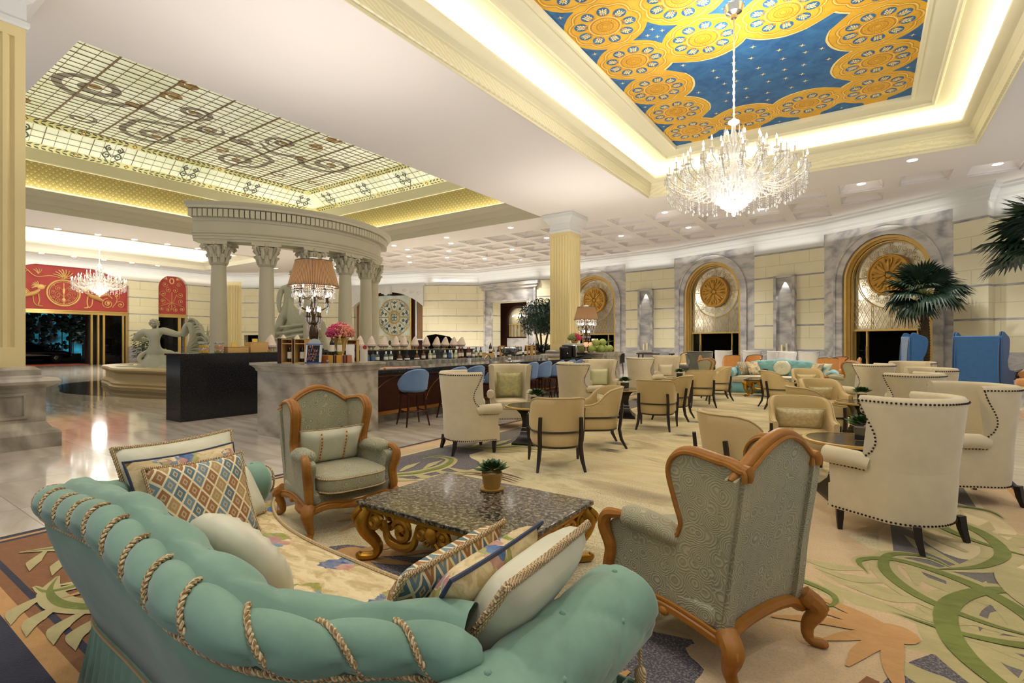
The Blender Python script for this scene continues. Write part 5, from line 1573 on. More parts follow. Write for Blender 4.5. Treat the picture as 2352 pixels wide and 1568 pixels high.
bc = crate('wine_crate', (-10.05, 13.87, 1.0), PI / 2, .2, .14, .36, 'open wooden wine crate on the back counter left of the silver bowl', group='wine crates on the back counter')
dup(bc, (-10.05, 15.47, 1.0), PI / 2, 'open wooden wine crate on the back counter, second from its far end'); dup(bc, (-10.05, 15.8, 1.0), PI / 2, 'open wooden wine crate at the far end of the back counter')
for y, lab in ((13.87, 'left of the silver bowl'), (15.47, 'second from the far end'), (15.8, 'at the far end')):
    dup(PB['dark red wine'], (-10.03, y, 1.013), 0, 'dark wine bottle standing in the wooden crate ' + lab, 'bottles inside wine crates')
pb = crate('small_wooden_box', (-10.05, 13.2, 1.0), PI / 2, .3, .16, .125, 'low pale wooden box under a champagne bottle on the back counter', False)
crate('small_wooden_box', (-10.2, 12.93, 1.0), PI / 2, .24, .2, .15, 'low pale wooden box behind the green bottles on the back counter', False)
crate('small_wooden_box', (-10.22, 14.7, 1.0), PI / 2, .5, .14, .16, 'long pale wooden box behind the champagne on the back counter', False)

# sweets and wooden boxes on the near end of the black counter
SW = [plain('candy_' + n_, c_, .4) for n_, c_ in (('yellow', 'e8c22a'), ('pink', 'e0a4a8'), ('green', 'a9b04a'), ('white', 'ece2d2'))]
for i, (y, lab) in enumerate(((4.8, 'glass jar of layered yellow and pink sweets on the black counter, left one'), (5.09, 'glass jar of layered pink and green sweets on the black counter, right one'))):
    t = thing('sweet_jar', lab, 'jar', (-10.7, y, 1.27), 0, 'sweet jars on the black counter')
    b = MB(); b.lathe([(.088, 0), (.092, .01), (.092, .16), (.085, .18)], n=20); b.build('glass_jar', MT['glass'], t)
    b = MB(); b.lathe([(.09, .18), (.095, .185), (.095, .21), (.09, .215), (0, .216)], n=20); b.build('steel_lid', MT['silver'], t)
    b = MB()
    for z in range(6):
        for k in range(14):
            a = k * 2 * PI / 14 + z * .3; b.ell((.068 * cos(a), .068 * sin(a), .015 + .026 * z), (.019, .019, .015), 6, 4, ((0, 0, 1, 1, 0, 0) if i == 0 else (2, 2, 1, 1, 0, 1))[z] if random.random() < .8 else 3)
    b.lathe([(.06, .005), (.06, .15), (0, .15)], n=12, mi=0); b.build('sweets', SW, t)
for y, w_, h, lab in ((5.42, .42, .13, 'low pale wooden display box right of the sweet jars'), (5.86, .38, .22, 'taller pale wooden display box left of the shell lamps')):
    t = crate('display_box', (-10.72, y, 1.27), PI / 2, w_, .26, h, lab, False)
    b = MB(); b.bb((-.08, -.02, h), (.02, .02, h + .07)); b.build('price_card', plain('yellow_card', 'e6c85a', .7), t, flat=True)
    b = MB(); b.ell((-w_ / 2 - .005, -.06, h * .5), (.01, .015, .015), 6, 4); b.build('clasp', MT['gold'], t)

# things on the near marble block
t = thing('wine_crate_pair', 'dark brown wine crates with pale sides on the near marble block', 'wine crates', (-7.5, 4.76, 1.16), R(35))
b = MB()
for s in (0, 1):
    x = -.19 + .2 * s; b.bb((x, -.12, 0), (x + .012, .12, .38)); b.bb((x + .16, -.12, 0), (x + .17, .12, .38)); b.bb((x, .11, 0), (x + .17, .12, .38)); b.bb((x, -.12, 0), (x + .17, .12, .012)); b.bb((x, -.12, .37), (x + .17, .12, .38)); b.bb((x, -.12, .3), (x + .17, -.11, .312))
b.build('case', MT['pale'], t, flat=True)
b = MB(); b.bb((-.25, -.13, 0), (-.19, .12, .39)); b.bb((-.02, -.125, 0), (.01, -.11, .38)); b.build('dark_side', MT['mahog'], t, flat=True)
for x, lab in ((-.1, 'dark wine bottle inside the left crate on the marble block'), (.1, 'dark wine bottle inside the right crate on the marble block')):
    p_ = Matrix.Rotation(R(35), 4, 'Z') @ Vector((x, 0, 0)); dup(PB['dark red wine'], (-7.5 + p_.x, 4.76 + p_.y, 1.173), 0, lab, 'bottles inside wine crates')
CH = NT('chalkboard', '1c1c24', .8).mat
t = thing('chalkboard_sign', 'small framed chalkboard with pink handwriting on the near marble block', 'chalkboard', (-7.13, 4.8, 1.163), R(28)); t.rotation_euler = (R(-8), 0, R(28))
b = MB(); b.bb((-.115, 0, .0), (.115, .02, .29)); b.build('board', CH, t, flat=True)
b = MB()
for s in (-1, 1): b.bb((s * .115 - .012, -.01, 0), (s * .115 + .012, .025, .3))
b.bb((-.12, -.01, .28), (.12, .025, .3)); b.build('white_frame', plain('frame_white', 'cfd5da', .4), t, flat=True)
b = MB(); b.bb((-.128, -.012, -.002), (.128, .028, .014)); b.bb((-.128, -.012, .288), (.128, .028, .302)); b.build('blue_rail', plain('frame_blue', '2f4c9c', .4), t, flat=True)
b = MB(); b.ext([(.1 * cos(PI * i / 14), 0, .3 + .085 * sin(PI * i / 14)) for i in range(15)], (0, .03, 0)); b.build('rounded_top', plain('top_mosaic', 'aeb6b2', .5, var=.4, scale=60), t)
b = MB(); random.seed(3)
for r_, (z, n_) in enumerate(((.245, 2), (.19, 4), (.135, 5), (.08, 3), (.045, 3))):
    for k in range(n_):
        x = -.085 + .045 * k + (.02 if r_ in (0, 3) else 0)
        for q in range(5):
            xa, za = x + random.uniform(-.012, .012), z + random.uniform(-.018, .018); hz = random.random() < .5
            b.add([(xa, -.002, za), (xa + (.024 if hz else .004), -.002, za), (xa + (.024 if hz else .004), -.002, za + (.004 if hz else .026)), (xa, -.002, za + (.004 if hz else .026))], [(0, 1, 2, 3)])
b.build('handwriting', plain('chalk_pink', 'd99a94', .9), t, flat=True)
t = thing('gift_box', 'orange wooden gift box with black stripes on the near marble block', 'box', (-7.05, 5.15, 1.16), R(36))
b = MB(); b.bb((-.24, -.1, 0), (.24, .1, .12)); b.build('case', plain('box_orange', 'b0632c', .4, var=.2), t, bevel=.004)
b = MB()
for x in (.0, .03, .16, .2): b.bb((x, -.104, 0), (x + .018, .104, .123))
b.build('stripes', MT['black'], t, flat=True)
b = MB(); b.bb((-.075, -.104, 0), (.0, .104, .1225)); b.bb((.06, -.104, 0), (.14, .104, .1225)); b.build('yellow_band', plain('box_yellow', 'd09a35', .4), t, flat=True)
b = MB(); b.bb((-.1, -.11, .02), (-.06, -.1, .045)); b.build('clasp', MT['silver'], t, flat=True)
for (x, y, k, lab) in ((-7.06, 5.1, 'dark red wine', 'red wine bottle standing on the orange gift box'), (-7.0, 5.2, 'white wine', 'white wine bottle with a gold neck standing on the orange gift box')): dup(PB[k], (x, y, 1.2825), 0, lab, 'bottles on the gift box').scale = (1, 1, 1)
t = crate('wine_crate', (-7.05, 5.5, 1.16), R(36), .17, .14, .37, 'upright open wooden wine crate behind the white card'); dup(PB['dark red wine'], (-7.045, 5.5, 1.173), 0, 'dark wine bottle in the crate behind the white card', 'bottles inside wine crates').scale = (1, 1, 1)
t = thing('menu_card', 'white leaning menu card in front of a wooden crate', 'card', (-6.97, 5.38, 1.162), R(36)); b = MB(); b.ext([(-.07, 0, 0), (.07, 0, 0), (.05, .08, .3), (-.09, .08, .3)], (0, .004, 0)); b.build('sheet', MT['white'], t, flat=True)
t = thing('menu_card', 'upright white card with a red tab at the corner of the marble block', 'card', (-7.0, 5.68, 1.162), R(36)); b = MB(); b.bb((-.065, 0, 0), (.065, .004, .26)); b.build('sheet', MT['white'], t, flat=True)
b = MB(); b.lathe([(.035, 0), (.035, .005)], n=16); o = b.build('red_tab', plain('tab_red', 'b3283a', .6), t); o.rotation_euler = (PI / 2, 0, 0); o.location = (.02, 0, .24)


def frizz(name, label, loc, s, cols, vase, vprof):
    t = thing(name, label, 'flower vase', loc)
    b = MB(); b.lathe(vprof, n=20); b.build('vase', vase, t); h = vprof[-1][1]
    b = MB()
    for i in range(430):
        a = random.uniform(0, 2 * PI); ph = math.acos(random.uniform(-.35, 1)); r = s * (.75 + .25 * random.random())
        p = (r * sin(ph) * cos(a), r * sin(ph) * sin(a), h + .05 + r * cos(ph) * .75 + .03)
        mi = 0 if p[0] * cos(R(34)) + p[1] * sin(R(34)) < .02 + random.gauss(0, .05) else 1
        b.tube([(0, 0, h - .02), (p[0] * .6, p[1] * .6, h + (p[2] - h) * .7), p], [.002, .002, .001], 3, mi, cap=False); b.ell(p, (.014, .014, .014), 5, 3, mi)
        b.ell((p[0] * .82, p[1] * .82, h + (p[2] - h) * .84), (.016, .016, .016), 5, 3, mi)
    b.build('blooms', cols, t); return t


PK = [plain('flower_magenta', 'd0527c', .8), plain('flower_coral', 'e59a86', .8)]
frizz('flower_vase', 'gold vase of pink and coral dried flowers on the near marble block', (-7.38, 5.5, 1.16), .24, PK, MT['gold'], [(.09, 0), (.1, .02), (.06, .06), (.05, .12), (.1, .3), (.14, .4)])

# crystal table lamps with pleated shades
def pleated():
    t = NT('pleated_shade', '8a6b4c', .8); s = t.sep(t.co()); a = t.m('ARCTAN2', s[1], s[0])
    w_ = t.m('SINE', t.m('MULTIPLY', a, 90.0)); c = t.mix(t.ramp(w_, [(.2, 0.), (.8, 1.)]), '5e4630', '8d7050')
    t.color(c); nt = t.nt; tr = t.new('ShaderNodeBsdfTranslucent'); nt.links.new(c, tr.inputs[0]); mx = t.new('ShaderNodeMixShader'); mx.inputs[0].default_value = .38
    nt.links.new(t.b.outputs[0], mx.inputs[1]); nt.links.new(tr.outputs[0], mx.inputs[2]); nt.links.new(mx.outputs[0], t.out.inputs[0]); return t.mat


MT['shade'] = pleated(); MT['bronze'] = plain('dark_bronze', '4a3a2a', .35, .6)


def drop(b, x, y, z, l, r=.012, n=5):
    b.lathe([(.001, 0), (r, -l * .55), (r * .8, -l * .85), (.001, -l)][::-1], (x, y, z), n)


def crystal_lamp(label, loc):
    t = thing('table_lamp', label, 'table lamp', loc)
    b = MB(); b.lathe([(.0, 0), (.16, 0), (.16, .02), (.1, .05), (.05, .08), (.045, .12), (.07, .2), (.075, .28), (.06, .38), (.035, .42), (.05, .45), (.03, .48), (.028, .56), (.05, .62), (.055, .74), (.03, .84), (.02, .86), (.02, 1.1)], n=20); b.build('base', MT['bronze'], t)
    b = MB(); c = MB(); g_ = MB()
    for row, (z, r, k) in enumerate(((.52, .12, 4), (.76, .24, 6), (.95, .3, 10))):
        for i in range(k):
            a = 2 * PI * (i + .5 * row) / k; u = (cos(a), sin(a))
            b.tube(spline([(.03 * u[0], .03 * u[1], z - .04), (r * .5 * u[0], r * .5 * u[1], z - .1), (r * u[0], r * u[1], z - .04), (r * u[0], r * u[1], z + .03)], 4), .008, 5)
            b.lathe([(.004, .0), (.028, .01), (.03, .02), (.012, .02), (.012, .09)], (r * u[0], r * u[1], z + .02), 8)
            g_.lathe([(.008, .0), (.017, .03), (.01, .06), (.001, .09)], (r * u[0], r * u[1], z + .11), 6)
            for q in range(4): drop(c, r * u[0] + .03 * cos(q * PI / 2), r * u[1] + .03 * sin(q * PI / 2), z + .02, .09)
            c.ell((r * u[0], r * u[1], z - .09), (.012, .012, .018), 6, 4); drop(c, r * u[0], r * u[1], z - .08, .1, .015)
    for i in range(60):
        a = 2 * PI * i / 60; z = 1.05
        for k in range(3): c.ell((.33 * cos(a), .33 * sin(a), z - .04 * k), .011, 5, 4)
        drop(c, .33 * cos(a), .33 * sin(a), z - .11, .08, .013)
    b.build('candle_arms', MT['bronze'], t); c.build('crystal_drops', MT['crystal'], t); g_.build('bulbs', NT('lamp_bulb', 'fff2d8').emit((1, .9, .7, 1), 18).mat, t)
    b = MB(); n = 60; rings = []
    for r, z in ((.4, 1.05), (.36, 1.2), (.32, 1.34), (.285, 1.47)): rings.append([((r + .004 * (i % 2)) * cos(2 * PI * i / n), (r + .004 * (i % 2)) * sin(2 * PI * i / n), z) for i in range(n)])
    b.loft(rings, True, False); o = b.build('lamp_shade', MT['shade'], t)
    b = MB(); b.tube([(.402 * cos(2 * PI * i / 48), .402 * sin(2 * PI * i / 48), 1.05) for i in range(48)], .006, 5, 0, True); b.tube([(.287 * cos(2 * PI * i / 48), .287 * sin(2 * PI * i / 48), 1.47) for i in range(48)], .006, 5, 0, True); b.build('shade_trim', MT['black'], o)
    b = MB(); b.lathe([(.09, 1.48), (.09, 1.5), (.06, 1.53), (0, 1.535)], n=16); b.build('finial', MT['white'], t)
    l = bpy.data.lights.new('lamp_light', 'POINT'); l.energy = 11; l.color = (1, .86, .7); l.shadow_soft_size = .08; lo = bpy.data.objects.new('lamp_light', l); COL.objects.link(lo); lo.location = (loc[0], loc[1], loc[2] + 1.22)
    l = bpy.data.lights.new('lamp_uplight', 'SPOT'); l.energy = 330; l.spot_size = R(165); l.spot_blend = .5; l.color = (1, .93, .84); l.shadow_soft_size = .15; lo = bpy.data.objects.new('lamp_uplight', l); COL.objects.link(lo); lo.location = (loc[0], loc[1], loc[2] + 1.56); lo.rotation_euler = (PI, 0, 0)
    return t


t = thing('lamp_stand', 'low wooden stand under the near bar lamp', 'stand', (-7.55, 5.1, 1.16), R(36)); b = MB(); b.bb((-.18, -.15, .16), (.18, .15, .2))
for sx in (-1, 1):
    for sy in (-1, 1): b.bb((sx * .16 - .015, sy * .13 - .015, 0), (sx * .16 + .015, sy * .13 + .015, .17))
b.build('stand', MT['darkwood'], t, flat=True)
crystal_lamp('large crystal table lamp with a brown pleated shade on the near marble block', (-7.55, 5.1, 1.36))
crystal_lamp('crystal table lamp with a brown pleated shade on the far marble block', (-7.62, 15.25, 1.16))
frizz('flower_vase', 'gold vase of red flowers on the far marble block', (-7.9, 14.98, 1.16), .24, [plain('flower_green', '9aa46a', .8), plain('flower_red', 'cf4a66', .8)], MT['gold'], [(.1, 0), (.16, .06), (.17, .14), (.1, .24), (.08, .28), (.13, .36)])
t = thing('green_coconuts', 'x', 'green coconut', (0, 0, 0)); bpy.data.objects.remove(t)
b = MB(); b.lathe([(0, 0), (.07, .01), (.12, .07), (.125, .12), (.1, .18), (.05, .22), (0, .23)], n=14); c0 = b.build('green_coconut', plain('coconut_green', '9fae52', .5, var=.25)); k = MB(); k.lathe([(.03, .21), (.035, .225), (0, .235)], n=8); k.build('stem_end', MT['leafdark'], c0)
tag(c0, 'green coconut at the left of the pile on the far marble block', 'coconut', 'green coconuts on the far marble block'); c0.location = (-7.25, 14.92, 1.16)
for p_, lab in (((-7.0, 15.08, 1.16), 'front middle of the pile'), ((-7.0, 15.34, 1.16), 'front right of the pile'), ((-6.95, 15.62, 1.16), 'at the right end of the pile'), ((-7.13, 14.96, 1.355), 'upper left of the pile'), ((-7.02, 15.22, 1.36), 'on top of the pile'), ((-7.25, 15.3, 1.16), 'rear of the pile')):
    dup(c0, p_, random.uniform(0, 6), 'green coconut %s on the far marble block' % lab)
t = thing('pineapple_leaves', 'spray of long pale leaves behind the green coconuts', 'leaves', (-7.2, 15.5, 1.16)); b = MB()
for i in range(26):
    a = random.uniform(0, 2 * PI); l_ = random.uniform(.3, .5); b.ribbon(spline([(0, 0, .1), (l_ * .4 * cos(a), l_ * .4 * sin(a), .3), (l_ * cos(a), l_ * sin(a), .32 + random.uniform(-.05, .15))], 4), [.03, .035, .035, .03, .03, .025, .02, .012, .003], (sin(a), -cos(a), .2))
b.build('blades', MT['leaf'], t, flat=True)
t = thing('candle_glass', 'tall pale candle lantern behind the coconuts', 'lantern', (-7.45, 15.55, 1.16)); b = MB(); b.lathe([(.11, 0), (.11, .42), (.1, .43), (0, .43)], n=18); b.build('lantern', NT('lantern_glow', 'f2dcc0', .5).emit(lin('f2d2b0'), .7).mat, t)
for i, (x, y) in enumerate(((-7.5, 15.0), (-7.35, 15.1))):
    t = thing('candle_glass', 'short pink candle glass on a stem, %s, on the far marble block' % ('left' if i == 0 else 'right'), 'lantern', (x, y, 1.16)); b = MB(); b.lathe([(.06, 0), (.06, .01), (.008, .02), (.008, .16), (.07, .18), (.09, .24), (.07, .32)], n=14, cap=False); b.build('cup', NT('pink_glass', 'eab896', .3).emit(lin('e8b48e'), .5).mat, t)

# things on the bar worktop
BZ = .99
t = thing('menu_stack', 'x', 'menu', (0, 0, 0)); bpy.data.objects.remove(t)
for i, (y, c_, lab, rz, z) in enumerate(((6.25, 'c96a3a', 'orange leather menu nearest the marble block on the bar', .3, 0), (6.55, 'd98a55', 'tan leather menu lying second on the bar', .1, 0), (6.85, 'c25a3a', 'red-orange leather menu lying third on the bar', -.2, 0), (7.15, '8a4a3c', 'brown leather menu lying furthest along the bar', .15, 0))):
    b = MB(); b.box((0, 0, .012), (.24, .34, .024)); o = b.build('menu', plain('menu_%d' % i, c_, .6), bevel=.004); o.location = (-7.4, y, BZ); o.rotation_euler = (0, 0, rz); tag(o, lab, 'menu', 'leather menus on the bar')
    k = MB(); k.box((0, 0, .012), (.235, .33, .018)); k.build('pages', MT['white'], o, flat=True); o.children[0].location = (.006, 0, 0)
t = thing('drink_dispenser', 'tall clear glass drink dispenser on the bar', 'dispenser', (-7.6, 8.2, BZ)); b = MB(); b.lathe([(.11, .0), (.12, .02), (.12, .34), (.11, .36)], n=24); b.build('glass_cylinder', MT['glass'], t); b = MB(); b.lathe([(.12, .36), (.12, .375), (.03, .39), (.02, .42), (.03, .44), (0, .45)], n=20); b.build('lid', MT['glass'], t)
t = thing('punch_bowl', 'silver footed punch bowl with a shell rim on the bar', 'bowl', (-7.55, 10.75, BZ)); b = MB(); b.lathe([(.13, 0), (.12, .02), (.05, .05), (.03, .1), (.05, .13), (.16, .18), (.22, .26), (.24, .33), (.22, .33), (.0, .2)], n=24); b.build('bowl', MT['silver'], t)
b = MB()
for s in (-1, 1): b.tube(spline([(0, s * .2, .22), (0, s * .3, .25), (0, s * .33, .34), (0, s * .26, .38)], 4), .015, 6)
for i in range(8): b.ell((.1 * cos(i), .12 * sin(i), .34), .03, 6, 4)
b.build('handles', MT['silver'], t)
for i, (y, n_) in enumerate(((8.6, 'first'), (8.72, 'second'), (8.95, 'third'), (9.9, 'fourth'), (9.98, 'fifth'), (11.3, 'sixth'), (11.42, 'seventh'), (11.55, 'eighth'), (11.7, 'ninth'), (11.85, 'tenth'), (12.0, 'eleventh'))):
    if i == 0:
        b = MB(); b.lathe([(.03, 0), (.032, .005), (.038, .1), (.036, .1), (.028, .01)], n=12); tg = b.build('glass_tumbler', MT['glass']); o = tg
    else: o = tg.copy(); COL.objects.link(o)
    o.location = (-7.65 + .12 * (i % 3), y, BZ); tag(o, 'small clear glass tumbler on the bar, %s from the marble block' % n_, 'glass', 'glass tumblers on the bar')
t = thing('straw_cup', 'white cup of straws and spoons on the bar', 'cup', (-7.6, 9.2, BZ)); b = MB(); b.lathe([(.04, 0), (.05, .12), (.045, .12), (.035, .01)], n=14); b.build('cup', MT['white'], t); b = MB()
for i in range(6): b.tube([(0, 0, .02), (.03 * cos(i), .03 * sin(i), .19)], .004, 4)
b.build('straws', plain('straw_blue', '3a78b0', .5), t)
t = thing('tap_spout', 'curved chrome tap on the bar', 'tap', (-7.75, 10.1, BZ)); b = MB(); b.tube([(0, .12 * cos(a), .05 + .12 * sin(a)) for a in (PI * i / 10 for i in range(11))] + [(0, -.12, .02)], .014, 8); b.lathe([(.03, 0), (.03, .05), (.014, .06)], (0, .12, 0), 10); b.build('spout', MT['silver'], t)
t = thing('coffee_grinder', 'black coffee grinder with a clear hopper at the far end of the bar', 'coffee grinder', (-7.6, 13.7, BZ)); b = MB(); b.lathe([(.12, 0), (.13, .02), (.12, .2), (.14, .3), (.13, .34), (.08, .36)], n=18); b.bb((-.1, .05, .0), (.12, .3, .4)); b.build('housing', MT['black'], t, bevel=.02)
b = MB(); b.lathe([(.06, .36), (.15, .46), (.16, .56), (.15, .56)], n=18); b.build('hopper', MT['glass'], t); b = MB(); b.ell((.13, .0, .14), (.02, .035, .035), 8, 6); b.build('dial', MT['silver'], t)
t = thing('coffee_machine', 'steel coffee machine with cups stacked on top at the bar end', 'coffee machine', (-7.6, 14.32, BZ)); b = MB(); b.bb((-.25, -.28, .03), (.25, .28, .4)); b.build('body', MT['silver'], t, bevel=.02)
b = MB()
for i in range(4):
    for j in range(5): b.lathe([(.025, 0), (.035, .05), (.03, .05)], (-.18 + .12 * i, -.22 + .11 * j, .4), 10)
b.build('cups', MT['white'], t); b = MB(); b.bb((.25, -.2, .1), (.32, .2, .16)); b.tube([(.3, .1, .16), (.42, .1, .14)], .015, 6); b.tube([(.28, -.24, .38), (.33, -.26, .2)], .01, 6); b.build('group_head', MT['black'], t)

# ------------------------------------------------------------------ bar stools
t = thing('bar_stool', 'x', 'bar stool', (0, 0, 0)); stool = t
b = MB(); b.lathe([(.0, .6), (.2, .6), (.225, .62), (.225, .66), (.2, .68), (0, .69)], n=24); b.build('seat', MT['bluevel'], t)


def ushell(b, top, bot, rx, ry, a_open, th, n=28, flare=0.0, mi=0, bulge=0.0):
    """padded back wrapping round the seat; local front is +y; top(u), bot(u) give heights, u in -1..1 (0 = rear)"""
    rings = []
    for i in range(n + 1):
        u = -1 + 2 * i / n; a = -PI / 2 + u * a_open; zt, zb = top(u), bot(u); ring = []
        m = 7
        for k in range(m + 1):
            v = k / m; r = 1 + flare * v + bulge * sin(PI * v); ring.append((rx * r * cos(a), ry * r * sin(a), zb + (zt - zb) * v))
        c_, s_ = cos(a), sin(a)
        ring.append(((rx * (1 + flare) - th * .5) * c_, (ry * (1 + flare) - th * .5) * s_, zt + th * .35))
        for k in range(m, -1, -1):
            v = k / m; r = 1 + flare * v + bulge * sin(PI * v) * .5; ring.append(((rx * r - th) * c_, (ry * r - th) * s_, zb + (zt - zb) * v))
        rings.append(ring)
    b.loft(rings, True, True, mi)


b = MB(); ushell(b, lambda u: 1.0 - .26 * abs(u) ** 2.2 if abs(u) < 1 else .74, lambda u: .64, .25, .25, R(100), .05, flare=.14); b.build('backrest', MT['bluevel'], t, sub=0)
for sx in (-1, 1):
    for sy in (-1, 1):
        b = MB(); b.tube([(sx * .15, sy * .15, .6), (sx * .17, sy * .17, .3), (sx * .22, sy * .22, 0)], [.022, .02, .013], 4); b.build('leg', MT['mahog'], t)
b = MB(); b.sq([(.19, .56), (.19, .6)]); q = .185
for a_, c_ in (((-q, q, .22), (q, q, .22)), ((-q, -q, .26), (-q, q, .26)), ((q, -q, .26), (q, q, .26)), ((-q, -q, .26), (q, -q, .26))): b.tube([a_, c_], .012, 5)
b.build('footrest', MT['mahog'], t)
SYS = [(6.55, 70), (7.62, 85), (8.2, 80), (8.95, 95), (9.55, 90), (10.3, 80), (10.93, 85), (11.58, 95), (12.2, 85), (12.82, 80)]
for i, (y, a) in enumerate(SYS):
    lab = 'blue upholstered bar stool at the bar, %s' % ('nearest to the marble block', 'second from the marble block', 'third from the marble block', 'fourth from the marble block', 'fifth from the marble block', 'sixth from the marble block', 'fourth from the far end', 'third from the far end', 'second from the far end', 'last at the far end')[i]
    if i == 0: stool.location = (-6.72, y, 0); stool.rotation_euler = (0, 0, R(a)); stool['label'] = lab; stool['group'] = 'blue stools along the bar'
    else: dup(stool, (-6.72, y, 0), R(a), lab)
# grand piano lid seen behind the bottles
t = thing('grand_piano', 'black grand piano with a raised lid behind the bar bottles', 'piano', (-17.2, 18.6, 0), R(34))
b = MB(); pl = [(-1.0, -.7), (1.0, -.7), (1.0, .1), (.6, .5), (.2, .7), (-.4, .75), (-.9, .6), (-1.0, .3)]; b.prism(pl, .7, 1.0); b.build('case', MT['black'], t, flat=True)
b = MB(); b.ext([(-.95, -.65, 1.02), (.95, -.65, 1.02), (.95, .1, 1.65), (.5, .5, 2.0), (-.4, .7, 2.15), (-.95, .6, 2.05)], (0, 0, .03)); b.build('lid', MT['void'], t, flat=True)
t.scale = (.8, .8, .86)
for x, y in ((-.8, -.5), (.8, -.5), (0, .55)):
    b = MB(); b.tube([(x, y, 0), (x, y, .7)], [.05, .08], 8); b.build('leg', MT['black'], t)
b = MB(); b.tube([(.7, -.2, 1.0), (.75, .1, 1.6)], .015, 6); b.build('prop', MT['black'], t)
# ------------------------------------------------------------------ lounge seating
def uplan(u, hw, ry, yc, yf):
    """U-shaped plan: straight sides to yf, half ellipse at the rear; returns point and outward normal"""
    s = 1 if u >= 0 else -1; a = abs(u)
    if a <= .5:
        q = a / .5 * PI / 2; x, y = hw * sin(q) * s, yc - ry * cos(q); n = (sin(q) * s / hw, -cos(q) / ry); l = math.hypot(*n); return x, y, n[0] / l, n[1] / l
    return hw * s, yc + (a - .5) / .5 * (yf - yc), s, 0


def nails(b, path, r=.008):
    for p in path: b.ell(p, (r, r, r), 6, 4)


def resample(P, d):
    P = [Vector(p) for p in P]; out = [tuple(P[0])]; acc = 0
    for a, c in zip(P, P[1:]):
        L = (c - a).length; t = d - acc
        while t <= L: out.append(tuple(a + (c - a) * (t / L))); t += d
        acc = (acc + L) % d
    return out


def cushion(b, w, d, h, c=(0, 0, 0), e=5.0, n=14, mi=0, puff=.35):
    """rounded box cushion"""
    rings = []
    for k in range(n + 1):
        v = -1 + 2 * k / n; v = math.copysign(abs(v) ** .7, v); sc_ = (1 - abs(v) ** 3.2) ** (1 / 3.2) if abs(v) < 1 else 0.0
        ring = []
        for i in range(32):
            a = 2 * PI * i / 32; q = (abs(cos(a)) ** e + abs(sin(a)) ** e) ** (-1 / e); s_ = .86 + .14 * sc_ if abs(v) < 1 else .8
            if k in (0, n): s_ = .84
            x, y = q * cos(a) * s_, q * sin(a) * s_
            ring.append((c[0] + x * w / 2, c[1] + y * d / 2, c[2] + v * h / 2))
        rings.append(ring)
    top = rings[-1]; bot = rings[0]
    for s_ in (.6, .25):
        rings.append([(c[0] + (p[0] - c[0]) * s_, c[1] + (p[1] - c[1]) * s_, p[2] + h * puff * (1 - s_) * .35) for p in top])
    b.loft(rings, True, True, mi)


def wing_chair(name, label, mat, leg):
    t = thing(name, label, 'armchair')
    hw, ry, yc = .355, .28, -.06
    b = MB(); n = 36; rings = []
    for i in range(n + 1):
        u = -1 + 2 * i / n; ring = []
        for z, s in ((.17, .94), (.3, .97), (.45, .99), (.6, 1.0)):
            x, y, nx, ny = uplan(u, hw, ry, yc, .32); ring.append((x * s, y * s, z))
        for z, s in ((.6, 1.0), (.17, .94)):
            x, y, nx, ny = uplan(u, hw, ry, yc, .32); ring.append((x * s - nx * .08, y * s - ny * .08, z))
        rings.append(ring)
    b.loft(rings); b.bb((-.33, .26, .17), (.33, .34, .36)); b.bb((-.24, -.15, .18), (.24, .28, .3)); b.build('body', mat, t, ang=50)
    yfs = [(.56, .14), (.62, .06), (.68, .0), (.76, -.03), (.84, -.0), (.92, .05), (1.0, .09), (1.06, .11)]
    b = MB(); rings = []; edgeL = []; edgeR = []; topp = []
    for i in range(n + 1):
        u = -1 + 2 * i / n; ring = []
        def P(z, th):
            x, y, nx, ny = uplan(u, hw, ry, yc, interp(yfs, z)); k = 1 + .06 * (z - .56) / .5
            return ((x - nx * th) * k, (y - ny * th) * k - .07 * (z - .56), z)
        zs = [.55 + .51 * j / 8 for j in range(9)]
        for z in zs: ring.append(P(z, 0))
        x, y, z = P(1.06, .02); ring.append((x, y, 1.085)); x, y, z = P(1.06, .06); ring.append((x, y, 1.085))
        for z in zs[::-1]: ring.append(P(z, .085))
        rings.append(ring)
        topp.append(P(1.05, -.004))
        if i == 0: edgeL = [P(z, -.004) for z in zs[::-1]]
        if i == n: edgeR = [P(z, -.004) for z in zs]
    b.loft(rings); b.build('backrest', mat, t, ang=50)
    for s in (-1, 1):
        b = MB(); b.tube([(s * .325, .03, .575), (s * .345, .1, .595), (s * .35, .3, .595), (s * .35, .345, .595)], [.06, .066, .07, .07], 12); b.build('arm', mat, t)
        b = MB(); b.tube([(s * .35, .35, .595), (s * .35, .356, .595)], [.056, .05], 12); b.build('arm_front', mat, t)
    b = MB(); cushion(b, .6, .58, .15, (0, .07, .41)); b.build('seat_cushion', mat, t)
    b = MB(); path = edgeL[::-1][::-1] + topp[1:-1] + edgeR[::-1]
    nails(b, resample(edgeL[::-1], .028) + resample(topp, .028) + resample(edgeR, .028))
    hem = []
    for i in range(n + 1):
        x, y, nx, ny = uplan(-1 + 2 * i / n, hw, ry, yc, .32); hem.append((x * .942 + nx * .004, y * .942 + ny * .004, .185))
    nails(b, resample(hem, .028))
    for s in (-1, 1): nails(b, resample([(s * .362, .05, .53), (s * .362, .32, .53)], .028))
    nails(b, resample([(-.32, .343, .185), (.32, .343, .185)], .028))
    b.build('nailhead_trim', MT['nail'], t)
    for s in (-1, 1):
        for y, dx, dy in ((.28, .0, .0), (-.26, .01, -.04)):
            b = MB(); b.tube([(s * .28, y, .19), (s * (.28 + dx * .4), y + dy * .3, .1), (s * (.28 + dx), y + dy, 0)], [.036, .032, .022], 4); b.build('leg', leg, t)
    return t


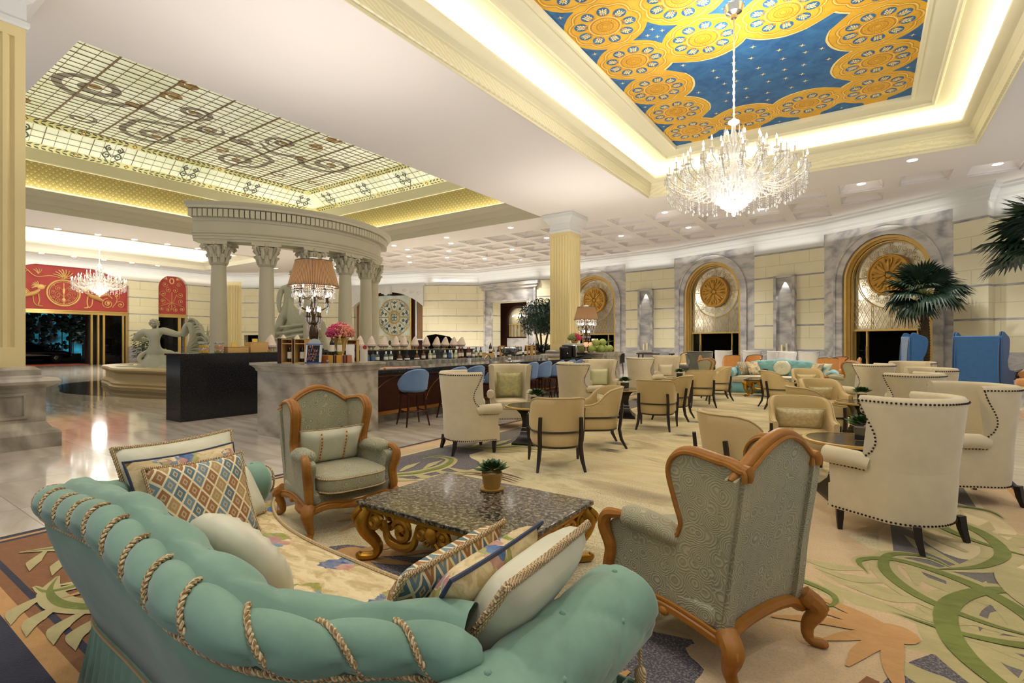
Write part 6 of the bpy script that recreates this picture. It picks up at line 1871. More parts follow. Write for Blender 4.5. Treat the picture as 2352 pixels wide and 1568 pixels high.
def pillow_mesh(w, h, th, n=14, mats=None, band=None):
    b = MB(); top = []; bot = []
    for i in range(n + 1):
        for j in range(n + 1):
            u, v = -1 + 2 * i / n, -1 + 2 * j / n
            e = max(0, (1 - u ** 4) * (1 - v ** 4)) ** .5
            x = w / 2 * u * (1 - .07 * (1 - v * v)); y = h / 2 * v * (1 - .07 * (1 - u * u))
            top.append((x, y, th / 2 * e)); bot.append((x, y, -th / 2 * e))
    N = n + 1
    b.add(top, [(i * N + j, (i + 1) * N + j, (i + 1) * N + j + 1, i * N + j + 1) for i in range(n) for j in range(n)])
    b.add(bot, [(i * N + j, i * N + j + 1, (i + 1) * N + j + 1, (i + 1) * N + j) for i in range(n) for j in range(n)])
    return b


def pillow_edge(w, h, n=40):
    P = []
    for s in range(4):
        for i in range(n // 4):
            q = -1 + 2 * i / (n // 4)
            u, v = ((q, -1), (1, q), (-q, 1), (-1, -q))[s]
            P.append((w / 2 * u * (1 - .07 * (1 - v * v)), h / 2 * v * (1 - .07 * (1 - u * u)), 0))
    return P


def pillow(label, mat, w, h, th, loc, rot, cord=None, cr=.007, group=None, cat='cushion'):
    o = pillow_mesh(w, h, th).build('cushion', mat); tag(o, label, cat, group); o.location = loc; o.rotation_euler = rot
    if cord:
        b = MB(); P = pillow_edge(w, h)
        if cord == MT['rope'] and loc[1] < 3: b.rope(P + P[:2], cr * 1.25, .026)
        else: b.tube(P, cr, 6, 0, True)
        b.build('corded_edge', cord, o)
    return o


def on_chair(root, p, lean=72):
    M = Matrix.Translation(root.location) @ Matrix.Rotation(root.rotation_euler[2], 4, 'Z')
    return M @ Vector(p), (R(lean), 0, root.rotation_euler[2])


def face(a): return R(a - 90)


wc = wing_chair('wing_armchair', 'x', MT['creamvel'], MT['ebony'])
WL = [((-4.5, 5.42), 57, 'cream nail-trimmed wing armchair seen from its left side, nearest to the bar stools', 'left'),
      ((-5.15, 7.35), 310, 'cream wing armchair facing the camera with a square green cushion, beside the nearest left table', 'left'),
      ((-4.62, 8.85), 55, 'cream nail-trimmed wing armchair seen from the side beyond the first blue stools', 'left'),
      ((-4.95, 10.6), 312, 'cream wing armchair facing the camera with a pale green cushion at the middle left table', 'left'),
      ((-4.75, 12.7), 58, 'cream wing armchair seen from behind at the far left table', 'left'),
      ((-4.7, 14.5), 305, 'whitish wing armchair facing the camera with a cream cushion at the far left table', 'left'),
      ((.2, 4.93), 150, 'large cream nail-trimmed wing armchair in the right foreground, back to the camera', 'right'),
      ((.75, 6.5), 207, 'cream wing armchair behind the large right foreground one, opening to the left', 'right'),
      ((.42, 8.45), 150, 'cream wing armchair seen from behind at the second right table', 'right'),
      ((.72, 10.1), 207, 'cream wing armchair opening to the left at the second right table', 'right'),
      ((.02, 11.5), 152, 'cream wing armchair seen from behind, below the nearest arch and right of the turquoise sofa', 'right'),
      ((.72, 13.1), 240, 'cream wing armchair facing the camera below the palm trunk, farthest of the right row', 'right')]
WCH = []
for i, (p, a, lab, sd) in enumerate(WL):
    g_ = 'cream wing armchairs of the %s row' % sd
    if i == 0:
        o = wc; o.location = (p[0], p[1], .012); o.rotation_euler = (0, 0, face(a)); o['label'] = lab; o['group'] = g_
    else: o = dup(wc, (p[0], p[1], .012), face(a), lab, g_)
    WCH.append(o)


def tub_chair(name, label):
    t = thing(name, label, 'tub chair'); mat = MT['tan']; hw, ry, yc, yf = .315, .27, -.04, .27
    tops = [(0, .83), (.3, .825), (.42, .79), (.52, .71), (.62, .64), (.75, .605), (1, .59)]
    b = MB(); n = 44; rings = []; edge = []
    for i in range(n + 1):
        u = -1 + 2 * i / n; zt = interp(tops, abs(u)); ring = []
        def P(z, th):
            x, y, nx, ny = uplan(u, hw, ry, yc, yf); k = (z - .44) / .4
            return (x - nx * th + nx * .012 * k, y - ny * th - .08 * k * max(0, -ny), z)
        for j in range(6): ring.append(P(.45 + (zt - .45) * j / 5, 0))
        p = P(zt, .015); ring.append((p[0], p[1], zt + .018)); p = P(zt, .04); ring.append((p[0], p[1], zt + .018)); edge.append(P(zt + .012, .0))
        for j in range(5, -1, -1): ring.append(P(.45 + (zt - .45) * j / 5, .055))
        rings.append(ring)
    b.loft(rings); bk = b.build('backrest', mat, t, ang=50)
    b = MB(); b.tube(edge, .007, 5); b.build('piping', mat, bk)
    b = MB(); pl = [uplan(-1 + 2 * i / 30, hw - .012, ry - .012, yc, yf + .02)[:2] for i in range(31)]
    b.loft([[(x * s, y * s, z) for x, y in pl] for s, z in ((.95, .27), (1, .29), (1, .41), (.97, .43))]); b.build('seat_base', mat, t, ang=50)
    b = MB(); cushion(b, .54, .52, .07, (0, .03, .46)); b.build('seat_cushion', mat, t)
    b = MB(); b.tube([uplan(-1 + 2 * i / 30, hw + .004, ry + .004, yc, yf)[:2] + (.44,) for i in range(31)], .011, 4); b.tube([uplan(-1 + 2 * i / 30, hw - .03, ry - .03, yc, yf)[:2] + (.262,) for i in range(31)], .014, 4); b.build('wood_rail', MT['ebony'], t)
    for s in (-1, 1):
        b = MB(); b.tube([(s * .235, -.322, .62), (s * .24, -.30, .44), (s * .235, -.275, .27), (s * .25, -.3, .13), (s * .275, -.37, 0)], [.024, .026, .027, .024, .016], 4); b.build('leg', MT['ebony'], t)
        b = MB(); b.tube([(s * .325, .24, .585), (s * .327, .25, .44), (s * .31, .25, .27), (s * .305, .26, .13), (s * .31, .3, 0)], [.022, .024, .026, .022, .015], 4); b.build('leg', MT['ebony'], t)
    return t


tc = tub_chair('tub_chair', 'x')
TL = [((-3.08, 5.38), 128, 'tan woven tub chair seen from behind in front of the nearest left table', 'left'),
      ((-3.2, 6.72), 218, 'tan woven tub chair with its back to the right at the nearest left table', 'left'),
      ((-3.0, 8.68), 100, 'tan woven tub chair seen from behind at the middle left table', 'left'),
      ((-3.1, 9.85), 185, 'tan woven tub chair in profile, right of the middle left table', 'left'),
      ((-3.2, 12.2), 120, 'tan woven tub chair seen from behind at the far left table', 'left'),
      ((-3.2, 13.75), 205, 'tan woven tub chair with a floral cushion left of the turquoise sofa', 'left'),
      ((-1.62, 12.75), 22, 'tan woven tub chair in profile in front of the gilt far table', 'right'),
      ((-1.15, 13.75), 290, 'tan woven tub chair with a floral cushion in front of the far sofa right half', 'right'),
      ((-.62, 8.5), 28, 'tan woven tub chair with its arm to the right at the second right table', 'right'),
      ((-.62, 10.1), 300, 'tan woven tub chair with a pale cushion at the second right table', 'right'),
      ((-.98, 5.12), 48, 'tan woven tub chair seen from behind left of the carved armchair in front', 'right'),
      ((-.62, 6.62), 285, 'tan woven tub chair facing the camera with a long cushion behind the nearest right table', 'right')]
TCH = []
for i, (p, a, lab, sd) in enumerate(TL):
    g_ = 'tan tub chairs of the %s row' % sd
    if i == 0:
        o = tc; o.location = (p[0], p[1], .012); o.rotation_euler = (0, 0, face(a)); o['label'] = lab; o['group'] = g_
    else: o = dup(tc, (p[0], p[1], .012), face(a), lab, g_)
    TCH.append(o)


def seat_pillow(ch, lab, mat, w, h, th, p, lean=72, cord=None): l, r = on_chair(ch, p, lean); return pillow(lab, mat, w, h, th, l, r, cord, .005, 'cushions on the lounge chairs')


pg, pcr = MT['silkgreen'], MT['silkcream']
seat_pillow(WCH[1], 'square green damask cushion in the cream wing armchair near the bar', pg, .46, .46, .13, (0, -.12, .72), 80, pg)
seat_pillow(WCH[3], 'pale green cushion in the wing armchair at the middle left table', plain('pale_green_silk', 'd0cfa2', .6, var=.1), .46, .4, .12, (.0, -.12, .68), 80, pg)
seat_pillow(WCH[5], 'cream cushion in the whitish wing armchair at the far left table', plain('ivory_silk', 'e8dcbc', .6, var=.06), .42, .36, .12, (.0, -.12, .66), 76, pcr)
for k, lab in ((1, 'cream floral cushion in the tub chair behind the nearest left table'), (5, 'cream floral cushion in the tub chair left of the turquoise sofa'), (7, 'cream floral cushion in the tub chair before the far sofa'), (9, 'pale cushion in the tub chair at the second right table')):
    seat_pillow(TCH[k], lab, pcr, .42, .26, .12, (0, -.12, .6), 66, pg)
seat_pillow(TCH[11], 'long pale damask cushion with green piping in the tub chair facing the camera', pcr, .5, .26, .13, (0, -.1, .61), 66, pg)


def round_table(label, loc, r=.39):
    t = thing('round_table', label, 'table', loc, R(20), 'round lounge tables')
    b = MB(); b.lathe([(r - .02, .525), (r, .53), (r, .55), (r - .012, .553), (r - .035, .553)], n=48, cap=False); b.build('gold_rim', MT['gold'], t)
    b = MB(); b.lathe([(0, .52), (r - .01, .525), (r - .03, .551), (0, .551)][::1], n=48); b.build('tabletop', MT['darktop'], t)
    b = MB(); b.sq([(.25, 0), (.25, .03), (.23, .05), (.2, .07), (.15, .14), (.125, .25), (.12, .33), (.14, .43), (.19, .5), (.22, .525)]); b.build('pedestal', MT['black'], t, ang=30)
    b = MB(); b.sq([(.145, .18), (.145, .19)]); b.sq([(.137, .235), (.137, .245)]); b.build('silver_band', MT['silver'], t, flat=True)
    return t


MT['darktop'] = granite('dark_tabletop', [(.4, '24221f'), (.55, '4a463f'), (.7, '6d675c')], 14, .12)
RT = [((-4.05, 6.35), 'round black table beside the two nearest left armchairs'), ((-3.98, 9.55), 'round black table on a flared pedestal at the middle of the left row'), ((-3.95, 13.2), 'round black table at the far end of the left row'),
      ((-.14, 5.88), 'round black table with a gold rim behind the carved armchair in front'), ((-.05, 9.6), 'round black table in the middle of the right row')]
for i, (p, lab) in enumerate(RT): round_table(lab, (p[0], p[1], .012), .4)


def pot_plant(label, loc, pot='cube', s=1.0, seed=1):
    random.seed(seed); t = thing('potted_succulent', label, 'potted plant', loc)
    b = MB()
    if pot == 'cube':
        b.sq([(.048 * s, .012), (.05 * s, .1 * s)]); b.build('black_pot', MT['black'], t, flat=True); g_ = MB(); g_.sq([(.053 * s, 0), (.056 * s, .11 * s), (.053 * s, .11 * s), (.05 * s, .012)]); g_.build('glass_sleeve', MT['glass'], t, flat=True); h = .1 * s
    else:
        prof = [(.052 * s, 0), (.056 * s, .012)] + [(.05 * s + .018 * s * k / 10 + (.0025 * s if k % 2 else 0), .015 + .095 * s * k / 10) for k in range(11)] + [(.066 * s, .115 * s), (.06 * s, .1 * s), (0, .1 * s)]
        b.lathe(prof, n=24); b.build('ribbed_pot', MT['potgold'], t); g_ = MB(); g_.lathe([(.05 * s, 0), (.075 * s, .002), (.08 * s, .016), (.074 * s, .012), (0, .008)], n=24); g_.build('saucer', MT['potgold'], t); h = .1 * s
    b = MB()
    for i in range(34):
        a = i * 2.399; tl = .25 + 1.1 * (i / 34); L = s * (.05 + .045 * (i / 34)); d = Vector((cos(a) * sin(tl), sin(a) * sin(tl), cos(tl))); w_ = Vector((-sin(a), cos(a), 0)) * (.024 * s); o = Vector((0, 0, h + .015 * s)) + d * .03 * s; up = Vector((0, 0, .008 * s))
        pts = [o, o + d * L * .35 + w_ * .8 - up, o + d * L * .75 + w_ - up, o + d * L * 1.15 - up, o + d * L * .75 - w_ - up, o + d * L * .35 - w_ * .8 - up]; m_ = o + d * L * .6 + up * .6
        b.add([tuple(p) for p in pts] + [tuple(m_)], [(k, (k + 1) % 6, 6) for k in range(6)])
    b.build('leaves', MT['leaf'], t); b = MB(); b.lathe([(0, h - .01), (.045 * s, h - .012)], n=10, cap=False); b.build('soil', MT['gravel'], t)
    return t


MT['potgold'] = plain('mustard_pot', 'a8823c', .4)
for i, (p, dx, dy, lab) in enumerate((((-4.05, 6.35), .05, .05, 'nearest left table'), ((-3.98, 9.55), .05, .0, 'middle left table'), ((-3.95, 13.2), 0, 0, 'far left table'), ((-.14, 5.88), .1, -.02, 'nearest right table'), ((-.05, 9.6), -.02, -.05, 'second right table'))):
    pot_plant('green succulent in a square black pot on the ' + lab, (p[0] + dx, p[1] + dy, .565), 'cube', 1.25, i + 3)

# far lounge pieces
def round_back_chair(name, label, loc, a, mat, h=.92, w=.33, wood=True):
    t = thing(name, label, 'armchair', loc, face(a))
    b = MB(); n = 28; rings = []; ed = []
    for i in range(n + 1):
        u = -1 + 2 * i / n; zt = .6 + (h - .6) * max(0, 1 - abs(u) ** 2.4); x, y, nx, ny = uplan(u * .9, w, w * .8, -.03, .2); ring = []
        for j in range(5): k = j / 4; ring.append((x * (1 + .06 * k), y * (1 + .06 * k), .3 + (zt - .3) * k))
        for j in range(4, -1, -1): k = j / 4; ring.append((x * (1 + .06 * k) - nx * .06, y * (1 + .06 * k) - ny * .06, .3 + (zt - .3) * k))
        rings.append(ring); ed.append((x * 1.06 - nx * .03, y * 1.06 - ny * .03, zt))
    b.loft(rings); b.build('backrest', mat, t, ang=50)
    if wood: b = MB(); b.tube(ed, .025, 6); b.build('wood_trim', MT['darkwood'], t)
    b = MB(); cushion(b, 1.75 * w, .55, .16, (0, .03, .4)); b.build('seat', mat, t)
    for sx in (-1, 1):
        for y in (-.2, .22): b = MB(); b.tube([(sx * w * .75, y, .32), (sx * w * .85, y * 1.15, 0)], [.03, .018], 5); b.build('leg', MT['darkwood'], t)
    return t


oc = round_back_chair('orange_chair', 'orange round-backed chair behind the far sofa, nearest to the middle arch', (-4.75, 23.2, 0), 120, MT['orangevel'])
oc['group'] = 'orange chairs by the arch wall'
dup(oc, (-3.95, 23.6, 0), face(250), 'orange round-backed chair facing the camera behind the far sofa'); dup(oc, (-1.15, 21.2, 0), face(95), 'brown-orange round-backed chair behind the right end of the far sofa'); dup(oc, (-.9, 22.3, 0), face(230), 'orange round-backed chair partly hidden behind the brown-orange one')
wcc = wing_chair('white_armchair', 'x', MT['whitevel'], MT['ebony'])
for i, (p, a, lab) in enumerate((((-5.45, 24.9), 100, 'white high-backed armchair below the middle arch, left of the orange chairs'), ((-4.3, 25.3), 80, 'white armchair directly behind the orange chairs'), ((-3.3, 25.1), 95, 'white armchair in front of the nearer wall niche'), ((-2.0, 24.3), 80, 'white armchair right of the nearer wall niche candles'), ((-2.75, 24.0), 300, 'white armchair at the low table by the nearer niche'))):
    if i == 0: wcc.location = (p[0], p[1], 0); wcc.rotation_euler = (0, 0, face(a)); wcc['label'] = lab; wcc['group'] = 'white armchairs by the arch wall'
    else: dup(wcc, (p[0], p[1], 0), face(a), lab)
gc = wing_chair('grey_armchair', 'grey wing armchair with a tall rounded back left of the far sofa', MT['greyvel'], MT['ebony']); gc.location = (-4.75, 18.0, 0); gc.rotation_euler = (0, 0, face(150)); gc.scale = (1.15, 1.15, 1.08)
dup(gc, (-5.5, 20.6, 0), face(60), 'grey armchair farther back beneath the middle arch', None, (1.05, 1.05, .95)); gc['group'] = 'grey armchairs'
bl = round_back_chair('blue_grey_chair', 'small blue-grey curved chair by the console under the farther niche', (-8.1, 24.3, 0), 170, plain('bluegrey', '8f9499', .8), 1.0, .3, False)
round_back_chair('tan_round_chair', 'tan round-backed chair right of the console under the farther niche', (-6.9, 24.4, 0), 250, MT['tan'], .98, .42, True)
t = thing('console_table', 'long dark console table below the farther wall niche', 'table', (-8.9, 25.6, 0), R(-7)); b = MB(); b.bb((-.9, -.3, .84), (.9, .3, .9)); b.build('tabletop', MT['darkwood'], t, flat=True)
for sx in (-1, 1):
    for sy in (-1, 1): b = MB(); b.tube([(sx * .8, sy * .22, .85), (sx * .84, sy * .24, 0)], [.04, .025], 6); b.build('leg', MT['darkwood'], t)
t = thing('black_bench', 'low black upholstered seat left of the console table', 'seat', (-9.9, 22.6, 0), R(-7)); b = MB(); cushion(b, 1.0, .5, .3, (0, 0, .6)); b.build('cushion_seat', MT['black'], t); b = MB(); b.bb((-.5, -.28, .5), (-.42, .25, .95)); b.bb((.42, -.28, .5), (.5, .25, .95)); b.build('arm_panels', MT['black'], t, bevel=.02)
for sx in (-1, 1):
    for sy in (-1, 1): b = MB(); b.tube([(sx * .42, sy * .18, .5), (sx * .44, sy * .2, 0)], .025, 5); b.build('leg', MT['darkwood'], t)
t = thing('side_table', 'dark carved side table beside the grey wing armchair', 'table', (-5.55, 17.4, 0)); b = MB(); b.lathe([(0, .62), (.34, .62), (.36, .64), (.34, .66), (0, .66)], n=24); b.build('tabletop', MT['black'], t)
for k in range(4): a = PI / 2 * k; b = MB(); b.tube(spline([(.28 * cos(a), .28 * sin(a), .62), (.3 * cos(a), .3 * sin(a), .45), (.14 * cos(a), .14 * sin(a), .2), (.26 * cos(a), .26 * sin(a), .0)], 4), .025, 6); b.build('leg', MT['oldgold'], t)
pot_plant('small green plant in a mustard pot on the dark side table', (-5.55, 17.4, .66), 'round', 1.5, 21)
t = thing('low_table', 'low brown table between the white armchairs by the nearer niche', 'table', (-2.9, 23.2, 0)); b = MB(); b.bb((-.35, -.3, .62), (.35, .3, .68)); b.build('tabletop', MT['walnut'], t, flat=True)
for sx in (-1, 1):
    for sy in (-1, 1): b = MB(); b.tube([(sx * .3, sy * .25, .62), (sx * .3, sy * .25, 0)], .025, 5); b.build('leg', MT['darkwood'], t)


def porter_chair(name, label, loc, a, outer, inner, h=1.66, w=.56):
    """tall winged settle: flat back, curved wings, tufted inside, scroll arms"""
    t = thing(name, label, 'wing chair', loc, face(a))
    b = MB(); b.bb((-w, -.42, .22), (w, -.34, h)); b.build('backrest', outer, t, bevel=.03)
    for s in (-1, 1):
        prof = [(-.4, .2), (-.4, h), (-.1, h + .02), (.06, h - .12), (.02, h - .5), (-.06, .95), (.02, .74), (.3, .68), (.42, .62), (.4, .5), (.3, .42), (.26, .22)]
        P = spline([(s * w, y, z) for y, z in prof], 4, True)
        b = MB(); b.ext([(p[0] - s * .09, p[1], p[2]) for p in P], (s * .09, 0, 0)); b.build('wing', outer, t, bevel=.012, ang=50)
        b = MB(); b.tube([(s * (w - .04), y, z) for _, y, z in P], .014, 5, 0, True); b.tube(spline([(s * (w - .04), .36, .66), (s * (w - .04), .5, .6), (s * (w - .04), .54, .5), (s * (w - .04), .46, .45), (s * (w - .04), .42, .52)], 4), .035, 7); b.build('dark_trim', MT['darkwood'], t)
    b = MB(); nu, nv = 36, 48; vs = []
    for i in range(nu + 1):
        for j in range(nv + 1):
            u, v = i / nu, j / nv; f = abs(sin(PI * 5 * (u + v * 1.4))) * abs(sin(PI * 5 * (u - v * 1.4)))
            vs.append((-w + .1 + (2 * w - .2) * u, -.34 + .05 + .06 * f ** .6, .5 + (h - .56) * v))
    b.add(vs, [(i * (nv + 1) + j, i * (nv + 1) + j + 1, (i + 1) * (nv + 1) + j + 1, (i + 1) * (nv + 1) + j) for i in range(nu) for j in range(nv)]); b.build('tufted_lining', inner, t, ang=80)
    b = MB(); cushion(b, 2 * w - .2, .66, .16, (0, .02, .46)); b.bb((-w + .08, -.34, .24), (w - .08, .3, .4)); b.build('seat', inner, t)
    for sx in (-1, 1):
        for y in (-.34, .26): b = MB(); b.tube([(sx * (w - .08), y, .24), (sx * (w - .06), y * 1.1, 0)], [.04, .022], 5); b.build('leg', MT['ebony'], t)
    return t


porter_chair('tall_wing_chair', 'tall blue velvet wing chair seen from behind at the right edge', (2.72, 19.75, 0), 62, MT['deepblue'], MT['silkcream'])
porter_chair('tall_wing_chair', 'tall blue velvet wing chair in profile below the palm, partly hidden by cream armchairs', (1.4, 20.95, 0), 10, MT['deepblue'], MT['silkcream'], 1.66, .5)
porter_chair('tall_wing_chair', 'tall orange wing chair with tufted lining behind the blue one at the right edge', (4.0, 20.4, 0), 168, MT['orangevel'], MT['silkcream'], 1.64, .5)
t = thing('footstool', 'orange and cream footstool cut off by the right edge', 'footstool', (3.62, 18.75, 0), R(30)); b = MB(); cushion(b, .7, .6, .2, (0, 0, .42)); b.build('cushion_top', MT['orangevel'], t); b = MB(); b.bb((-.33, -.28, .22), (.33, .28, .34)); b.build('frame', MT['silkcream'], t, bevel=.02)
for sx in (-1, 1):
    for sy in (-1, 1): b = MB(); b.tube([(sx * .28, sy * .22, .24), (sx * .3, sy * .24, 0)], [.04, .025], 6); b.build('leg', MT['ebony'], t)
# ------------------------------------------------------------------ carved bergere armchairs
def bergere(name, label):
    t = thing(name, label, 'armchair'); F = MT['rose']; Wd = MT['walnut']
    hb, hf = .31, .36                                        # half widths at the back and the front
    def X(y): return hb + (hf - hb) * (y + .34) / .68
    # serpentine outline of the back (x, z) and of one side (y, z)
    crest = spline([(-.345, 0, .985), (-.24, 0, 1.05), (-.13, 0, 1.13), (0, 0, 1.17), (.13, 0, 1.13), (.24, 0, 1.05), (.345, 0, .985)], 5)
    lean = lambda z: -.3 - .13 * (z - .3)
    base = spline([(-.31, 0, .2), (-.2, 0, .27), (0, 0, .29), (.2, 0, .27), (.31, 0, .2)], 4)
    ring = [(x, z) for x, _, z in base] + [(x, z) for x, _, z in crest[::-1]]
    b = MB(); f = [(x, lean(z) + .055, z) for x, z in ring]; k = [(x, lean(z), z) for x, z in ring]; n = len(ring); b.loft([k, f], True, True); b.build('backrest', F, t, ang=30)
    prof = spline([(-.3, 0, .2), (-.355, 0, .6), (-.405, 0, .98), (-.375, 0, 1.03), (-.27, 0, 1.06), (-.12, 0, 1.07), (-.04, 0, .98), (-.07, 0, .82), (-.1, 0, .7), (-.06, 0, .62), (.02, 0, .615), (.14, 0, .63), (.27, 0, .62), (.33, 0, .58), (.3, 0, .45), (.32, 0, .3), (.2, 0, .25), (0, 0, .27), (-.15, 0, .24)], 6, True)
    sd = [(y, z) for y, _, z in prof]
    for s in (-1, 1):
        out = [(s * (X(y) + .04 * max(0, z - .6) * (1 if y > -.3 else .3)), y, z) for y, z in sd]; inn = [(p[0] - s * .06, p[1], p[2]) for p in out]
        b = MB(); b.loft([out, inn] if s < 0 else [inn, out], True, True); b.build('side_panel', F, t, ang=30)
        fr = MB(); m = len(sd)
        wing = [out[i] for i in range(12, 62)]; wing = [(p[0] - s * .03, p[1], p[2]) for p in wing]
        fr.tube(wing, [.016, .02, .025] + [.031] * (len(wing) - 6) + [.028, .024, .02], 10); fr.tube([(p[0] + s * .03, p[1], p[2]) for p in wing], .013, 6); fr.tube([(p[0] - s * .032, p[1] + .008, p[2]) for p in wing], .011, 6)
        e = wing[-1]; fr.tube(spline([e, (e[0], e[1] + .05, e[2] - .035), (e[0], e[1] + .09, e[2] - .0), (e[0], e[1] + .06, e[2] + .03)], 4), [.022] * 13, 7)
        post = spline([(s * (hf - .0), .24, .655), (s * (hf + .02), .33, .635), (s * (hf + .02), .355, .56), (s * hf, .325, .44), (s * hf, .345, .32), (s * (hf - .01), .34, .25)], 5)
        fr.tube(post, [.02 + .016 * sin(PI * i / (len(post) - 1)) ** .5 for i in range(len(post))], 8)
        for q in range(3): fr.tube(spline([(s * (hf + .02), .34 + .012 * q, .63 - .02 * q), (s * (hf + .02 - .02 * (q - 1)), .365, .58), (s * (hf + .02), .35, .5)], 3), .009, 5)
        fr.build('wood_frame', Wd, t)
        b = MB(); b.tube(spline([(s * (X(-.08) - .03), -.1, .6), (s * (X(.05) - .03), .04, .635), (s * (X(.2) - .03), .2, .64), (s * (X(.28) - .03), .27, .62)], 4), [.03, .05, .055, .06, .062, .064, .066, .066, .066, .066, .06, .05, .03], 10); b.build('arm_pad', F, t)
        ap = MB(); P = spline([(s * hb, -.34, .2), (s * (hb + .02), -.18, .24), (s * (X(0)), 0, .255), (s * (X(.18)), .18, .24), (s * hf, .33, .22)], 5)
        ap.tube(P, [.03] * len(P), 7); ap.tube([(p[0] + s * .012, p[1], p[2] + .03) for p in P], .01, 5)
        for q in range(5): ap.tube(spline([(s * (X(.2) + .02), .14 + .04 * q, .26 - .004 * q), (s * (X(.2) + .04), .17 + .04 * q, .22), (s * (X(.2) + .03), .22 + .03 * q, .19)], 3), .012, 5)
        ap.ell((s * (X(-.02) + .02), -.02, .235), (.02, .03, .025), 8, 6); ap.build('apron_rail', Wd, t)
    b = MB(); nc = len(crest) - 1; b.tube([(x, lean(z) + .028, z) for x, _, z in crest], [interp([(0, .012), (.1, .03), (.9, .03), (1, .012)], i / nc) for i in range(nc + 1)], 10); b.tube([(x, lean(z) - .004, z - .012) for x, _, z in crest[2:-2]], .011, 6); b.tube([(x, lean(z) + .06, z - .012) for x, _, z in crest[2:-2]], .011, 6); b.build('crest_rail', Wd, t)
    b = MB(); P = spline([(-hb, -.31, .19), (-.2, -.31, .25), (0, -.31, .27), (.2, -.31, .25), (hb, -.31, .19)], 5); b.tube(P, .03, 7); P = spline([(-hf, .34, .21), (-.24, .37, .25), (-.1, .385, .235), (0, .39, .225), (.1, .385, .235), (.24, .37, .25), (hf, .34, .21)], 5); b.tube(P, .032, 7); b.tube([(p[0], p[1] + .015, p[2] + .032) for p in P], .01, 5)
    b.ell((0, .405, .235), (.07, .025, .035), 10, 6)
    for q in (-2, -1, 1, 2): b.tube(spline([(0, .41, .24), (q * .05, .412, .26 - .01 * abs(q)), (q * .075, .405, .22)], 3), .011, 5)
    b.build('cross_rail', Wd, t)
    for s in (-1, 1):
        for y, x, dy in ((.335, hf - .01, .04), (-.32, hb, -.07)):
            b = MB(); P = spline([(s * x, y, .26), (s * (x + .035), y + dy * .8, .2), (s * (x + .01), y + dy * .3, .1), (s * (x + .0), y + dy * .5, .035), (s * (x + .03), y + dy * 1.1, .02)], 5); b.tube(P, [interp([(0, .05), (.25, .047), (.55, .03), (.8, .022), (1, .028)], i / (len(P) - 1)) for i in range(len(P))], 9)
            b.ell((s * (x + .03), y + dy * 1.1, .022), (.03, .034, .022), 8, 6)
            for q in (-1, 0, 1): b.tube(spline([(s * (x + .04), y + dy * .7 + .02 * q, .24), (s * (x + .06), y + dy + .02 * q, .2), (s * (x + .03), y + dy * .6 + .01 * q, .14)], 3), .009, 5)
            b.build('leg', Wd, t)
    b = MB(); cushion(b, .58, .7, .15, (0, .11, .42), 4.0); st = b.build('seat_cushion', F, t)
    b = MB(); pth = []
    for i in range(40):
        a = 2 * PI * i / 40; q = (abs(cos(a)) ** 4 + abs(sin(a)) ** 4) ** (-.25); pth.append((q * cos(a) * .288, .11 + q * sin(a) * .345, .472))
    b.tube(pth, .007, 5, 0, True); b.tube([(x, y, .362) for x, y, z in pth], .007, 5, 0, True); b.build('cord', MT['rope'], st)
    b = MB(); b.bb((-.33, -.28, .24), (.33, .33, .36)); b.build('seat_deck', F, t, bevel=.03)
    return t


bg = bergere('carved_armchair', 'sage velvet carved wood wing armchair facing right beside the coffee table'); bg.location = (-3.72, 2.72, .012); bg.rotation_euler = (0, 0, face(-12)); bg['group'] = 'carved sage armchairs'; bg.scale = (1, 1, .915)
dup(bg, (-.68, 2.74, .012), face(158), 'sage velvet carved wood wing armchair seen from behind in the right foreground')
dup(bg, (-3.6, 15.35, .012), face(5), 'distant sage carved wing armchair left of the turquoise sofa'); dup(bg, (-.55, 15.45, .012), face(178), 'distant sage carved wing armchair right of the turquoise sofa')
l, r = on_chair(bg, (0, -.1, .6), 70)
o = pillow('pale silk lumbar cushion with two embroidered bands in the carved armchair', MT['silk'], .56, .32, .15, l, r, MT['rope'], .005)


def trim_strip(o, w, h, th, x0, wd, mat, horizontal=False, n=20, side=(1, -1)):
    b = MB()
    for s in side:
        P = []
        for i in range(n + 1):
            q = -1 + 2 * i / n
            u, v = (q * .97, x0) if horizontal else (x0, q * .97)
            e = max(0, (1 - u ** 4) * (1 - v ** 4)) ** .5; P.append((w / 2 * u * (1 - .07 * (1 - v * v)), h / 2 * v * (1 - .07 * (1 - u * u)), s * (th / 2 * e + .002)))
        b.ribbon(P, wd, (0, 0, s))
        for i in range(1, n, 2):
            p = P[i]; b.ell((p[0], p[1], p[2]), (.008, .012, .004) if not horizontal else (.012, .008, .004), 4, 4, 1)
    return b.build('embroidered_band', [plain('trim_cream', 'd8c294', .7), plain('trim_rust', '9a5f3a', .7)], o)


trim_strip(o, .56, .32, .15, -.38, .03, None); trim_strip(o, .56, .32, .15, .42, .03, None)

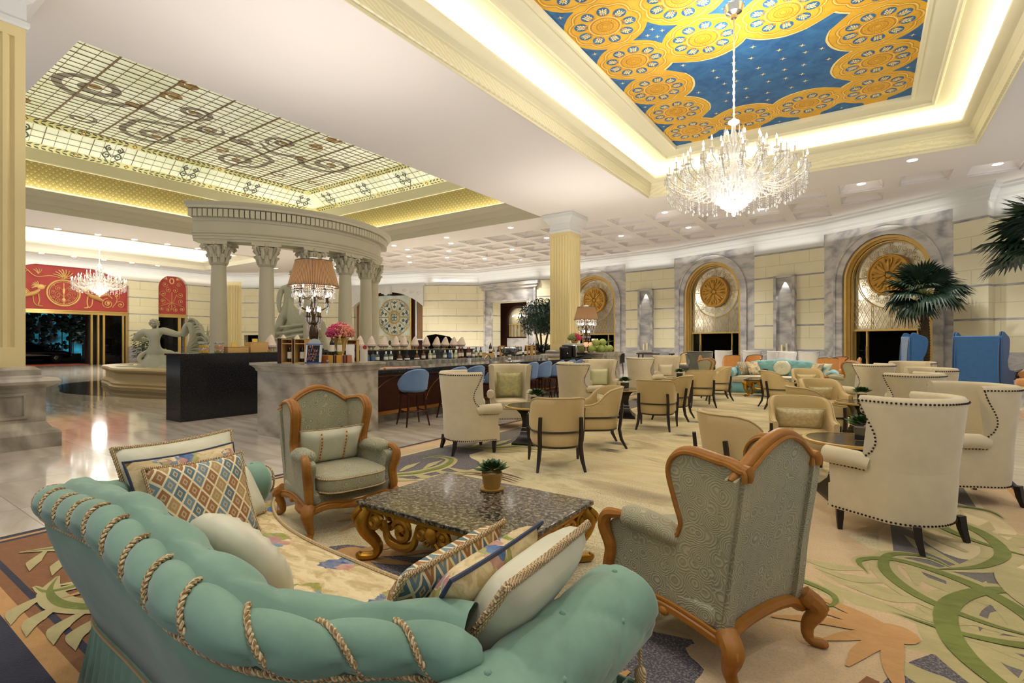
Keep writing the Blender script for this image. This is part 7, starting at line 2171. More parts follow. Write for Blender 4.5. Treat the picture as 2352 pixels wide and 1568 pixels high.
# ------------------------------------------------------------------ tufted camelback sofas
def sofa(name, label, loc, rz, vel, seatm, detail=True):
    t = thing(name, label, 'sofa', loc, rz)
    half = [(0, .62, .885), (.27, .62, .862), (.5, .615, .845), (.69, .62, .832), (.83, .655, .808), (.93, .73, .775), (1.0, .84, .742), (1.07, .945, .72), (1.17, 1.02, .705), (1.25, 1.05, .7)]
    ctrl = [(-x, y, z) for x, y, z in half[:0:-1]] + half
    P = spline(ctrl, 14); n = len(P); RB = .06
    L = [0.0]
    for a, c in zip(P, P[1:]): L.append(L[-1] + (Vector(c) - Vector(a)).length)
    T_ = L[-1]; k0 = T_ / 2; N = []
    for i in range(n):
        a, c = P[max(0, i - 1)], P[min(n - 1, i + 1)]; d = Vector((c[0] - a[0], c[1] - a[1])).normalized(); N.append((d.y, -d.x))
    def at(s):
        i = max(0, min(n - 2, next((q for q in range(n - 1) if L[q + 1] >= s), n - 2))); f = (s - L[i]) / (L[i + 1] - L[i]); return Vector(P[i]).lerp(Vector(P[i + 1]), f), N[i]
    pitch = .185; TW = .62
    def puff(s, a): q = ((s - k0) / pitch + a / PI * TW) % 1.0; return abs(sin(PI * q)) ** .5
    b = MB(); m = 28; rings = []; ns = 190
    for i in range(ns + 1):
        s = T_ * i / ns; p, nn = at(s); ring = []; en = min(1, (min(s, T_ - s) / .05 + .02)) ** .5
        for j in range(m):
            a = 2 * PI * j / m; r = RB * en * (.74 + .38 * puff(s, a)); ring.append((p.x + nn[0] * r * cos(a), p.y + nn[1] * r * cos(a), p.z + r * sin(a)))
        rings.append(ring)
    b.loft(rings); roll = b.build('top_roll', vel, t, ang=80)
    b = MB(); kk = int(k0 / pitch) + 1
    for k in range(-kk, kk + 1):
        path = []
        for q in range(17):
            a = R(-95) + R(245) * q / 16; s = k0 + (k - a / PI * TW) * pitch
            if .04 < s < T_ - .04: p, nn = at(s); r = RB * .93 + .003; path.append((p.x + nn[0] * r * cos(a), p.y + nn[1] * r * cos(a), p.z + r * sin(a)))
        if len(path) > 8: (b.rope(path, .0076) if detail else b.tube(path, .007, 6))
    b.build('twisted_cords', MT['rope'], roll)
    b = MB(); rings = []
    for i in range(n):
        p, nn = P[i], N[i]; rings.append([(p[0] + nn[0] * o, p[1] + nn[1] * o, z) for o, z in ((RB * .55, p[2] - RB * .8), (.015, p[2] - .14), (-.03, p[2] - .28), (-.09, p[2] - .42), (-.14, .27))])
    b.loft(rings, False, False); b.build('outer_panel', vel, t, ang=80, solid=.02)
    b = MB(); b.tube([(P[i][0] + N[i][0] * -.13, P[i][1] + N[i][1] * -.13, .275) for i in range(n)], .007, 6); q = [(P[i][0] + N[i][0] * RB * .62, P[i][1] + N[i][1] * RB * .62, P[i][2] - RB * .86) for i in range(n)]; (b.rope(q, .0076) if detail else b.tube(q, .006, 6))
    b.build('cord_trim', MT['rope'], t)
    ax = 1.285; fy = lambda x: 1.55 + .26 * (abs(x) / 1.2) ** 3
    b = MB(); rings = []
    loop = [(P[i][0] - N[i][0] * .135, P[i][1] - N[i][1] * .135, N[i][0], N[i][1]) for i in range(0, n)]
    side = [(ax + .02, 1.12 + .11 * i, 1, 0) for i in range(7)]
    fr = [(x, fy(min(1.2, abs(x))) - .03, 0, 1) for x in [1.36 - 2.72 * i / 44 for i in range(45)]]
    loop = loop + side + fr + [(-x, y, -1, 0) for x, y, _, _ in side[::-1]]
    for i, (x, y, nx, ny) in enumerate(loop + loop[:1]):
        w_ = .014 * sin(i * 1.25) + (.018 if i % 11 == 0 else 0); rings.append([(x, y, .3), (x + nx * (.012 + w_ * .5), y + ny * (.012 + w_ * .5), .15), (x + nx * (.03 + w_), y + ny * (.03 + w_), .002)])
    b.loft(rings, False, False); b.build('pleated_skirt', vel, t, ang=80, solid=.01)
    # tufted inner back
    prof = [(-.02, .045), (-.06, .085), (-.11, .085), (-.155, .045), (-.18, -.04), (-.185, -.14), (-.175, -.25), (-.16, -.36), (-.14, -.47)]
    cl = [0.0]
    for a, c in zip(prof, prof[1:]): cl.append(cl[-1] + math.hypot(c[0] - a[0], c[1] - a[1]))
    def tuft(s, w): a_, c_ = (s - k0) / .17 + w / .13, (s - k0) / .17 - w / .13; return (abs(sin(PI * a_ / 2)) * abs(sin(PI * c_ / 2))) ** .35
    b = MB(); vs = []; nv = 34; s0, s1 = T_ * .02, T_ * .98; g = 150
    for i in range(g + 1):
        s = s0 + (s1 - s0) * i / g; p, nn = at(s)
        for j in range(nv + 1):
            w = cl[-1] * j / nv; o, dz = interp(list(zip(cl, [q[0] for q in prof])), w), interp(list(zip(cl, [q[1] for q in prof])), w); f = .03 * (tuft(s, w) - 1) * min(1, j / 4)
            vs.append((p.x + nn[0] * (o - f * .9), p.y + nn[1] * (o - f * .9), max(.4, p.z + dz + f * (.7 if dz > 0 else .1))))
    b.add(vs, [(i * (nv + 1) + j, (i + 1) * (nv + 1) + j, (i + 1) * (nv + 1) + j + 1, i * (nv + 1) + j + 1) for i in range(g) for j in range(nv)]); b.build('tufted_lining', vel, t, ang=85)
    bt = MB()
    for k in range(-13, 14):
        for r_ in range(1, 4):
            w = .13 * r_; s = k0 + .17 * k
            if (k + r_) % 2 or not s0 < s < s1 or w > cl[-1]: continue
            p, nn = at(s); o, dz = interp(list(zip(cl, [q[0] for q in prof])), w), interp(list(zip(cl, [q[1] for q in prof])), w); bt.ell((p.x + nn[0] * (o + .024), p.y + nn[1] * (o + .024), p.z + dz - (.018 if dz > 0 else .004)), .011, 7, 5)
    # big tufted arm rolls
    for sg in (-1, 1):
        b = MB(); rings = []; ny_, m = 64, 40
        for i in range(ny_ + 1):
            v = i / ny_; y = .93 + .88 * v; ring = []; cx = ax + .0 * v; en = min(1, (1 - v) / .06 + .0) if v > .94 else 1; en = .35 + .65 * en ** .5 if v > .94 else 1
            for j in range(m):
                a = 2 * PI * j / m; q = a / PI; s = y - 1.37; w = (a - PI / 2) * .14
                f = 1 - .13 * (1 - (abs(sin(PI * (s / .17 + w / .15) / 2 + PI / 2 * 0)) * abs(sin(PI * (s / .17 - w / .15) / 2))) ** .35) * (1 if -.2 < q < 1.25 or q > 1.8 else 0)
                r = .135 * f * en; ring.append((sg * (cx + r * 1.06 * cos(a)), y, .575 + r * sin(a)))
            rings.append(ring)
        b.loft(rings); b.build('arm_roll', vel, t, ang=85)
        for q in range(-2, 3):
            for w in (-.15, 0, .15):
                if (q + int(round(w / .15))) % 2: continue
                a = PI / 2 + w / .14; bt.ell((sg * (ax + .12 * cos(a)), 1.37 + .17 * q, .575 + .118 * sin(a)), .011, 7, 5)
        b = MB(); b.bb((sg * (ax - .09), 1.0, .02), (sg * (ax + .015), 1.72, .56)); b.build('arm_panel', vel, t, bevel=.03)
        b = MB(); b.tube([(sg * ax + .085 * cos(a), 1.815, .575 + .085 * sin(a)) for a in (2 * PI * i / 24 for i in range(24))], .007, 5, 0, True); b.ell((sg * ax, 1.81, .575), (.02, .012, .02), 8, 6); b.build('arm_rosette', MT['rope'], t)
        b = MB(); x = sg * (ax + .07); b.tube([(x, 1.76, .46), (x, 1.765, .36)], .007, 6); b.ell((x, 1.765, .34), (.022, .022, .03), 10, 8); b.lathe([(.017, .33), (.026, .28), (.03, .06), (.026, .055)], (x, 1.765, 0), 14); b.build('tassel', MT['rope'], t)
    bt.build('buttons', vel, t)
    vs = []; nx_, nY = 44, 12; hw = 1.21
    for i in range(nx_ + 1):
        x = -hw + 2 * hw * i / nx_; yb = .74 + .34 * (abs(x) / hw) ** 6
        for j in range(nY + 1):
            v = j / nY; vs.append((x, yb + (fy(x) - yb) * v, .455 + .035 * (1 - abs(2 * v - 1) ** 2.5) * (1 - abs(x / hw) ** 6)))
    b = MB(); b.add(vs, [(i * (nY + 1) + j, (i + 1) * (nY + 1) + j, (i + 1) * (nY + 1) + j + 1, i * (nY + 1) + j + 1) for i in range(nx_) for j in range(nY)])
    xs_ = [-hw + 2 * hw * i / nx_ for i in range(nx_ + 1)]
    b.loft([[(x, fy(x), .455), (x, fy(x) + .025, .42), (x, fy(x) + .02, .36), (x, fy(x) - .01, .29)] for x in xs_], False, False)
    sc2 = b.build('seat_cushion', seatm, t, ang=60)
    b = MB(); b.tube([(x, fy(x) + .004, .46) for x in xs_], .009, 6); b.tube([(x, fy(x) + .006, .32) for x in xs_], .008, 6); b.build('seat_cord', MT['rope'], sc2)
    return t


SF = (-2.075, 0, .012)
sofa('tufted_sofa', 'large teal tufted camelback sofa with rope-wound rail in the left foreground', SF, R(-2.5), MT['teal'], MT['floral'])
sofa('tufted_sofa', 'distant turquoise tufted camelback sofa facing the camera', (-2.07, 17.75, .012), PI, MT['teal_cool_lit'], plain('sofa_seat_pale', 'cfc3a4', .8, var=.2, scale=9), False)


def cush(label, mat, w, h, th, loc, nrm, up=(0, 0, 1), cord=None, cr=.007, roll=0.0, group='cushions on the teal sofa'):
    """cushion with its face turned along nrm"""
    n_ = Vector(nrm).normalized(); u = Vector(up); x = u.cross(n_).normalized(); y = n_.cross(x); M = Matrix((x, y, n_)).transposed() @ Matrix.Rotation(roll, 3, 'Z')
    o = pillow(label, mat, w, h, th, loc, M.to_euler(), cord, cr, group); return o


navy = plain('navy_cord', '2b3550', .6)
FLP = MT['floral2']
o = cush('pale silk cushion with an embroidered band at the back of the left cushion stack', MT['silk'], .62, .5, .13, (-3.0, 1.26, .74), (.86, .12, .34), cord=MT['rope'], cr=.008)
trim_strip(o, .62, .5, .13, .55, .035, None, True)
cush('cream floral cushion in the middle of the left cushion stack', FLP, .56, .46, .13, (-2.9, 1.25, .705), (.85, .1, .4), cord=navy)
cush('diamond patterned cushion at the front of the left cushion stack', MT['diamond'], .47, .44, .15, (-2.76, 1.24, .69), (.84, -.02, .42), cord=MT['rope'])
cush('small pale cushion half hidden behind the diamond cushion', MT['silk'], .3, .3, .1, (-2.95, 1.52, .62), (.7, .4, .4), cord=MT['rope'])
cush('pale silk cushion with thick cord leaning on the right sofa arm', MT['silk'], .54, .42, .16, (-.9, 1.33, .7), (-.76, -.05, .55), cord=MT['rope'], cr=.01)
cush('floral cushion with navy piping in the middle of the right cushion group', FLP, .52, .42, .13, (-1.05, 1.28, .69), (-.78, -.05, .55), cord=navy, cr=.007)
cush('diamond patterned cushion leaning leftmost in the right cushion group', MT['diamond'], .52, .42, .12, (-1.18, 1.24, .68), (-.8, -.05, .55), cord=MT['rope'], cr=.007)
# round pleated cushions
def round_cushion(label, loc, rot, group):
    t = thing('round_cushion', label, 'cushion', loc, 0, group); t.rotation_euler = rot
    b = MB(); rings = []
    for r, z in ((.02, -.05), (.1, -.075), (.18, -.07), (.225, -.035), (.235, 0), (.225, .035), (.18, .07), (.1, .075), (.02, .05)): rings.append([(r * cos(a), r * sin(a), z * (1 + .05 * cos(24 * a) * (r < .22))) for a in (2 * PI * i / 96 for i in range(96))])
    b.loft(rings); b.build('pleated_cover', MT['silk'], t, ang=60); b = MB(); b.ell((0, 0, .055), (.025, .025, .012), 10, 6); b.ell((0, 0, -.055), (.025, .025, .012), 10, 6); b.build('button', MT['silk'], t); return t


round_cushion('round pale silk cushion leaning against the middle of the teal sofa back', (-1.95, 1.0, .665), (R(-58), 0, R(6)), 'round silk cushions')
round_cushion('round white pleated cushion in the middle of the distant turquoise sofa', (-2.07, 16.95, .73), (R(68), 0, 0), 'round silk cushions')
for x, m_, rz, lab in ((-3.05, MT['diamond'], .5, 'patterned cushion at the left end of the distant sofa'), (-2.8, FLP, .35, 'pale patterned cushion second from the left on the distant sofa'), (-1.2, FLP, -.4, 'patterned cushion second from the right on the distant sofa'), (-1.0, MT['silk'], -.5, 'pale cushion at the right end of the distant sofa')):
    s_ = 1 if x < -2 else -1
    cush(lab, m_, .5, .42, .13, (x, 16.75 if abs(x + 2.07) > .9 else 16.7, .70), (s_ * .72, -.45, .45), cord=MT['rope'], group='cushions on the distant sofa')

# ------------------------------------------------------------------ gilt tables
def gilt_table(name, label, loc, rz, W_, D_, top, detail=True, ht=.41):
    t = thing(name, label, 'coffee table', loc, rz); hx, hy = W_ / 2, D_ / 2; G = MT['oldgold']; z0 = ht - .045
    b = MB(); b.bb((-hx, -hy, ht - .03), (hx, hy, ht)); b.build('stone_top', top, t, bevel=.006)
    b = MB(); b.bb((-hx + .02, -hy + .02, ht - .06), (hx - .02, hy - .02, ht - .03)); b.bb((-hx + .05, -hy + .05, ht - .075), (hx - .05, hy - .05, ht - .06)); b.build('gilt_rail', G, t, bevel=.004)
    for sx in (-1, 1):
        for sy in (-1, 1):
            b = MB(); c = (sx * (hx - .06), sy * (hy - .06)); d = (sx * .7, sy * .7)
            P = spline([(c[0], c[1], z0 - .01), (c[0] + d[0] * .04, c[1] + d[1] * .04, z0 - .08), (c[0] + d[0] * .02, c[1] + d[1] * .02, .2), (c[0] - d[0] * .06, c[1] - d[1] * .06, .1), (c[0] - d[0] * .04, c[1] - d[1] * .04, .035), (c[0] + d[0] * .05, c[1] + d[1] * .05, .03), (c[0] + d[0] * .07, c[1] + d[1] * .07, .055)], 5)
            m = len(P); b.tube(P, [interp([(0, .045), (.15, .06), (.4, .042), (.65, .03), (.85, .03), (1, .02)], i / (m - 1)) for i in range(m)], 9)
            for q in (-1, 0, 1): b.tube(spline([(c[0] + d[0] * .05 - d[1] * .03 * q, c[1] + d[1] * .05 + d[0] * .03 * q, z0), (c[0] + d[0] * .1 - d[1] * .02 * q, c[1] + d[1] * .1 + d[0] * .02 * q, z0 - .06), (c[0] + d[0] * .06, c[1] + d[1] * .06, z0 - .15)], 4), [.014, .016, .018, .016, .014, .012, .01, .008, .004], 6)
            b.build('leg', G, t)
    def side(L_, f):
        b = MB()
        for s in (-1, 1):
            for (u, z, r, a0, tn, sg, w_) in ((.40 * L_, z0 - .085, .075, PI * .9, 1.3, -1, .022), (.20 * L_, z0 - .1, .085, PI * .1, 1.35, 1, .024), (.07 * L_, z0 - .075, .06, PI, 1.3, -1, .02)):
                sp = spiral(u, z, r, tn, a0, 20, sg, .2); b.tube([f(s * x, zz) for x, zz in sp], [w_ * (.8 + .5 * i / 20) for i in range(21)], 7); b.ell(f(s * sp[-1][0], sp[-1][1]), .024, 7, 5)
            P = spline([f(s * .33 * L_, z0 - .06), f(s * .3 * L_, z0 - .17), f(s * .22 * L_, z0 - .2), f(s * .13 * L_, z0 - .17), f(s * .1 * L_, z0 - .07)], 5); b.tube(P, [.016 + .016 * sin(PI * i / (len(P) - 1)) for i in range(len(P))], 8)
            for q in range(3): b.tube(spline([f(s * (.27 - .05 * q) * L_, z0 - .02), f(s * (.25 - .05 * q) * L_, z0 - .07), f(s * (.28 - .05 * q) * L_, z0 - .11)], 3), [.012, .014, .014, .012, .01, .006, .003], 5)
        b.ell(f(0, z0 - .06), (.05, .05, .06), 10, 7)
        for q in (-1, 0, 1): b.tube(spline([f(0, z0 - .09), f(.05 * q, z0 - .14), f(.07 * q, z0 - .12)], 3), .012, 5)
        b.build('carved_apron', G, t)
    side(W_, lambda u, z: (u, -hy + .05, z)); side(W_, lambda u, z: (u, hy - .05, z)); side(D_, lambda u, z: (-hx + .05, u, z)); side(D_, lambda u, z: (hx - .05, u, z))
    return t


gilt_table('coffee_table', 'gilt carved coffee table with a brown granite top', (-2.19, 2.71, .012), 0, 1.33, .92, MT['brown'])
pot_plant('green leafy plant in a ribbed mustard pot on the granite coffee table', (-2.24, 2.97, .424), 'round', 1.12, 12)
gilt_table('coffee_table', 'distant gilt carved table with a dark top in front of the turquoise sofa', (-2.07, 15.45, .012), 0, 1.4, .9, MT['darktop'], ht=.46)
pot_plant('small plant in a mustard pot on the distant gilt table', (-2.3, 15.3, .474), 'round', 1.5, 14)
# ------------------------------------------------------------------ chandeliers
def chandelier(label, x, y, ztop, zc):
    """zc: height of the main ring of candle cups"""
    t = thing('chandelier', label, 'chandelier', (x, y, zc))
    h = ztop - zc; A = plain('gilt_arm', 'efe6d2', .25, .1) if 'gilt_arm' not in bpy.data.materials else bpy.data.materials['gilt_arm']
    b = MB(); b.lathe([(.0, h - .22), (.05, h - .22), (.06, h - .16), (.14, h - .12), (.17, h - .05), (.19, h), (0, h)], n=20); b.build('canopy', MT['silver'], t)
    b = MB(); z = h - .22; k = 0
    while z > 1.05:
        pts = [(.016 * cos(a), 0, z - .045 + .04 * sin(a)) if k % 2 == 0 else (0, .016 * cos(a), z - .045 + .04 * sin(a)) for a in (2 * PI * i / 10 for i in range(10))]; b.tube(pts, .007, 4, 0, True); z -= .068; k += 1
    b.tube([(0, 0, h - .2), (0, 0, 1.05)], .014, 6); b.build('chain', plain('chain_cream', 'd8c7a0', .5), t)
    b = MB(); b.lathe([(.02, 1.08), (.05, 1.05), (.1, 1.02), (.1, .99), (.04, .95), (.03, .85), (.05, .8), (.045, .7), (.03, .6), (.06, .5), (.05, .3), (.07, .2), (.14, .08), (.16, .0), (.12, -.06), (.05, -.1)], n=18); b.build('stem', MT['crystal2'], t)
    b = MB()
    for r, z, n, l in ((.17, .72, 18, .26), (.12, .62, 12, .24)):
        for i in range(n): a = 2 * PI * i / n; drop(b, r * cos(a), r * sin(a), z, l, .016)
    for i in range(8): a = 2 * PI * i / 8; b.lathe([(.018, .68), (.02, .74), (.001, .92)], (.17 * cos(a), .17 * sin(a), 0), 5)
    b.build('crystal_crown', MT['crystal'], t)
    bulbm = MT['bulb2']

    def arm(R_, zz, dip, label_):
        b = MB(); P = spline([(.08, 0, zz - .12), (R_ * .3, 0, zz - dip * .55), (R_ * .65, 0, zz - dip), (R_ * .93, 0, zz - dip * .5), (R_, 0, zz - .02)], 6); b.tube(P, .013, 6)
        b.lathe([(.01, 0), (.05, .015), (.055, .03), (.02, .03), (.014, .06), (.014, .16), (.016, .165)], (R_, 0, zz), 10); a_ = b.build('arm', A, t)
        b = MB(); b.lathe([(.009, .0), (.018, .03), (.011, .07), (.001, .1)], (R_, 0, zz + .16), 7); b.build('bulb', bulbm, a_)
        b = MB()
        for q in range(6): a = q * PI / 3; drop(b, R_ + .05 * cos(a), .05 * sin(a), zz + .02, .1, .014, 4)
        for q, (rr, l_) in enumerate(((1.0, 7), (.88, 7), (.76, 6), (.64, 6), (.5, 5))):
            p = P[min(len(P) - 1, int((len(P) - 1) * (rr if rr < 1 else 1)))]
            for k in range(l_): b.ell((p[0], .02 * (q - 2), p[2] - .03 - .035 * k), .012, 5, 3)
            drop(b, p[0], .02 * (q - 2), p[2] - .03 - .035 * l_, .075, .02, 6)
        for k in range(12):
            u = k / 11; b.ell((R_ * (1 - .35 * u), 0, zz + .0 - .12 * sin(PI * u)), .01, 4, 3)
        b.build('crystal_strings', MT['crystal'], a_); return a_

    def ringof(a0, n, off):
        a0.rotation_euler = (0, 0, off)
        for i in range(1, n):
            c = a0.copy(); COL.objects.link(c); c.parent = t; c.rotation_euler = (0, 0, off + 2 * PI * i / n)
            for ch in list(a0.children): d = ch.copy(); COL.objects.link(d); d.parent = c
    ringof(arm(1.2, .0, .3, ''), 24, .05); ringof(arm(.92, .2, .3, ''), 18, .15); ringof(arm(.56, .42, .26, ''), 12, .0)
    b = MB()
    for r, z, n, l in ((.52, -.02, 44, .2), (.46, -.12, 40, .2), (.39, -.22, 34, .2), (.31, -.32, 28, .18), (.23, -.42, 22, .16), (.15, -.5, 14, .14), (.07, -.56, 8, .12)):
        for i in range(n):
            a = 2 * PI * i / n; b.box((r * cos(a), r * sin(a), z - l / 2), (.022, .035, l), 0, a)
    b.ell((0, 0, -.72), (.04, .04, .05), 8, 6); b.build('crystal_bowl', MT['crystal2'], t, flat=True)
    b = MB()
    for i in range(8): a = 2 * PI * i / 8; b.ell((.24 * cos(a), .24 * sin(a), -.12), (.03, .03, .04), 8, 6)
    b.ell((0, 0, -.35), (.04, .04, .06), 8, 6); b.build('inner_bulbs', MT['bulb3'], t)
    for dz, e in ((-1.05, 100), (1.75, 260)):
        l = bpy.data.lights.new('chandelier_light', 'POINT'); l.energy = e; l.color = (1, .96, .88); l.shadow_soft_size = .3; o = bpy.data.objects.new('chandelier_light', l); COL.objects.link(o); o.location = (x, y, zc + dz)
    return t


MT['bulb3'] = NT('inner_bulb', 'fff8ea').emit((1, .97, .92, 1), 4.5).mat
MT['bulb2'] = NT('flame_bulb', 'fff8ea').emit((1, .97, .9, 1), 9).mat
def crystal2():
    t = NT('crystal_prism', 'f4f4f2', .1, spec=.8); nt = t.nt; tr = t.new('ShaderNodeBsdfTranslucent'); tr.inputs[0].default_value = (.97, .97, 1, 1)
    tp = t.new('ShaderNodeBsdfTransparent'); a = t.new('ShaderNodeMixShader'); a.inputs[0].default_value = .5; nt.links.new(t.b.outputs[0], a.inputs[1]); nt.links.new(tr.outputs[0], a.inputs[2])
    c = t.new('ShaderNodeMixShader'); c.inputs[0].default_value = .35; nt.links.new(a.outputs[0], c.inputs[1]); nt.links.new(tp.outputs[0], c.inputs[2]); nt.links.new(c.outputs[0], t.out.inputs[0]); return t.mat


MT['crystal2'] = crystal2()
chandelier('large crystal chandelier hanging below the painted ceiling panel', -2.07, 10.3, 7.8, 4.62)
chandelier('smaller-looking distant crystal chandelier hanging in the entrance hall', -35.1, 10.3, 8.1, 4.75)

# ------------------------------------------------------------------ recessed downlights
b = MB(); b.lathe([(.0, -.006), (.115, -.008), (.12, -.012), (.122, -.004)], n=20)
lens = NT('downlight_lens', 'ffffff').emit((1, .98, .94, 1), 9).mat
DLS = [('in the skylight strip, nearest to the pillar', 'the skylight strip', [(-13.38, 19.15)]), ('in the middle of the skylight strip', 'the skylight strip', [(-17.28, 19.15)]), ('in the skylight strip by the colonnade', 'the skylight strip', [(-21.09, 19.15)])]
COFD = [(-18.55, 20.9), (-21.89, 20.9), (-20.22, 22.6), (-23.56, 22.6), (-21.89, 24.3), (-25.23, 24.3), (-20.22, 26.0), (-16.88, 24.3), (-18.55, 27.6), (-10.2, 24.3), (-6.86, 20.9), (-6.86, 24.3), (-.18, 20.9), (3.2, 20.9), (-3.52, 22.6), (-13.54, 22.6)]
for p in COFD: DLS.append(('x', 'coffers', [p]))
DLS.append(('between the painted tray and the coffers', 'single', [(1.05, 18.6)]))
for i in range(6): DLS.append(('x', 'hall near', [(-30.7, 7.45 + 1.5 * i)]))
for i in range(5): DLS.append(('x', 'hall far', [(-39.95, 8.95 + 1.5 * i)]))
DLS.append(('seen between the first two colonnade columns', 'c', [(-34.5, 20.3)]))
proto = None; cf = ['first', 'second', 'third', 'fourth', 'fifth', 'sixth']
for i, (lab, grp, [(x, y)]) in enumerate(DLS):
    z = ZC if grp != 'coffers' else ZC + .12
    if grp == 'coffers': lab = 'set in a plaster coffer of the ceiling beyond the bar' if x < -11 else 'set in a plaster coffer of the ceiling right of the pillar'; gg = 'downlights in coffers left of the pillar' if x < -11 else 'downlights in coffers right of the pillar'
    elif grp == 'hall near': lab = 'in the near row above the entrance hall, %s from the left' % cf[int(round((y - 7.45) / 1.5))]; gg = 'near row of hall downlights'
    elif grp == 'hall far': lab = 'in the far row beside the entrance wall, %s from the left' % cf[int(round((y - 8.95) / 1.5))]; gg = 'far row of hall downlights'
    else: gg = None
    if proto is None:
        t = thing('downlight', 'x', 'downlight', (0, 0, 0)); proto = t
        q = MB(); q.lathe([(.118, -.004), (.14, -.012), (.155, -.004), (.155, .0)], n=22, cap=False); q.build('trim_ring', MT['white'], t); b.build('lens', lens, t); o = t
    else: o = dup(proto, (0, 0, 0))
    o.location = (x, y, z - .0005); o['label'] = 'small round recessed downlight ' + lab
    if gg: o['group'] = gg
    elif 'group' in o: del o['group']
    if i < 16 or grp == 'single' or grp.startswith('hall near'):
        l = bpy.data.lights.new('downlight_or_fill_spot', 'SPOT'); l.energy = 520; l.spot_size = R(120); l.spot_blend = .6; l.color = (1, .97, .91); l.shadow_soft_size = .09; lo = bpy.data.objects.new('downlight_or_fill_spot', l); COL.objects.link(lo); lo.location = (x, y, z - .05)
# spots without fixtures, added over seating, bar and right side for even light
for x in (-5.9, -3.4, -.9, 1.7):
    for y in (1.2, 19.2) if x in (-5.9, 1.7) else (1.2,):
        l = bpy.data.lights.new('downlight_or_fill_spot', 'SPOT'); l.energy = 150; l.spot_size = R(110); l.spot_blend = .6; l.color = (1, .97, .91); l.shadow_soft_size = .12; lo = bpy.data.objects.new('downlight_or_fill_spot', l); COL.objects.link(lo); lo.location = (x, y, ZC - .05)
for x, y in ((-8.9, 4), (-8.9, 8), (-8.9, 12), (-8.9, 16), (4.2, 5), (4.2, 10), (4.2, 15)):
    l = bpy.data.lights.new('downlight_or_fill_spot', 'SPOT'); l.energy = 130; l.spot_size = R(110); l.spot_blend = .6; l.color = (1, .97, .91); l.shadow_soft_size = .12; lo = bpy.data.objects.new('downlight_or_fill_spot', l); COL.objects.link(lo); lo.location = (x, y, ZC - .05)
t = thing('spotlight', 'bright small ceiling spotlight seen left of the middle colonnade column', 'spotlight', (-27.6, 20.2, 6.2)); b = MB(); b.ell((0, 0, 0), .12, 12, 8); b.build('lamp_head', lens, t); b = MB(); b.tube([(0, 0, 0), (0, 0, .5)], .025, 6); b.build('stem', MT['white'], t)

# ------------------------------------------------------------------ palms and the indoor tree
def frond(b, L_, seed, droop):
    """fan leaf: stalk and a fan of pointed blades, pointing along +x"""
    rnd = random.Random(seed); n = 26
    st = [(0, 0, 0), (L_ * .3, 0, .1), (L_ * .55, 0, .08 - droop * .1)]
    b.tube(st, [.014, .011, .008], 5, 1); c = Vector(st[-1])
    for i in range(n):
        a = -1.9 + 3.8 * i / (n - 1); l = L_ * (.62 + .1 * rnd.random()) * (1 - .12 * abs(a)); d = Vector((cos(a), sin(a), 0)); w_ = Vector((-sin(a), cos(a), 0))
        P = [c, c + d * l * .35 + Vector((0, 0, .03 - .06 * droop)), c + d * l * .72 + Vector((0, 0, -.16 * droop)), c + d * l + Vector((0, 0, -.42 * droop - .1 * rnd.random()))]
        ww = [.006, .03 * L_ + .012, .026 * L_ + .008, .002]; vs = []
        for p, q in zip(P, ww): vs += [tuple(p + w_ * q + Vector((0, 0, q * .5))), tuple(p), tuple(p - w_ * q + Vector((0, 0, q * .5)))]
        fs = []
        for k in range(3): fs += [(3 * k, 3 * k + 1, 3 * k + 4, 3 * k + 3), (3 * k + 1, 3 * k + 2, 3 * k + 5, 3 * k + 4)]
        b.add(vs, fs, 0)


LF = []
for k in range(4):
    b = MB(); frond(b, 1.05, k, (.3, .7, 1.0, .1)[k]); me = b.build('frond', [MT['palmleaf'] if 'palmleaf' in MT else MT['leafdark'], plain('palm_stalk%d' % k, '5f6b35', .6)], None, flat=True); LF.append(me)


def palm(label, loc, ht, seed, s=1.0, n=30):
    rnd = random.Random(seed); t = thing('palm_tree', label, 'palm tree', loc)
    b = MB(); rings = []; m = 60
    for i in range(m + 1):
        z = .3 + (ht - .3) * i / m; r = (.13 - .03 * i / m) * (1.12 if i % 2 else .96); ox = .05 * sin(i * .06) ; rings.append([(ox + r * (1 + .06 * rnd.random()) * cos(2 * PI * j / 12), r * (1 + .06 * rnd.random()) * sin(2 * PI * j / 12), z) for j in range(12)])
    b.loft(rings)
    for i in range(130):
        a = rnd.uniform(0, 2 * PI); z = rnd.uniform(.4, ht); r = .125 - .03 * z / ht; b.tube([(r * cos(a), r * sin(a), z), ((r + .05) * cos(a), (r + .05) * sin(a), z + .05)], [.02, .004], 4)
    b.build('trunk', plain('palm_bark%d' % seed, '4a3a28', .9, var=.4, scale=25), t)
    b = MB(); b.lathe([(.26, 0), (.3, .03), (.34, .45), (.36, .48), (.33, .5), (.3, .44), (0, .43)], n=24); b.build('pot', MT['black'], t)
    for i in range(n):
        src = LF[rnd.randrange(4) if i > 6 else 3]; c = src.copy(); COL.objects.link(c); c.parent = t
        el = interp([(0, 1.2), (.3, .6), (.6, .2), (1, -.45)], i / (n - 1)) + rnd.uniform(-.1, .1); c.location = (.0, 0, ht - .02 + .06 * rnd.random()); c.rotation_euler = (rnd.uniform(-.25, .25), -el, i * 2.399 + rnd.uniform(-.2, .2)); q = s * rnd.uniform(.9, 1.15); c.scale = (q, q, q)
    return t


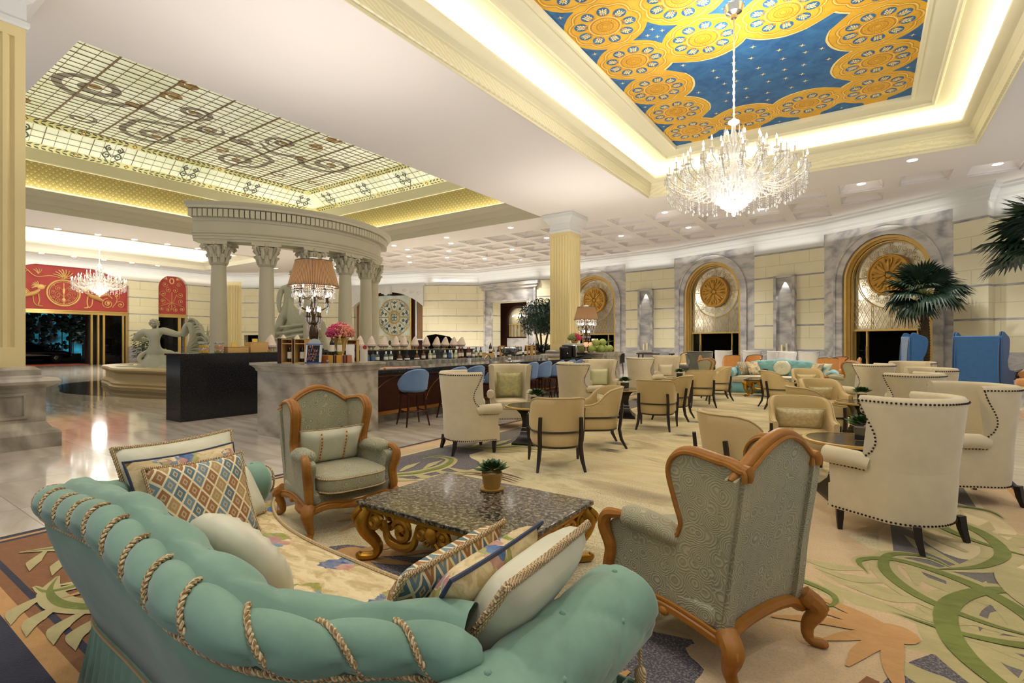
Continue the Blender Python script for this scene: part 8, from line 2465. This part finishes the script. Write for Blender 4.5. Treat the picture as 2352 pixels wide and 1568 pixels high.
palm('fan palm in front of the nearest arched doorway', (1.55, 22.15, 0), 3.05, 5, 1.02)
palm('fan palm mostly beyond the right edge, fronds reaching into view', (3.1, 14.2, 0), 3.35, 9, 1.05, 26)
for o in LF: bpy.data.objects.remove(o)
t = thing('indoor_tree', 'dense dark green indoor tree in a wooden planter left of the square pillar', 'tree', (-13.6, 22.3, 0))
b = MB(); b.sq([(.8, 0), (.8, .95), (.74, .95), (.74, .85)]); b.build('planter', MT['darkwood'], t, flat=True)
b = MB()
for k in range(5): a = k * 1.25; b.tube(spline([(.12 * cos(a), .12 * sin(a), .8), (.25 * cos(a), .25 * sin(a), 1.6), (.5 * cos(a), .5 * sin(a), 2.5)], 4), [.06, .055, .05, .045, .04, .035, .03, .025, .02], 6)
b.build('trunk', plain('tree_bark', '4b3a28', .9), t)
b = MB(); rnd = random.Random(4)
for i in range(2600):
    a = rnd.uniform(0, 2 * PI); ph = math.acos(rnd.uniform(-.75, 1)); r = rnd.uniform(.75, 1.05); p = Vector((1.2 * r * sin(ph) * cos(a), 1.2 * r * sin(ph) * sin(a), 2.65 + 1.05 * r * cos(ph))); d = Vector((rnd.gauss(0, 1), rnd.gauss(0, 1), -.6)).normalized(); w_ = d.cross(Vector((0, 0, 1))).normalized() * .035
    b.add([tuple(p), tuple(p + d * .09 + w_), tuple(p + d * .2), tuple(p + d * .09 - w_)], [(0, 1, 2, 3)])
b.ell((0, 0, 2.65), (.8, .8, .75), 14, 10)
for i in range(700):
    a = rnd.uniform(0, 2 * PI); r = rnd.uniform(.2, .8); p = Vector((r * cos(a), r * sin(a), rnd.uniform(.9, 1.3))); d = Vector((rnd.gauss(0, 1), rnd.gauss(0, 1), .3)).normalized(); w_ = d.cross(Vector((0, 0, 1))).normalized() * .04
    b.add([tuple(p), tuple(p + d * .1 + w_), tuple(p + d * .24), tuple(p + d * .1 - w_)], [(0, 1, 2, 3)])
b.build('foliage', MT['leafdark'], t, flat=True)
# ------------------------------------------------------------------ light
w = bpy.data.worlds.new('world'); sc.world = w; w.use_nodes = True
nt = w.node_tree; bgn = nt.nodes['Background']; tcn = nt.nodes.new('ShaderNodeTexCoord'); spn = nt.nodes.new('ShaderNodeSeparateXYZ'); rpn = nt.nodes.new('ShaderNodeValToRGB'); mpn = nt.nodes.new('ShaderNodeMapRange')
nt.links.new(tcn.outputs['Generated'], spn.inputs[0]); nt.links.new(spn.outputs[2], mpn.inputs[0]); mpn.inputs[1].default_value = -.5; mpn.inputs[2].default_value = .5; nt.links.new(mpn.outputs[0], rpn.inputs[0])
e = rpn.color_ramp.elements; e[0].position = .3; e[0].color = (.97, .97, 1, 1); e[1].position = .56; e[1].color = (.24, .24, .235, 1); nt.links.new(rpn.outputs[0], bgn.inputs[0]); bgn.inputs[1].default_value = .74  # brighter below the horizon, added to light the ceiling from beneath


def area(name, loc, rot, sx, sy, e, col):
    l = bpy.data.lights.new(name, 'AREA'); l.shape = 'RECTANGLE'; l.size = sx; l.size_y = sy; l.energy = e; l.color = col
    o = bpy.data.objects.new(name, l); COL.objects.link(o); o.location = loc; o.rotation_euler = rot; return o


WARM = (1, .95, .78)
for box, z, e, ins in ((TR, 7.36, 5.5, .2), (LB, 7.28, 12, .18), (SK, 7.53, 6, .2)):
    x0, x1, y0, y1 = box
    for (cx, cy, sx, sy) in ((x0 + ins, (y0 + y1) / 2, .12, y1 - y0 - .6), (x1 - ins, (y0 + y1) / 2, .12, y1 - y0 - .6), ((x0 + x1) / 2, y1 - ins, x1 - x0 - .6, .12), ((x0 + x1) / 2, y0 + ins, x1 - x0 - .6, .12)):
        area('cove_light', (cx, cy, z), (PI, 0, 0), sx, sy, e * max(sx, sy), WARM)
sc.view_settings.view_transform = 'Standard'; sc.view_settings.look = 'None'; sc.view_settings.gamma = 1.0; sc.view_settings.exposure = .35
sc.view_settings.use_curve_mapping = False
try:
    sc.cycles.use_denoising = True; sc.cycles.max_bounces = 7; sc.cycles.diffuse_bounces = 3; sc.cycles.glossy_bounces = 3; sc.cycles.transmission_bounces = 4
    sc.cycles.transparent_max_bounces = 12; sc.cycles.caustics_reflective = False; sc.cycles.caustics_refractive = False; sc.cycles.sample_clamp_indirect = 6; sc.cycles.use_adaptive_sampling = True; sc.cycles.adaptive_threshold = .02
except Exception: pass
